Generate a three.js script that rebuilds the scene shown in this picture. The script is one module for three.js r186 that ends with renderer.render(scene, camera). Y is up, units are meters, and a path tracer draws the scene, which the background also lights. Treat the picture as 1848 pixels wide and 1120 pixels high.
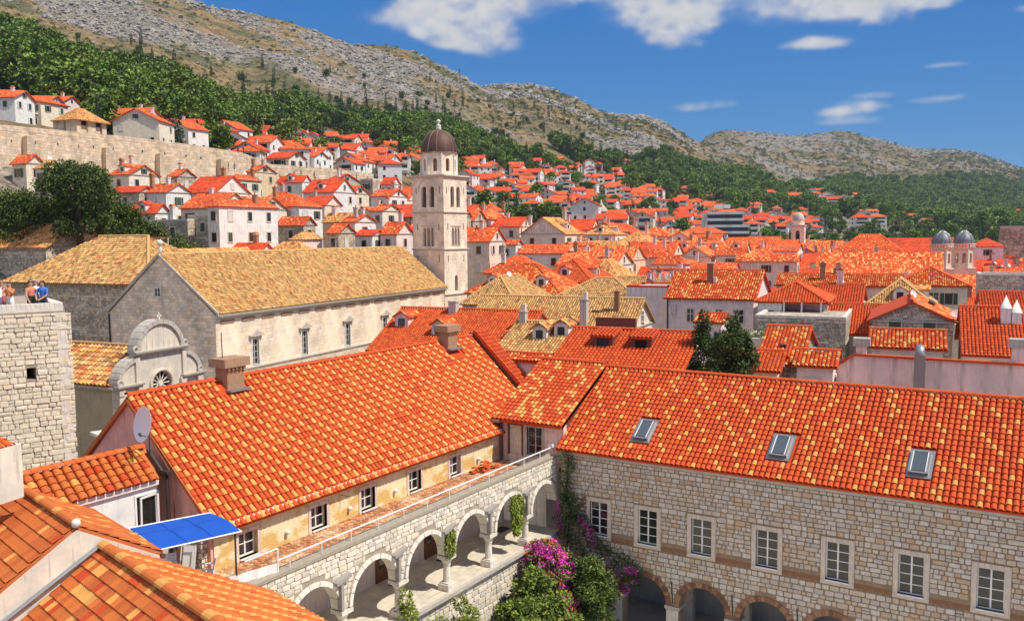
import * as THREE from 'three';
import { mergeGeometries } from 'three/addons/utils/BufferGeometryUtils.js';
import { ImprovedNoise } from 'three/addons/math/ImprovedNoise.js';
import { MarchingCubes } from 'three/addons/objects/MarchingCubes.js';

// ---------------------------------------------------------------- camera, sky, sun, exposure
const D2R = Math.PI / 180;
const scene = new THREE.Scene();
const camera = new THREE.PerspectiveCamera(2 * Math.atan(560 / 1608) / D2R, 1024 / 620, 0.5, 9000);
camera.position.set(0, 20, 0);
camera.rotation.order = 'YXZ';
camera.rotation.set(-4.87 * D2R, 32.4 * D2R, -0.48 * D2R);
camera.updateMatrixWorld();
const renderer = new THREE.WebGLRenderer({ antialias: true });
renderer.toneMapping = THREE.LinearToneMapping;
renderer.toneMappingExposure = 1.17;
renderer.shadowMap.enabled = true;

const SUN = new THREE.Vector3(Math.cos(55 * D2R) * Math.sin(78 * D2R), Math.sin(55 * D2R), -Math.cos(55 * D2R) * Math.cos(78 * D2R));
const sun = new THREE.DirectionalLight(new THREE.Color().setRGB(1, 0.92, 0.80), 4.4);
sun.name = 'sun';
sun.position.copy(SUN).multiplyScalar(900).add(new THREE.Vector3(-60, 0, -120));
sun.target.position.set(-60, 0, -120);
sun.castShadow = true;
sun.shadow.mapSize.set(4096, 4096);
Object.assign(sun.shadow.camera, { left: -420, right: 420, top: 420, bottom: -420, near: 10, far: 2200 });
scene.add(sun, sun.target);

// small seeded tools used by the sky as well
function mulberry(a) { return () => { a |= 0; a = a + 0x6D2B79F5 | 0; let t = Math.imul(a ^ a >>> 15, 1 | a); t = t + Math.imul(t ^ t >>> 7, 61 | t) ^ t; return ((t ^ t >>> 14) >>> 0) / 4294967296; }; }
function h2(x, y, s = 0) { let n = Math.imul(x, 374761393) + Math.imul(y, 668265263) + Math.imul(s, 2147483647 ^ 0x5bd1e995); n = Math.imul(n ^ n >>> 13, 1274126177); return ((n ^ n >>> 16) >>> 0) / 4294967296; }
function vnoise(x, y, s = 0, wrap = 0) {
  let xi = Math.floor(x), yi = Math.floor(y); const fx = x - xi, fy = y - yi, u = fx * fx * (3 - 2 * fx), v = fy * fy * (3 - 2 * fy);
  let xj = xi + 1, yj = yi + 1; if (wrap) { xi = ((xi % wrap) + wrap) % wrap; yi = ((yi % wrap) + wrap) % wrap; xj = ((xj % wrap) + wrap) % wrap; yj = ((yj % wrap) + wrap) % wrap; }
  const a = h2(xi, yi, s), b = h2(xj, yi, s), c = h2(xi, yj, s), d = h2(xj, yj, s);
  return a + (b - a) * u + (c - a) * v + (a - b - c + d) * u * v;
}
function fbm(x, y, o = 5, s = 0, wrap = 0) { let a = 0, w = .5, t = 0; for (let i = 0; i < o; i++) { a += w * vnoise(x, y, s + i, wrap); t += w; w *= .5; x *= 2; y *= 2; wrap *= 2; } return a / t; }
const sstep = (a, b, x) => { const t = Math.min(1, Math.max(0, (x - a) / (b - a))); return t * t * (3 - 2 * t); };
const lerp = (a, b, t) => a + (b - a) * t;
const clamp = (x, a, b) => Math.min(b, Math.max(a, x));

function makeSky() {
  const W = 3072, Hh = 1536, data = new Float32Array(W * Hh * 4);
  // clouds in view: azimuth right of the view axis, elevation, half sizes (degrees), slant
  const C = [[-4.6, 13.9, 2.4, 1.5, -.5], [-1.8, 14.3, 3.3, 1.1, -.25], [-2.6, 12.6, 2.8, 1.2, -.35], [-4.4, 12.7, 3.6, .75, -.3], [3.8, 14.9, 2.6, .8, .05], [9.8, 14.0, 3.5, 1.4, .02], [10.3, 12.6, 2.0, 1.2, .02],
    [16.6, 14.9, 3.6, .9, 0], [20.2, 13.5, 5.4, 1.15, .05], [22.6, 13.0, 4.0, .75, .1], [24.2, 15.3, 3.4, 1.1, 0], [18.6, 11.0, 1.75, .33, 0], [12.2, 7.75, 1.75, .24, .06], [20.6, 7.2, 1.75, .34, .1], [21.9, 7.9, 1.15, .17, 0], [20.6, 6.55, 1.7, .25, 0], [25.2, 7.5, 1.35, .16, 0], [29.9, 11.9, .9, .18, 0], [25.6, 9.3, 1.1, .12, 0]];
  for (let j = 0; j < Hh; j++) {
    const el = ((j + .5) / Hh - .5) * 180, sy = Math.sin(el * D2R), cy = Math.cos(el * D2R);
    for (let i = 0; i < W; i++) {
      const ph = ((i + .5) / W - .5) * 2 * Math.PI, dx = Math.cos(ph) * cy, dz = Math.sin(ph) * cy;
      let az = Math.atan2(dx, -dz) / D2R + 32.4; if (az > 180) az -= 360;
      const k = (j * W + i) * 4;
      const e = Math.max(0, el);
      const t = 1 - Math.exp(-e / 9), t2 = sstep(20, 90, e);
      let r = lerp(.12, .003, t), g = lerp(.36, .112, t), b = lerp(.62, .43, t);
      r = lerp(r, .020, t2); g = lerp(g, .09, t2); b = lerp(b, .28, t2);
      if (el > -1) {
        let m = 0;
        if (el > 4 && el < 30 && Math.abs(az) < 48) {
          const wx = (fbm(az * .55, el * 1.1, 4, 11) - .5) * 2.6, wy = (fbm(az * .55 + 40, el * 1.1, 4, 17) - .5) * 1.3;
          for (const c of C) {
            const sm = Math.min(1, c[3] / .7);
            const ax = az - c[0] + wx * sm * .9, ay = el - c[1] - c[4] * ax * .35 + wy * sm * .8;
            const q = (ax / c[2]) ** 2 + (ay / (c[3] * (ay < 0 ? .95 : 1.1))) ** 2;
            if (q < 4) { const v = Math.exp(-q * q * .55) * (c[3] < .3 ? .62 : 1); m = 1 - (1 - m) * (1 - v * .92); }
          }
          m *= .42 + 1.0 * fbm(az * 1.2 + 9, el * 2.0, 6, 23);
          m = sstep(.06, 1.12, m) ** 1.1;
        }
        // denser, brighter broken cloud added out of view to lift the shade
        const far = Math.max(sstep(15.5, 22, el), sstep(31, 38, Math.abs(az)));
        if (far > 0 && el > 2) {
          const pl = 1 / (sy + .09), px = dx * pl * 2.1, pz = dz * pl * 2.1;
          const lo = lerp(.52, .37, sstep(18, 36, el)), cv = sstep(lo, lo + .2, fbm(px + 31, pz + 7, 5, 41)) * sstep(2, 9, el);
          m = Math.max(m, cv * far);
        }
        const sh = .82 + .16 * fbm(az * .7 + 3, el * 1.4, 3, 55);
        const cb = lerp(.82, 1.15, far); r = lerp(r, .80 * sh * cb, m * .95); g = lerp(g, .79 * sh * cb, m * .95); b = lerp(b, .79 * sh * cb, m * .95);  // added cloud out of view is brighter than the cloud in view
      } else { r = .14; g = .115; b = .085; }
      data[k] = r; data[k + 1] = g; data[k + 2] = b; data[k + 3] = 1;
    }
  }
  const tex = new THREE.DataTexture(data, W, Hh, THREE.RGBAFormat, THREE.FloatType);
  tex.mapping = THREE.EquirectangularReflectionMapping; tex.magFilter = tex.minFilter = THREE.LinearFilter; tex.needsUpdate = true;
  return tex;
}
const skyTexture = makeSky();
scene.background = skyTexture; scene.environment = skyTexture;
scene.backgroundIntensity = 1; scene.environmentIntensity = 1;

// ---------------------------------------------------------------- tools
const V3 = (x, y, z) => new THREE.Vector3(x, y, z);
const R = mulberry(20240611);
const rr = (a, b) => a + (b - a) * R();
const pick = a => a[Math.floor(R() * a.length)];
const used = new Map();
function numbered(name) { const n = used.get(name) || 0; used.set(name, n + 1); return n ? name + '_' + String(n).padStart(3, '0') : name; }
function obj(name, geo, mat, parent) {
  const m = new THREE.Mesh(geo, mat); m.castShadow = m.receiveShadow = true;
  m.name = parent ? name : numbered(name); (parent || scene).add(m); return m;
}
function tag(o, label, category, group, kind) { o.userData.label = label; if (category) o.userData.category = category; if (group) o.userData.group = group; if (kind) o.userData.kind = kind; return o; }
function thing(name, label, category, pos = [0, 0, 0], turn = 0, group) {
  const o = new THREE.Group(); o.name = numbered(name); o.position.set(...pos); o.rotation.y = turn; scene.add(o); return tag(o, label, category, group);
}
function sub(name, parent, pos = [0, 0, 0], turn = 0) { const o = new THREE.Group(); o.name = name; o.position.set(...pos); o.rotation.y = turn; parent.add(o); return o; }
function copy(o, pos, turn, label) { const c = o.clone(); c.name = numbered(o.name.replace(/_\d{3}$/, '')); c.userData = { ...o.userData }; if (label) c.userData.label = label; scene.add(c); c.position.set(...pos); c.rotation.y = turn; return c; }

// triangle collector: flat faces, uv in metres, optional vertex colours
class B {
  constructor(col = false) { this.p = []; this.n = []; this.u = []; this.c = col ? [] : null; this.cur = [1, 1, 1]; }
  color(r, g, b) { this.cur = [r, g, b]; return this; }
  tri(a, b, c, ua, ub, uc, n) {
    if (!n) { const x1 = b[0] - a[0], y1 = b[1] - a[1], z1 = b[2] - a[2], x2 = c[0] - a[0], y2 = c[1] - a[1], z2 = c[2] - a[2]; n = [y1 * z2 - z1 * y2, z1 * x2 - x1 * z2, x1 * y2 - y1 * x2]; const l = Math.hypot(...n) || 1; n = [n[0] / l, n[1] / l, n[2] / l]; n = [n, n, n]; }
    const uv = q => { const m = n[0]; return Math.abs(m[1]) > .75 ? [q[0], -q[2]] : Math.abs(m[0]) > Math.abs(m[2]) ? [-q[2] * Math.sign(m[0] || 1), q[1]] : [q[0] * Math.sign(m[2] || 1), q[1]]; };
    for (const [q, w, k] of [[a, ua, 0], [b, ub, 1], [c, uc, 2]]) { this.p.push(q[0], q[1], q[2]); this.n.push(...n[k]); this.u.push(...(w || uv(q))); if (this.c) this.c.push(...this.cur); }
    return this;
  }
  quad(a, b, c, d, ua, ub, uc, ud) { this.tri(a, b, c, ua, ub, uc); return this.tri(a, c, d, ua, uc, ud); }
  // box by centre and size, optional bevel of the four upright and top edges left out for cheapness
  box(cx, cy, cz, sx, sy, sz, ry = 0) {
    const x = sx / 2, y = sy / 2, z = sz / 2, c = Math.cos(ry), s = Math.sin(ry);
    const P = (i, j, k) => [cx + i * x * c + k * z * s, cy + j * y, cz - i * x * s + k * z * c];
    const f = (a, b, cc, d) => this.quad(a, b, cc, d);
    f(P(-1, -1, 1), P(1, -1, 1), P(1, 1, 1), P(-1, 1, 1)); f(P(1, -1, -1), P(-1, -1, -1), P(-1, 1, -1), P(1, 1, -1));
    f(P(1, -1, 1), P(1, -1, -1), P(1, 1, -1), P(1, 1, 1)); f(P(-1, -1, -1), P(-1, -1, 1), P(-1, 1, 1), P(-1, 1, -1));
    f(P(-1, 1, 1), P(1, 1, 1), P(1, 1, -1), P(-1, 1, -1)); f(P(-1, -1, -1), P(1, -1, -1), P(1, -1, 1), P(-1, -1, 1)); return this;
  }
  // tube along two points
  bar(a, b, r, n = 6, r2 = r) {
    const d = V3(b[0] - a[0], b[1] - a[1], b[2] - a[2]), L = d.length(); d.normalize();
    const t = Math.abs(d.y) > .9 ? V3(1, 0, 0) : V3(0, 1, 0), e = V3().crossVectors(d, t).normalize(), f = V3().crossVectors(d, e);
    const ring = (o, rad) => [...Array(n)].map((_, i) => { const q = i / n * 2 * Math.PI, c = Math.cos(q) * rad, s = Math.sin(q) * rad; return [o[0] + e.x * c + f.x * s, o[1] + e.y * c + f.y * s, o[2] + e.z * c + f.z * s]; });
    const A = ring(a, r), Bq = ring(b, r2);
    for (let i = 0; i < n; i++) { const j = (i + 1) % n; this.quad(A[i], Bq[i], Bq[j], A[j]); }
    for (let i = 1; i < n - 1; i++) { this.tri(A[0], A[i], A[i + 1]); this.tri(Bq[0], Bq[i + 1], Bq[i]); } return this;
  }
  // prism: polygon [[x,y]..] counter-clockwise in a frame (o,u,v), pushed back along -n by depth
  prism(poly, o, u, v, n, depth, cap = true) {
    const P = (q, d) => [o[0] + u[0] * q[0] + v[0] * q[1] - n[0] * d, o[1] + u[1] * q[0] + v[1] * q[1] - n[1] * d, o[2] + u[2] * q[0] + v[2] * q[1] - n[2] * d];
    const tris = THREE.ShapeUtils.triangulateShape(poly.map(q => new THREE.Vector2(q[0], q[1])), []);
    for (const [i, j, k] of tris) { this.tri(P(poly[i], 0), P(poly[j], 0), P(poly[k], 0), poly[i], poly[j], poly[k]); if (cap) this.tri(P(poly[i], depth), P(poly[k], depth), P(poly[j], depth), poly[i], poly[k], poly[j]); }
    for (let i = 0; i < poly.length; i++) { const a = poly[i], b = poly[(i + 1) % poly.length]; this.quad(P(a, depth), P(b, depth), P(b, 0), P(a, 0)); } return this;
  }
  geo() {
    const g = new THREE.BufferGeometry(); g.setAttribute('position', new THREE.Float32BufferAttribute(this.p, 3)); g.setAttribute('normal', new THREE.Float32BufferAttribute(this.n, 3)); g.setAttribute('uv', new THREE.Float32BufferAttribute(this.u, 2));
    if (this.c) g.setAttribute('color', new THREE.Float32BufferAttribute(this.c, 3)); return g;
  }
}
const boxG = (...a) => new B().box(...a).geo();
function lathe(pts, n = 16) { return new THREE.LatheGeometry(pts.map(p => new THREE.Vector2(p[0], p[1])), n); }
function moved(g, x, y, z, ry = 0, s) { const m = new THREE.Matrix4().makeRotationY(ry).setPosition(x, y, z); if (s) m.scale(V3(s, s, s)); return g.clone().applyMatrix4(m); }
function mergeAll(list) { return mergeGeometries(list.map(g => { const q = g.index ? g.toNonIndexed() : g; for (const k of Object.keys(q.attributes)) if (!['position', 'normal', 'uv'].includes(k)) q.deleteAttribute(k); return q; })); }
// wall sheet with thickness from an outline with holes, in the plane of u (right) and y (up); n = outward normal
function wallGeo(outline, holes, o, u, n, thick) {
  const sh = new THREE.Shape(outline.map(p => new THREE.Vector2(p[0], p[1])));
  for (const h of holes) sh.holes.push(new THREE.Path(h.map(p => new THREE.Vector2(p[0], p[1]))));
  const g = new THREE.ExtrudeGeometry(sh, { depth: thick, bevelEnabled: false, curveSegments: 12 });
  const m = new THREE.Matrix4().makeBasis(V3(...u), V3(0, 1, 0), V3(...n)); m.setPosition(o[0] - n[0] * thick, o[1] - n[1] * thick, o[2] - n[2] * thick);
  g.applyMatrix4(m); return g;
}
const rectP = (x0, y0, x1, y1) => [[x0, y0], [x1, y0], [x1, y1], [x0, y1]];

// ---------------------------------------------------------------- textures and materials
function dataTex(N, f, srgb = true, rep) {
  const d = new Uint8Array(N * N * 4);
  for (let j = 0; j < N; j++) for (let i = 0; i < N; i++) { const c = f(i / N, j / N, i, j), k = (j * N + i) * 4; d[k] = clamp(c[0], 0, 1) * 255; d[k + 1] = clamp(c[1], 0, 1) * 255; d[k + 2] = clamp(c[2], 0, 1) * 255; d[k + 3] = 255; }
  const t = new THREE.DataTexture(d, N, N); t.wrapS = t.wrapT = THREE.RepeatWrapping; t.magFilter = THREE.LinearFilter; t.minFilter = THREE.LinearMipmapLinearFilter; t.generateMipmaps = true;
  if (srgb) t.colorSpace = THREE.SRGBColorSpace; if (rep) t.repeat.set(rep, rep); t.needsUpdate = true; return t;
}
const rep = (t, a, b = a) => { const c = t.clone(); c.repeat.set(a, b); c.needsUpdate = true; return c; };
const lin = (r, g, b) => new THREE.Color().setRGB(r, g, b);
// weathered lime plaster: mottling, drips and spots with grain of their own (neutral, multiplies the wall colour)
const T_plaster = dataTex(512, (u, v) => {
  const a = fbm(u * 8, v * 8, 5, 3, 8), st = fbm(u * 40, v * 5, 3, 9, 5), sp = fbm(u * 64, v * 64, 2, 5, 64);
  let k = .925 + .17 * (a - .5) + .05 * (sp - .5); if (st > .62) k -= (st - .62) * .9 * a; const w = .03 * (a - .5);
  return [k + w, k, k - w * 1.4];
});
const T_ochre = dataTex(512, (u, v) => {
  const a = fbm(u * 6, v * 6, 5, 71, 6), st = fbm(u * 28, v * 6, 4, 79, 2), q = sstep(.5, .68, a + (st - .5) * .3), sp = fbm(u * 90, v * 90, 2, 5, 90);
  const k = .95 + .12 * (sp - .5); return [k * lerp(.92, .86, q), k * lerp(.88, .73, q), k * lerp(.74, .46, q)];
});
function blockCells(N, rows, minW, maxW, seed) { // coursed masonry: per texel block id and distance to the joint
  const rnd = mulberry(seed), rowsH = []; let s = 0; for (let i = 0; i < rows; i++) { const h = .7 + rnd() * .7; rowsH.push(h); s += h; }
  const R_ = []; let y = 0; for (let i = 0; i < rows; i++) { const h = rowsH[i] / s; const xs = [0]; let x = 0; while (x < 1) { x += h * (minW + rnd() * (maxW - minW)); if (x > 1 - h * minW * .6) break; xs.push(x); } xs.push(1); R_.push({ y0: y, y1: y + h, xs, off: rnd() }); y += h; }
  return (u, v) => { const r = R_.find(q => v < q.y1) || R_[rows - 1]; const uu = (u + r.off) % 1; let k = 0; while (uu >= r.xs[k + 1] && k < r.xs.length - 2) k++; const e = Math.min(v - r.y0, r.y1 - v, uu - r.xs[k], r.xs[k + 1] - uu); return [k * 97 + Math.round(r.y0 * 1e4), e]; };
}
const cellsA = blockCells(1024, 22, 1.1, 2.4, 5), cellsB = blockCells(1024, 30, 1.0, 2.2, 15);
function masonry(cells, base, vary, joint, seed) {
  return dataTex(1024, (u, v) => {
    const wv = (fbm(u * 30, v * 30, 2, seed + 5, 30) - .5) * .006; const [id, e] = cells((u + wv + 1) % 1, clamp(v + wv, 0, .9999));
    const k = 1 + (h2(id, seed) - .5) * vary, t = h2(id, seed + 1), st = fbm(u * 6, v * 6, 4, seed, 6), g = fbm(u * 100, v * 100, 2, seed + 2, 100);
    const j = sstep(.0012, .0042, e), m = (k + (st - .5) * .3 + (g - .5) * .12);
    return [lerp(joint[0], base[0] + .05 * (t - .5), j) * m, lerp(joint[1], base[1], j) * m, lerp(joint[2], base[2] - .06 * (t - .5), j) * m];
  });
}
const jointBump = (cells, seed) => dataTex(1024, (u, v) => { const wv = (fbm(u * 30, v * 30, 2, seed + 5, 30) - .5) * .006; const [id, e] = cells((u + wv + 1) % 1, clamp(v + wv, 0, .9999)); const q = sstep(0, .006, e) * (.75 + .25 * h2(id, 3)) + .1 * fbm(u * 80, v * 80, 3, 2, 80); return [q, q, q]; }, false);
const T_ashlar = masonry(cellsA, [.84, .785, .71], .16, [.72, .67, .60], 31);
const T_rubble = masonry(cellsB, [.76, .71, .635], .34, [.52, .46, .385], 47);
const T_soft = masonry(cellsA, [.93, .895, .85], .07, [.86, .82, .77], 33);
const T_ashlarB = jointBump(cellsA, 31), T_rubbleB = jointBump(cellsB, 47);
// roof tiles seen from afar: one cell per tile, 40 x 32 tiles in a map of 9.2 x 9.6 m, bump gives the barrels and the courses
function tileTex(pal, wts, seed) {
  const NX = 40, NY = 32, tot = wts.reduce((a, b) => a + b, 0);
  return dataTex(1024, (u, v) => {
    const i = Math.floor(u * NX), j = Math.floor(v * NY); let q = h2(i, j, seed) * tot, k = 0; while (q > wts[k]) { q -= wts[k]; k++; }
    const c = pal[k], m = .88 + .24 * h2(i, j, seed + 3) + (fbm(u * 5, v * 5, 4, seed, 5) - .5) * .35 + (fbm(u * 120, v * 120, 2, 4, 120) - .5) * .2; return [c[0] * m, c[1] * m, c[2] * m];
  });
}
const T_tileBump = dataTex(1024, (u, v) => { const NX = 40, NY = 32, a = (u * NX) % 1, b = (v * NY) % 1; const s = Math.sin(Math.PI * clamp((a - .08) / .84, 0, 1)); const q = .85 * Math.sqrt(Math.max(0, s)) * (1 - .35 * b) + .02; return [q, q, q]; }, false);
const RED = [.84, .29, .085], RED2 = [.76, .235, .07], ORG = [.87, .375, .13], PALE = [.90, .66, .36], OCH = [.84, .62, .36], OCH2 = [.74, .48, .27], BRN = [.55, .36, .23];
const T_tile = { r: tileTex([RED, RED2, ORG], [6, 4, 1], 61), m: tileTex([RED, ORG, PALE, RED2], [5, 3, 3.2, 1.5], 63), y: tileTex([OCH, PALE, OCH2, ORG, BRN], [4, 3, 3, 1, .8], 65), o: tileTex([ORG, RED, RED2, PALE], [5, 4, 1, .6], 67) };
const std = (o) => new THREE.MeshStandardMaterial({ roughness: .9, ...o });
const M = {};
const MT = 1 / 9.2;
for (const k of 'rmyo') M['roof_' + k] = std({ map: rep(T_tile[k], MT, 1 / 9.6), bumpMap: rep(T_tileBump, MT, 1 / 9.6), bumpScale: .07, roughness: .85 });
const plaster = (r, g, b) => std({ color: lin(r, g, b), map: rep(T_plaster, .22), roughness: .95 });
M.white = plaster(.92, .90, .85); M.cream = plaster(.92, .82, .66); M.pink = plaster(.96, .80, .74); M.ochreWall = plaster(.84, .66, .42); M.rose = plaster(.90, .50, .41); M.grey = plaster(.62, .58, .53);
M.palePink = plaster(.88, .71, .62); M.beige = plaster(.86, .79, .66);
M.ochrePlaster = std({ map: rep(T_ochre, .16, .3), color: lin(1.05, 1.05, 1.0), roughness: .95 });
M.stone = std({ map: rep(T_ashlar, .16), bumpMap: rep(T_ashlarB, .16), bumpScale: .012, roughness: .95 });
M.churchStone = std({ map: rep(T_soft, .12), bumpMap: rep(T_ashlarB, .12), bumpScale: .004, color: lin(1.0, .89, .76), roughness: .95 });
M.rubble = std({ map: rep(T_rubble, .2), bumpMap: rep(T_rubbleB, .2), bumpScale: .03, roughness: .95 });
M.rampart = std({ map: rep(T_ashlar, .1), bumpMap: rep(T_rubbleB, .12), bumpScale: .03, color: lin(1.0, .93, .83), roughness: .95 });
M.mortar = std({ color: lin(.36, .26, .17), map: rep(T_plaster, .5), roughness: 1 });
M.mortarPale = std({ color: lin(.44, .37, .28), map: rep(T_plaster, .5), roughness: 1 });
M.trim = std({ color: lin(.78, .66, .54), map: rep(T_plaster, .6) });
M.trimGrey = std({ color: lin(.58, .53, .46), map: rep(T_plaster, .5) });
M.limestone = std({ color: lin(.86, .80, .69), map: rep(T_plaster, .7) });
M.whitePaint = std({ color: lin(.82, .82, .80), roughness: .45 });
M.glass = new THREE.MeshPhysicalMaterial({ color: lin(.018, .02, .022), roughness: .08, clearcoat: .6, clearcoatRoughness: .05 });
M.skyGlass = new THREE.MeshPhysicalMaterial({ color: lin(.10, .12, .13), roughness: .06, clearcoat: 1, clearcoatRoughness: .03 });
M.doormat = std({ color: lin(.05, .05, .055), roughness: 1 });
M.shutter = std({ color: lin(.045, .085, .06), roughness: .7 });
M.shutterPale = std({ color: lin(.62, .64, .62), roughness: .7 });
M.wood = std({ color: lin(.22, .075, .025), map: rep(T_plaster, 1.2, .2), roughness: .6 });
M.iron = std({ color: lin(.05, .042, .036), roughness: .6, metalness: .3 });
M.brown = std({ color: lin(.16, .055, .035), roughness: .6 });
M.zinc = std({ color: lin(.33, .33, .33), roughness: .45, metalness: .6 });
M.lead = std({ color: lin(.16, .17, .20), roughness: .55, metalness: .2 });
M.copper = std({ color: lin(.115, .050, .034), map: rep(T_plaster, .4), roughness: .6, metalness: .15 });
M.copperSeam = std({ color: lin(.26, .17, .12), roughness: .6 });
M.brick = std({ color: lin(.34, .165, .085), map: rep(T_plaster, 1.4) });
M.brick2 = std({ color: lin(.44, .25, .145), map: rep(T_plaster, 1.4) });
M.brick3 = std({ color: lin(.23, .115, .07), map: rep(T_plaster, 1.4) });
M.tileDeck = std({ color: lin(.54, .06, .008), roughness: .95 });
M.tileDeckY = std({ color: lin(.42, .22, .08), roughness: .95 });
const T_clay = dataTex(256, (u, v) => { const a = fbm(u * 6, v * 6, 4, 91, 6), b = fbm(u * 40, v * 40, 2, 95, 40), k = .93 + .16 * (a - .5) + .10 * (b - .5); return [k, k * (1 + .03 * (a - .5)), k]; });
M.clay = std({ color: lin(1, 1, 1), map: T_clay, roughness: .82 });
const tileCols = { red: [.71, .092, .010], red2: [.61, .068, .008], org: [.74, .135, .018], pale: [.86, .44, .115], pale2: [.82, .375, .085], och: [.74, .46, .17], och2: [.60, .31, .11], brn: [.34, .16, .06], dull: [.62, .17, .045], clay1: [.66, .165, .026], clay2: [.58, .125, .02], straw: [.72, .45, .165], straw2: [.64, .36, .12], old: [.50, .265, .095] };
M.singleTile = {}; for (const k in tileCols) M.singleTile[k] = std({ color: lin(...tileCols[k]), map: T_clay, roughness: .82 });
M.pave = std({ color: lin(.74, .66, .53), map: rep(T_plaster, .3) });
M.ground = std({ color: lin(.46, .42, .35), map: rep(T_plaster, .1) });
M.blue = std({ color: lin(.001, .08, .45), roughness: .75 });
M.plasticWhite = std({ color: lin(.80, .82, .84), roughness: .4 });
const T_terrace = dataTex(1024, (u, v, i, j) => {
  const NX = 22, NY = 60, row = Math.floor(v * NY), uu = (u + (row % 2) * .5 / NX) % 1, cx = Math.floor(uu * NX), a = uu * NX % 1, b = v * NY % 1, e = Math.min(a * 1.6, (1 - a) * 1.6, b, 1 - b);
  const t = h2(cx, row, 7), w = fbm(u * 5, v * 5, 4, 8, 5), w2 = fbm(u * 22, v * 22, 3, 18, 22); let c = t < .45 ? [.92, .58, .37] : t < .8 ? [.95, .71, .52] : [.82, .45, .27];
  const k = .84 + .35 * (w - .5) + .3 * (h2(cx, row, 9) - .5), worn = sstep(.5, .72, w2 * .5 + w * .5 + .08); c = [lerp(c[0], .92, worn), lerp(c[1], .78, worn), lerp(c[2], .62, worn)];
  const jn = sstep(.02, .12, e); return [lerp(.5, c[0], jn) * k, lerp(.36, c[1], jn) * k, lerp(.24, c[2], jn) * k];
});
M.terrace = std({ map: rep(T_terrace, .28, .2), roughness: .95 });
M.leaf = new THREE.MeshStandardMaterial({ vertexColors: true, roughness: .75, side: THREE.DoubleSide });
M.petal = new THREE.MeshStandardMaterial({ vertexColors: true, roughness: .8, side: THREE.DoubleSide });
M.bark = std({ color: lin(.10, .07, .045) });

// ---------------------------------------------------------------- roof tiles, stone walls, windows
const tileGeoCache = {};
function tileGeo(p, e) { // barrel tile: x across, y up the slope from 0, z out of the roof; the lower end rides over the next course
  const key = p + '|' + e; if (tileGeoCache[key]) return tileGeoCache[key];
  const b = new B(), n = 6, L = e * 1.22, r0 = p * .46, r1 = p * .38, h0 = p * .40, h1 = p * .33, z0 = .045, z1 = .012;
  const P = (t, r, h, y, z) => [-Math.cos(t) * r, y, Math.sin(t) * h + z];
  for (let i = 0; i < n; i++) {
    const t0 = i / n * Math.PI, t1 = (i + 1) / n * Math.PI, a = P(t0, r0, h0, 0, z0), c = P(t1, r0, h0, 0, z0), d = P(t1, r1, h1, L, z1), f = P(t0, r1, h1, L, z1);
    const N = t => { const q = [-Math.cos(t), .05, Math.sin(t) * 1.1], l = Math.hypot(...q); return q.map(w => w / l); }, n0 = N(t0), n1 = N(t1);
    const U = t => t / Math.PI;
    b.tri(a, c, d, [U(t0), 0], [U(t1), 0], [U(t1), 1], [n0, n1, n1]); b.tri(a, d, f, [U(t0), 0], [U(t1), 1], [U(t0), 1], [n0, n1, n0]);
    const k = .84, ai = P(t0, r0 * k, h0 * k, 0, z0 - .004), ci = P(t1, r0 * k, h0 * k, 0, z0 - .004); b.quad(ai, ci, c, a);
  }
  return tileGeoCache[key] = b.geo();
}
const camLocal = (parent) => { parent.updateWorldMatrix(true, false); return parent.worldToLocal(camera.position.clone()); };
function tileField(parent, o, u, v, U, V, opt) {
  const { p = .22, e = .27, singles = 0, clip, keyOf, seed = 1, jitter = .09 } = opt, g = tileGeo(p, e);
  u = V3(...u).normalize(); v = V3(...v).normalize(); const n = V3().crossVectors(u, v), O = V3(...o), cam = camLocal(parent);
  const list = [], nc = Math.floor(U / p), nr = Math.floor(V / e);
  for (let r = 0; r < nr; r++) for (let c = 0; c < nc; c++) {
    const cu = (c + .5) * (U / nc), rv = r * (V / nr); if (clip && !clip(cu, rv + e * .5)) continue;
    const pos = O.clone().addScaledVector(u, cu + (h2(c, r, seed) - .5) * .012).addScaledVector(v, rv).addScaledVector(n, (h2(c, r, seed + 5) - .5) * .008);
    list.push({ c, r, pos, d: pos.distanceTo(cam), a: (h2(c, r, seed + 2) - .5) * .05 });
  }
  if (singles) list.sort((a, b) => a.d - b.d);
  const mat = (q) => { const uu = u.clone().applyAxisAngle(n, q.a), vv = v.clone().applyAxisAngle(n, q.a); return new THREE.Matrix4().makeBasis(uu, vv, n).setPosition(q.pos); };
  list.slice(0, singles).forEach(q => { const m = obj('tile', g, M.singleTile[keyOf(q.c, q.r)], parent); m.applyMatrix4(mat(q)); });
  const rest = list.slice(singles); if (!rest.length) return;
  const im = new THREE.InstancedMesh(g, M.clay, rest.length); im.name = 'tiling'; im.userData.kind = 'stuff'; im.castShadow = im.receiveShadow = true;
  const col = new THREE.Color();
  rest.forEach((q, i) => { im.setMatrixAt(i, mat(q)); const k = tileCols[keyOf(q.c, q.r)], f = 1 + (h2(q.c, q.r, seed + 9) - .5) * 2 * jitter; im.setColorAt(i, col.setRGB(k[0] * f, k[1] * f, k[2] * f)); });
  parent.add(im);
}
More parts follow.
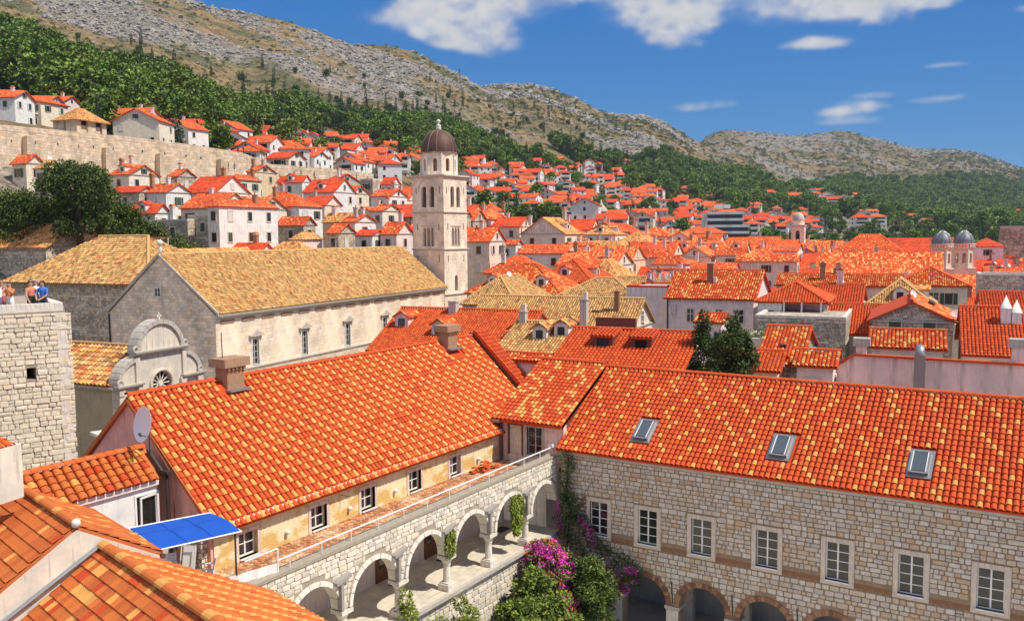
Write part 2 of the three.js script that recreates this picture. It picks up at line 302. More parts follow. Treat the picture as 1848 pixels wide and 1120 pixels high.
// a row of half-round ridge tiles from a to b
function ridgeRow(parent, a, b, keyOf, r = .12, len = .4, single = true, name = 'ridge_tile') {
  const d = V3(b[0] - a[0], b[1] - a[1], b[2] - a[2]), L = d.length(), n = Math.max(1, Math.round(L / len)), st = L / n; d.normalize();
  const bb = new B(); const seg = 6, ln = st * 1.12;
  for (let i = 0; i < seg; i++) { const t0 = i / seg * Math.PI, t1 = (i + 1) / seg * Math.PI, P = (t, y, q) => [-Math.cos(t) * r * q, Math.sin(t) * r * .8 * q + (y ? 0 : .012), y]; bb.quad(P(t0, 0, 1), P(t0, ln, .92), P(t1, ln, .92), P(t1, 0, 1)); bb.quad(P(t0, 0, .85), P(t0, 0, 1), P(t1, 0, 1), P(t1, 0, .85)); }
  const g = bb.geo(), side = V3().crossVectors(V3(0, 1, 0), d).normalize(), up = V3().crossVectors(d, side);
  const mats = []; for (let i = 0; i < n; i++) mats.push(new THREE.Matrix4().makeBasis(side, up, d).setPosition(a[0] + d.x * st * i, a[1] + d.y * st * i, a[2] + d.z * st * i));
  if (single) mats.forEach((m, i) => { const q = obj(name, g, M.singleTile[keyOf(i)], parent); q.applyMatrix4(m); });
  else obj('ridge_tiling', mergeAll(mats.map(m => g.clone().applyMatrix4(m))), M.singleTile[keyOf(0)], parent).userData.kind = 'stuff';
}
const stonePal = { grey: [[.72, .62, .50], [.78, .69, .57], [.66, .56, .45], [.71, .57, .42], [.68, .48, .31], [.68, .61, .53], [.77, .71, .63]], warm: [[.90, .82, .69], [.94, .86, .73], [.82, .74, .62], [.86, .75, .58], [.74, .67, .56], [.92, .83, .69], [.68, .62, .52]], cream: [[.92, .82, .62], [.96, .87, .68], [.84, .74, .56], [.90, .76, .54], [.78, .70, .55], [.95, .85, .66], [.88, .78, .6]] };
M.stonePick = {}; for (const k in stonePal) M.stonePick[k] = stonePal[k].map(c => std({ color: lin(...c), map: rep(T_plaster, 1.1), roughness: .95 }));
M.stoneMass = std({ vertexColors: true, map: rep(T_plaster, 1.1), roughness: .95 });
// coursed blocks on a wall face. o origin (lower left), u right, n out. holes: functions (y0,y1)->[x0,x1] or null
function stoneFace(parent, o, u, n, U, V, holes, opt = {}) {
  const { course = [.17, .27], len = [.18, .44], pal = 'grey', singles = 300, seed = 3, proud = [.015, .04], joint = .013, name = 'stone_block', lean = 0 } = opt, rnd = mulberry(seed), R2 = (a, b) => a + (b - a) * rnd();
  const cam = camLocal(parent), list = []; let y = 0;
  while (y < V - .05) {
    let h = R2(...course); if (V - y - h < course[0] * .7) h = V - y; let x = -R2(0, len[1] * .5);
    while (x < U) {
      let w = R2(...len) * (rnd() < .12 ? 1.5 : 1); let segs = [[Math.max(0, x), Math.min(U, x + w)]];
      for (const f of holes) { const q = f(y, y + h); if (!q) continue; const ns = []; for (const s of segs) { if (s[1] <= q[0] || s[0] >= q[1]) { ns.push(s); continue; } if (s[0] < q[0]) ns.push([s[0], q[0]]); if (s[1] > q[1]) ns.push([q[1], s[1]]); } segs = ns; }
      for (const s of segs) if (s[1] - s[0] > .07) {
        let a = y, bb = y + h; if (rnd() < .1 && h > .2 && s[1] - s[0] < .34) { list.push([s[0], a, s[1], a + h / 2, rnd]); a += h / 2; }
        list.push([s[0], a, s[1], bb]);
      }
      x += w;
    }
    y += h;
  }
  const P = (q, d) => [o[0] + u[0] * q[0] + n[0] * d, o[1] + q[1], o[2] + u[2] * q[0] + n[2] * d];
  const items = list.map(([x0, y0, x1, y1], i) => {
    const c = [(x0 + x1) / 2, (y0 + y1) / 2], w = (x1 - x0) / 2 - joint, hh = (y1 - y0) / 2 - joint, cut = () => Math.min(w, hh) * R2(.12, .45), j = () => R2(-.008, .008);
    const cs = [cut(), cut(), cut(), cut()];
    const ring = [[-w + cs[0], -hh], [w - cs[1], -hh], [w, -hh + cs[1]], [w, hh - cs[2]], [w - cs[2], hh], [-w + cs[3], hh], [-w, hh - cs[3]], [-w, -hh + cs[0]]].map(q => [c[0] + q[0] + j(), c[1] + q[1] + j()]);
    const d = R2(...proud), p = P(c, 0), k = Math.floor(rnd() * stonePal[pal].length);
    return { ring, c, d, k, dist: Math.hypot(p[0] - cam.x, p[1] - cam.y, p[2] - cam.z), t: [R2(-.008, .008), R2(-.006, .006)] };
  });
  const put = (b, it) => { const fr = it.ring.map((q, i) => P([it.c[0] + (q[0] - it.c[0]) * .93, it.c[1] + (q[1] - it.c[1]) * .93], it.d + (i % 4 < 2 ? it.t[0] : it.t[1]))), bk = it.ring.map(q => P(q, -.01)), m = P(it.c, it.d + .006); for (let i = 0; i < 8; i++) { const j = (i + 1) % 8; b.tri(m, fr[i], fr[j]); b.quad(bk[i], bk[j], fr[j], fr[i]); } };
  if (singles) items.sort((a, b) => a.dist - b.dist);
  items.slice(0, singles).forEach(it => { const b = new B(); put(b, it); obj(name, b.geo(), M.stonePick[pal][it.k], parent); });
  const rest = items.slice(singles); if (rest.length) { const b = new B(true); rest.forEach(it => { b.color(...stonePal[pal][it.k]); put(b, it); }); obj('masonry', b.geo(), M.stoneMass, parent).userData.kind = 'stuff'; }
}
const hRect = (x0, y0, x1, y1) => (a, b) => b <= y0 + .02 || a >= y1 - .02 ? null : [x0, x1];
const hArch = (cx, cy, r, bottom = -99) => (a, b) => { if (b <= bottom || a >= cy + r) return null; if (a <= cy) return [cx - r, cx + r]; const w = Math.sqrt(Math.max(0, r * r - (a - cy) ** 2)); return [cx - w, cx + w]; };
// wedges of an arch ring in a frame (o,u,n): inner radius r0, outer r1
function archRing(parent, o, u, n, cx, cy, r0, r1, count, depth, proud, mats, name = 'voussoir', a0 = 0, a1 = Math.PI) {
  for (let i = 0; i < count; i++) {
    const s = lerp(a0, a1, (i + .03) / count), t = lerp(a0, a1, (i + .97) / count), m = (s + t) / 2, rj = r1 + (count > 14 ? rr(-.012, .012) : 0);
    const poly = [[r0, s], [rj, s], [rj, m], [rj, t], [r0, t], [r0, m]].map(([r, a]) => [cx + r * Math.cos(a), cy + r * Math.sin(a)]);
    const b = new B(); b.prism(poly, [o[0] + n[0] * proud, o[1], o[2] + n[2] * proud], u, [0, 1, 0], n, depth + proud, true); obj(name, b.geo(), mats[Math.floor(R() * mats.length)], parent);
  }
}
const archPts = (cx, cy, r, n = 14, a0 = 0, a1 = Math.PI) => [...Array(n + 1)].map((_, i) => { const a = lerp(a0, a1, i / n); return [cx + r * Math.cos(a), cy + r * Math.sin(a)]; });
// window in a local frame: origin centre of the opening's bottom, x right, z out
function windowUnit(parent, pos, turn, w, h, o = {}) {
  const { fr = .16, cols = 2, rows = 4, mat = M.trim, sash = M.whitePaint, recess = .12, sill = true, glass = M.glass, name = 'window', proud = .04, panes = true } = o;
  const g = sub(name, parent, pos, turn), b = new B();
  if (fr > 0) {
    b.box(-w / 2 - fr / 2, h / 2 + (fr) / 2 - (fr) / 2, proud / 2 - .06, fr, h, proud + .12); b.box(w / 2 + fr / 2, h / 2, proud / 2 - .06, fr, h, proud + .12);
    b.box(0, h + fr / 2, proud / 2 - .06, w + 2 * fr, fr, proud + .12); b.box(0, -fr / 2, proud / 2 - .055, w + 2 * fr, fr, proud + .13); obj('frame', b.geo(), mat, g);
  }
  const s = new B(), t = .045, z = -recess; s.box(-w / 2 + t / 2, h / 2, z, t, h, .05); s.box(w / 2 - t / 2, h / 2, z, t, h, .05); s.box(0, h - t / 2, z, w - 2 * t, t, .048); s.box(0, t / 2, z, w - 2 * t, t, .048);
  for (let i = 1; i < cols; i++) s.box(-w / 2 + w * i / cols, h / 2, z + .004, .06, h - 2 * t, .05); for (let j = 1; j < rows; j++) s.box(0, h * j / rows, z + .002, w - 2 * t, .03, .034); obj('sash', s.geo(), sash, g);
  const pw = w / cols, ph = h / rows;
  if (panes) for (let i = 0; i < cols; i++) for (let j = 0; j < rows; j++) { const q = obj('pane', boxG(0, 0, 0, pw - .03, ph - .02, .012), glass, g); q.position.set(-w / 2 + pw * (i + .5), ph * (j + .5), z - .012); q.rotation.set((R() - .5) * .012, (R() - .5) * .012, 0); }
  else { const q = obj('pane', boxG(0, 0, 0, w - .02, h - .02, .012), glass, g); q.position.set(0, h / 2, z - .012); }
  if (sill) obj('sill', boxG(0, -.02, -.01, w, .04, .26), sash, g);
  return g;
}

// ---------------------------------------------------------------- the convent wing with stone front, arches and long tiled roof
const zR = -36.3;
const redMix = (pct, s) => (c, r) => { const q = h2(c, r, s); return q < pct ? (h2(c, r, s + 1) < .6 ? 'pale' : 'pale2') : q < pct + .12 ? 'red2' : q < pct + .22 ? 'org' : 'red'; };
{
  const t = thing('convent_wing', 'long stone convent wing with brick arches, white windows and three skylights', 'building');
  const x0 = -20.35, x1 = 6, X = x => x - x0, base = 1.4, U = x1 - x0;
  const wins = [-18.35, -15.9, -13.36, -10.5, -7.66, -4.93, -2.22, .5, 3.2], ww = .92, wh = 1.56, wy = 6.03, fr = .19;
  const arches = [-16.05, -13.3, -10.55, -7.8, -5.05, -2.3, .45, 3.2], ac = 3.45, ar = 1.08, rO = 1.3;
  const holes = wins.map(w => rectP(X(w) - ww / 2, wy - base, X(w) + ww / 2, wy - base + wh));
  for (const a of arches) holes.push([[X(a) - ar, .25], [X(a) + ar, .25], ...archPts(X(a), ac - base, ar)]);
  obj('wall', wallGeo(rectP(0, 0, U, 9.75 - base), holes, [x0, base, zR], [1, 0, 0], [0, 0, 1], .6), M.mortar, t);
  const hf = wins.map(w => hRect(X(w) - ww / 2 - fr, wy - base - fr, X(w) + ww / 2 + fr, wy - base + wh + fr));
  for (const a of arches) hf.push(hArch(X(a), ac - base, rO));
  for (let i = 0; i < arches.length; i++) hf.push(hRect(X(arches[i]) - rO - .1, -1, X(arches[i]) + rO + .1, ac - base));
  for (let i = 0; i < wins.length - 1; i++) hf.push(hRect(X(wins[i]) + ww / 2 + fr, 5.87 - base, X(wins[i + 1]) - ww / 2 - fr, 6.07 - base));
  stoneFace(t, [x0, base, zR], [1, 0, 0], [0, 0, 1], U, 9.62 - base, hf, { seed: 77, course: [.165, .25], len: [.17, .42], joint: .016 });
  wins.forEach(w => windowUnit(t, [w, wy, zR], 0, ww, wh, { fr, cols: 2, rows: 4 }));
  for (let i = 0; i < wins.length - 1; i++) { const a = wins[i] + ww / 2 + fr, b = wins[i + 1] - ww / 2 - fr, q = new B(); q.prism([[0, 0], [.05, .02], [.05, .06], [0, .2]], [a + .005, 5.87, zR], [0, 0, 1], [0, 1, 0], [-1, 0, 0], b - a - .01); obj('string_course', q.geo(), M.brick, t); }
  for (const a of arches) {
    archRing(t, [0, 0, zR], [1, 0, 0], [0, 0, 1], a, ac, ar - .01, rO, 26, .3, .035, [M.brick, M.brick2, M.brick3]);
  }
  const piers = []; for (let i = 0; i < arches.length - 1; i++) piers.push((arches[i] + arches[i + 1]) / 2); piers.unshift(arches[0] - 1.37); piers.push(arches.at(-1) + 1.37);
  for (const p of piers) { const g = sub('pier', t, [p, 0, zR]); obj('shaft', boxG(0, 2.35, -.28, .56, 1.9, .62), M.limestone, g); obj('capital', new B().box(0, 3.36, -.28, .7, .13, .74).box(0, 3.27, -.28, .63, .06, .68).geo(), M.trimGrey, g); }
  // arcade passage behind the arches
  obj('passage', new B().box((x0 + x1) / 2, 1.45, zR - 2.6, U, .1, 4).box((x0 + x1) / 2, 5.2, zR - 2.4, U, .2, 3.5).geo(), M.grey, t);
  obj('back_wall', new B().box((x0 + x1) / 2, 3.3, zR - 4.3, U, 3.6, .2).geo(), M.grey, t);
  for (let i = 0; i < 8; i++) obj('inner_pillar', boxG(arches[i] + .9, 3.3, zR - 3.2, .55, 3.6, .4), M.limestone, t);
  obj('upper_floor', new B().box((x0 + x1) / 2, 7.6, zR - 2.4, U, .12, 3.4).box((x0 + x1) / 2, 7.6, zR - 4.2, U, 4.2, .2).geo(), M.white, t);
  // eave: stone corbel course and thin gutter
  { const q = new B(); q.prism([[0, 0], [.1, .02], [.18, .12], [.18, .2], [0, .2]], [x0, 9.62, zR], [0, 0, 1], [0, 1, 0], [-1, 0, 0], U); obj('eave_course', q.geo(), M.trimGrey, t); }
  // roof
  const ez = -36.02, ey = 9.88, rz = -41, ry = 13.16, dz = ez - rz, dy = ry - ey, sl = Math.hypot(dz, dy), rx0 = -20.5, rx1 = 6.2;
  obj('roof_deck', new B().prism(rectP(0, 0, rx1 - rx0, sl), [rx0, ey, ez], [1, 0, 0], [0, dy / sl, -dz / sl], [0, dz / sl, dy / sl], .1).geo(), M.tileDeck, t);
  const paleSet = new Set(); { const rnd = mulberry(17); for (let r = 0; r < 40; r++) { let c = Math.floor(rnd() * 6); while (c < 140) { if (!paleSet.has(c + (r - 1) * 1000)) paleSet.add(c + r * 1000); c += 4 + Math.floor(rnd() * 4.2); } } }
  const skyl = [[-16.58, 1.75], [-10.31, 1.75], [-4.9, 1.75]];
  tileField(t, [rx0, ey, ez], [1, 0, 0], [0, dy, -dz], rx1 - rx0, sl, { p: .23, e: .29, singles: 300, seed: 4, keyOf: (c, r) => paleSet.has(c + r * 1000) ? 'pale2' : redMix(0, 12)(c, r), clip: (cu, rv) => !skyl.some(([x, s]) => Math.abs(cu + rx0 - x) < .52 && rv > s - .75 && rv < s + .9) });
  obj('rear_slope', new B().prism(rectP(0, 0, rx1 - rx0, sl), [rx1, ey, rz - dz], [-1, 0, 0], [0, dy / sl, dz / sl], [0, dz / sl, -dy / sl], .1).geo(), M.roof_r, t);
  ridgeRow(t, [rx0, ry + .06, rz], [rx1, ry + .06, rz], i => h2(i, 3) < .2 ? 'org' : 'red', .14, .42);
  obj('rear_wall', boxG((x0 + x1) / 2, 5.4, rz - dz + .5, U, 8.6, .4), M.grey, t);
  obj('side_wall', new B().prism([[0, 1], [-(41 * 2 - 36.3 * 2), 1], [-9.4, 9.6], [-4.7, 12.9], [0, 9.6]].map(q => [q[0], q[1]]).reverse(), [x1, 0, zR], [0, 0, 1], [0, 1, 0], [1, 0, 0], .3).geo(), M.grey, t);
  // skylights lie in the slope
  const tilt = Math.atan2(dy, dz);
  for (const [x, s] of skyl) {
    const g = sub('skylight', t, [x, ey + dy * s / sl, ez - dz * s / sl]); g.rotation.x = -(Math.PI / 2 - tilt); // local y up the slope, z out
    obj('flashing', boxG(0, .05, .05, .98, 1.5, .05), M.zinc, g);
    const b = new B(); b.box(-.33, .05, .13, .08, 1.18, .14).box(.33, .05, .13, .08, 1.18, .14).box(0, .62, .13, .58, .08, .14).box(0, -.52, .13, .58, .08, .14); obj('frame', b.geo(), M.zinc, g);
    const b2 = new B(); b2.box(-.27, .05, .2, .03, 1.06, .02).box(.27, .05, .2, .03, 1.06, .02); obj('trim', b2.geo(), M.whitePaint, g);
    obj('pane', boxG(0, .05, .17, .58, 1.06, .02), M.skyGlass, g); obj('apron', boxG(0, -.5, .18, .62, .16, .03), M.iron, g);
  }
  // iron tie rods on the spandrels
  for (const p of piers.slice(1, 6)) obj('tie_rod', new B().bar([p + .02, 3.6, zR + .06], [p - .03, 4.55, zR + .06], .025).geo(), M.iron, t);
}

// ---------------------------------------------------------------- corner block between the two wings
{
  const t = thing('corner_house', 'low corner house with barred window and white door opening onto the terrace', 'building');
  const x0 = -24.1, x1 = -20.38, zf = -36.62, ez = -36.2, ey = 10.92, rz = -41.0, ry = 13.28, dz = ez - rz, dy = ry - ey, sl = Math.hypot(dz, dy);
  const holes = [rectP(.62, .35, 1.4, 1.8), rectP(1.68, .42, 2.52, 1.8)];
  obj('wall', wallGeo(rectP(0, 0, x1 - x0, 10.9 - 8.85), holes, [x0, 8.85, zf], [1, 0, 0], [0, 0, 1], .3), M.palePink, t);
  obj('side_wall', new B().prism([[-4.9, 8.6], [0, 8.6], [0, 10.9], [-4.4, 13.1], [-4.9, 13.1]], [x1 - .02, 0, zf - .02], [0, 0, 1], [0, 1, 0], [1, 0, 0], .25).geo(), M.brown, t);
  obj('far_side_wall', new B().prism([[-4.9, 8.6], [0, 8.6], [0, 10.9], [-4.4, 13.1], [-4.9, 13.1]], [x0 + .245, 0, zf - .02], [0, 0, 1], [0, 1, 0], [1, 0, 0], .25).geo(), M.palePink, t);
  { const g = sub('door', t, [x0 + 1.01, 9.2, zf - .1]); obj('door_panel', new B().box(0, .72, .04, .72, 1.42, .05).geo(), std({ color: lin(.82, .74, .56), map: rep(T_plaster, .8, .5) }), g); obj('frame', new B().box(-.4, .72, .1, .07, 1.5, .1).box(.4, .72, .1, .07, 1.5, .1).box(0, 1.49, .1, .86, .07, .1).geo(), M.brown, g); }
  { const g = windowUnit(t, [x0 + 2.1, 9.27, zf], 0, .84, 1.38, { fr: .13, cols: 2, rows: 3, sill: false, mat: M.trimGrey }); const b = new B(); for (let i = 0; i < 7; i++) b.bar([-.4 + i * .133, 0, -.03], [-.4 + i * .133, 1.38, -.03], .011, 4); for (let j = 1; j < 6; j++) b.bar([-.42, j * .23, -.03], [.42, j * .23, -.03], .011, 4); obj('grille', b.geo(), M.iron, g); }
  obj('roof_deck', new B().prism(rectP(0, 0, x1 - x0 + .25, sl), [x0 - .12, ey, ez], [1, 0, 0], [0, dy / sl, -dz / sl], [0, dz / sl, dy / sl], .14).geo(), M.tileDeck, t);
  tileField(t, [x0 - .12, ey, ez], [1, 0, 0], [0, dy, -dz], x1 - x0 + .25, sl, { p: .225, e: .28, singles: 300, seed: 14, keyOf: redMix(.24, 31) });
  ridgeRow(t, [x0 - .6, ry + .07, rz], [x1 + .1, ry + .07, rz], i => 'red', .14, .42);
  obj('verge_board', new B().prism([[0, -.12], [.12, 0], [-sl + .0, 0], [-sl, -.2]].map(q => [q[0], q[1]]), [x1 + .13, ey, ez], [0, -dy / sl, dz / sl], [0, dz / sl, dy / sl], [1, 0, 0], .03).geo(), M.brown, t);
  obj('downpipe', new B().bar([x0 + .25, 8.85, zf + .1], [x0 + .25, 10.7, zf + .1], .06, 8).bar([x0 + .25, 10.7, zf + .1], [x0 + .1, 10.9, zf + .42], .06, 8).geo(), M.brown, t);
  obj('gutter_hopper', new B().box(x0 + .12, 10.86, zf + .45, .5, .12, .22).geo(), M.zinc, t);
  // piece of pink wall with a little tiled cap where the roofs meet
  obj('parapet_wall', new B().box(-25.6, 12.1, -41.45, 3.2, 2.1, .35).geo(), M.pink, t);
  tileField(t, [-27.2, 13.1, -41.1], [1, 0, 0], [0, .42, -.9], 3.3, .75, { p: .22, e: .25, seed: 15, keyOf: redMix(.25, 33) });
  obj('cap_deck', new B().prism(rectP(0, 0, 3.3, .75), [-27.2, 13.1, -41.1], [1, 0, 0], [0, .423, -.906], [0, .906, .423], .1).geo(), M.tileDeck, t);
  ridgeRow(t, [-27.2, 13.46, -41.75], [-23.9, 13.46, -41.75], i => 'red', .13, .42);
  const lamp = thing('floodlight', 'small white floodlight fixed beside the barred window', 'lamp', [-20.95, 9.9, zf + .14]);
  obj('housing', new B().box(0, .02, .1, .26, .14, .16).geo(), M.plasticWhite, lamp); obj('arm', new B().bar([0, -.05, .08], [0, -.22, -.14], .018).geo(), M.zinc, lamp);
}

// ---------------------------------------------------------------- the gabled wing beside the terrace
const LW = { z0: -18.88, z1: -40.0, ex: -23.7, ey: 10.5, rx: -28.1, ry: 14.42 };
{
  const t = thing('gabled_wing', 'steep gabled wing with diagonal rows of pale and orange tiles and pink end wall', 'building');
  const L = LW.z0 - LW.z1, dx = LW.ex - LW.rx, dy = LW.ry - LW.ey, sl = Math.hypot(dx, dy), xw = -24;
  const wz = [-20.54, -23.97, -26.75, -29.8, -32.78], ww = .84, wh = .86, wy = 8.93;
  // terrace wall: u runs away from the viewer (-z), outward normal +x
  obj('wall', wallGeo(rectP(0, 0, 17.4, 10.35 - 8.6), wz.map(z => rectP(-19.1 - z - ww / 2, wy - 8.6, -19.1 - z + ww / 2, wy - 8.6 + wh)), [xw, 8.6, -19.1], [0, 0, -1], [1, 0, 0], .4), M.ochrePlaster, t);
  wz.forEach(z => windowUnit(t, [xw, wy, z], Math.PI / 2, ww, wh, { fr: .13, cols: 2, rows: 2, recess: .2, proud: .03, mat: M.palePink }));
  obj('room', new B().box(-27.5, 9.6, -29.5, 6, 2.4, 20).geo(), M.white, t);
  // pale cornice blocks under the eave
  let z = -19.0, k = 0; while (z > -36.3) { const w = Math.min(rr(.8, 1.25), z + 36.4); obj('cornice_block', boxG(xw + .1, 10.33, z - w / 2, .3, .2, w - .012), pick([M.limestone, M.limestone, M.trim]), t); z -= w; }
  // gable end
  obj('gable_wall', new B().prism([[-32.3, 1.5], [-24.05, 1.5], [-24.05, 10.3], [LW.rx, 14.25], [-32.3, 10.4]], [0, 0, LW.z0 - .12], [1, 0, 0], [0, 1, 0], [0, 0, 1], .35).geo(), M.rose, t);
  obj('verge_course', new B().prism([[LW.rx, 14.36], [LW.rx, 14.2], [-23.9, 10.42], [-23.9, 10.6]].reverse(), [0, 0, LW.z0 + .02], [1, 0, 0], [0, 1, 0], [0, 0, 1], .2).prism([[-32.5, 10.6], [-32.5, 10.42], [LW.rx, 14.2], [LW.rx, 14.36]].reverse(), [0, 0, LW.z0 + .02], [1, 0, 0], [0, 1, 0], [0, 0, 1], .2).geo(), M.singleTile.dull, t);
  obj('rear_wall', boxG(-32.2, 6, -29.5, .4, 9, 21), M.grey, t);
  // slopes: u along -z seen from +x is rightwards, v up the slope towards -x
  const fl = 1.1, ey0 = LW.ey - .28, ex0 = LW.ex + .05; // the lowest courses kick out flatter
  const knee = [LW.ex - fl * .78, LW.ey + fl * .55];
  const v1 = [knee[0] - ex0, knee[1] - ey0, 0], s1 = Math.hypot(v1[0], v1[1]), v2 = [LW.rx - knee[0], LW.ry - knee[1], 0], s2 = Math.hypot(v2[0], v2[1]);
  obj('roof_deck', new B().prism(rectP(0, 0, L, s1), [ex0, ey0, LW.z0], [0, 0, -1], v1.map(q => q / s1), [v1[1] / s1, -v1[0] / s1, 0], .1).prism(rectP(0, 0, L, s2), [knee[0], knee[1], LW.z0], [0, 0, -1], v2.map(q => q / s2), [v2[1] / s2, -v2[0] / s2, 0], .1).geo(), M.tileDeck, t);
  const pat = off => (c, r) => { const a = h2(c, r + off, 5); if (a < .03) return 'red'; return ((c + (r + off) * 1) % 3 === 0) ? (a < .35 ? 'pale' : 'pale2') : (a < .1 ? 'red2' : a < .3 ? 'org' : 'red'); };
  const n1 = Math.floor(s1 / .26);
  const chim = [[-28.0, -23.35, 1.25, .95], [-27.9, -37.6, 1.2, .9]];
  const clip = (kx, v, sl_) => (cu, rv) => { const q = rv / sl_, x = kx + v[0] * q, zz = LW.z0 - cu; return !(zz < -36.2 && x > -24.15) && !chim.some(c => Math.abs(zz - c[1]) < c[2] * .5 && x < c[0] + c[3] * .55); };
  tileField(t, [ex0, ey0, LW.z0], [0, 0, -1], v1, L, s1, { p: .22, e: .26, singles: 0, seed: 8, keyOf: pat(0), clip: clip(ex0, v1, s1) });
  tileField(t, [knee[0], knee[1], LW.z0], [0, 0, -1], v2, L, s2, { p: .22, e: .26, singles: 300, seed: 9, keyOf: pat(n1), clip: clip(knee[0], v2, s2) });
  obj('rear_slope', new B().prism(rectP(0, 0, L, sl), [-32.5, LW.ey, LW.z1], [0, 0, 1], [dx / sl, dy / sl, 0], [-dy / sl, dx / sl, 0], .1).geo(), M.roof_r, t);
  ridgeRow(t, [LW.rx, LW.ry + .05, LW.z0], [LW.rx, LW.ry + .05, -22.75], i => 'red', .14, .42); ridgeRow(t, [LW.rx, LW.ry + .05, -23.95], [LW.rx, LW.ry + .05, -36.95], i => 'red', .14, .42); ridgeRow(t, [LW.rx, LW.ry + .05, -38.25], [LW.rx, LW.ry + .05, LW.z1], i => 'red', .14, .42);
  for (const c of chim) {
    const g = sub('chimney', t, [c[0], 0, c[1]]); obj('stack', new B().box(0, 14.2, 0, c[3] * .72, 1.5, c[2] * .66).geo(), M.brick2, g); obj('cap', new B().box(0, 15.12, 0, c[3], .34, c[2]).geo(), std({ color: lin(.46, .28, .17), map: rep(T_plaster, .8) }), g);
    obj('flashing', new B().box(c[3] * .4, 14.05, 0, .5, .08, c[2] * .8).geo(), M.zinc, g);
    for (let i = 0; i < 5; i++) obj('brick', boxG(c[3] * .40, 14.88, -c[2] * .3 + i * c[2] * .15, .12, .1, c[2] * .09), M.brick, g);
  }
  obj('antenna_pole', new B().bar([-28.1, 15.2, -23.1], [-28.12, 16.3, -23.1], .02).geo(), M.iron, t);
  // raised verge roof beyond the far end
  const vs = [-23.95 + 27.95, 11.05 - 14.72]; const vl = Math.hypot(...vs);
  obj('end_wall', new B().prism([[-28.3, 8], [-24.1, 8], [-24.1, 11.1], [-28.05, 14.6], [-28.3, 14.6]], [0, 0, -40.12], [1, 0, 0], [0, 1, 0], [0, 0, 1], 1.0).geo(), M.brown, t);
  tileField(t, [-23.95, 11.08, -40.05], [0, 0, -1], [-vs[0], -vs[1], 0], 1.15, vl, { p: .22, e: .27, seed: 21, keyOf: (c, r) => h2(c, r, 3) < .5 ? 'red' : 'red2' });
  obj('end_deck', new B().prism(rectP(0, 0, 1.15, vl), [-23.95, 11.08, -40.05], [0, 0, -1], [-vs[0] / vl, -vs[1] / vl, 0], [-vs[1] / vl, vs[0] / vl, 0], .1).geo(), M.tileDeck, t);
  // wall lamps and brackets on the terrace side
  for (const q of [-22.3, -25.6, -28.4, -34.6]) obj('wall_lamp', mergeAll([moved(new THREE.SphereGeometry(.09, 10, 8), xw + .1, 9.28, q)]), M.plasticWhite, t);
  for (const q of [-25.2, -34.3]) obj('bracket', new B().bar([xw, 9.9, q], [xw + .42, 9.92, q], .012).geo(), M.iron, t);
}

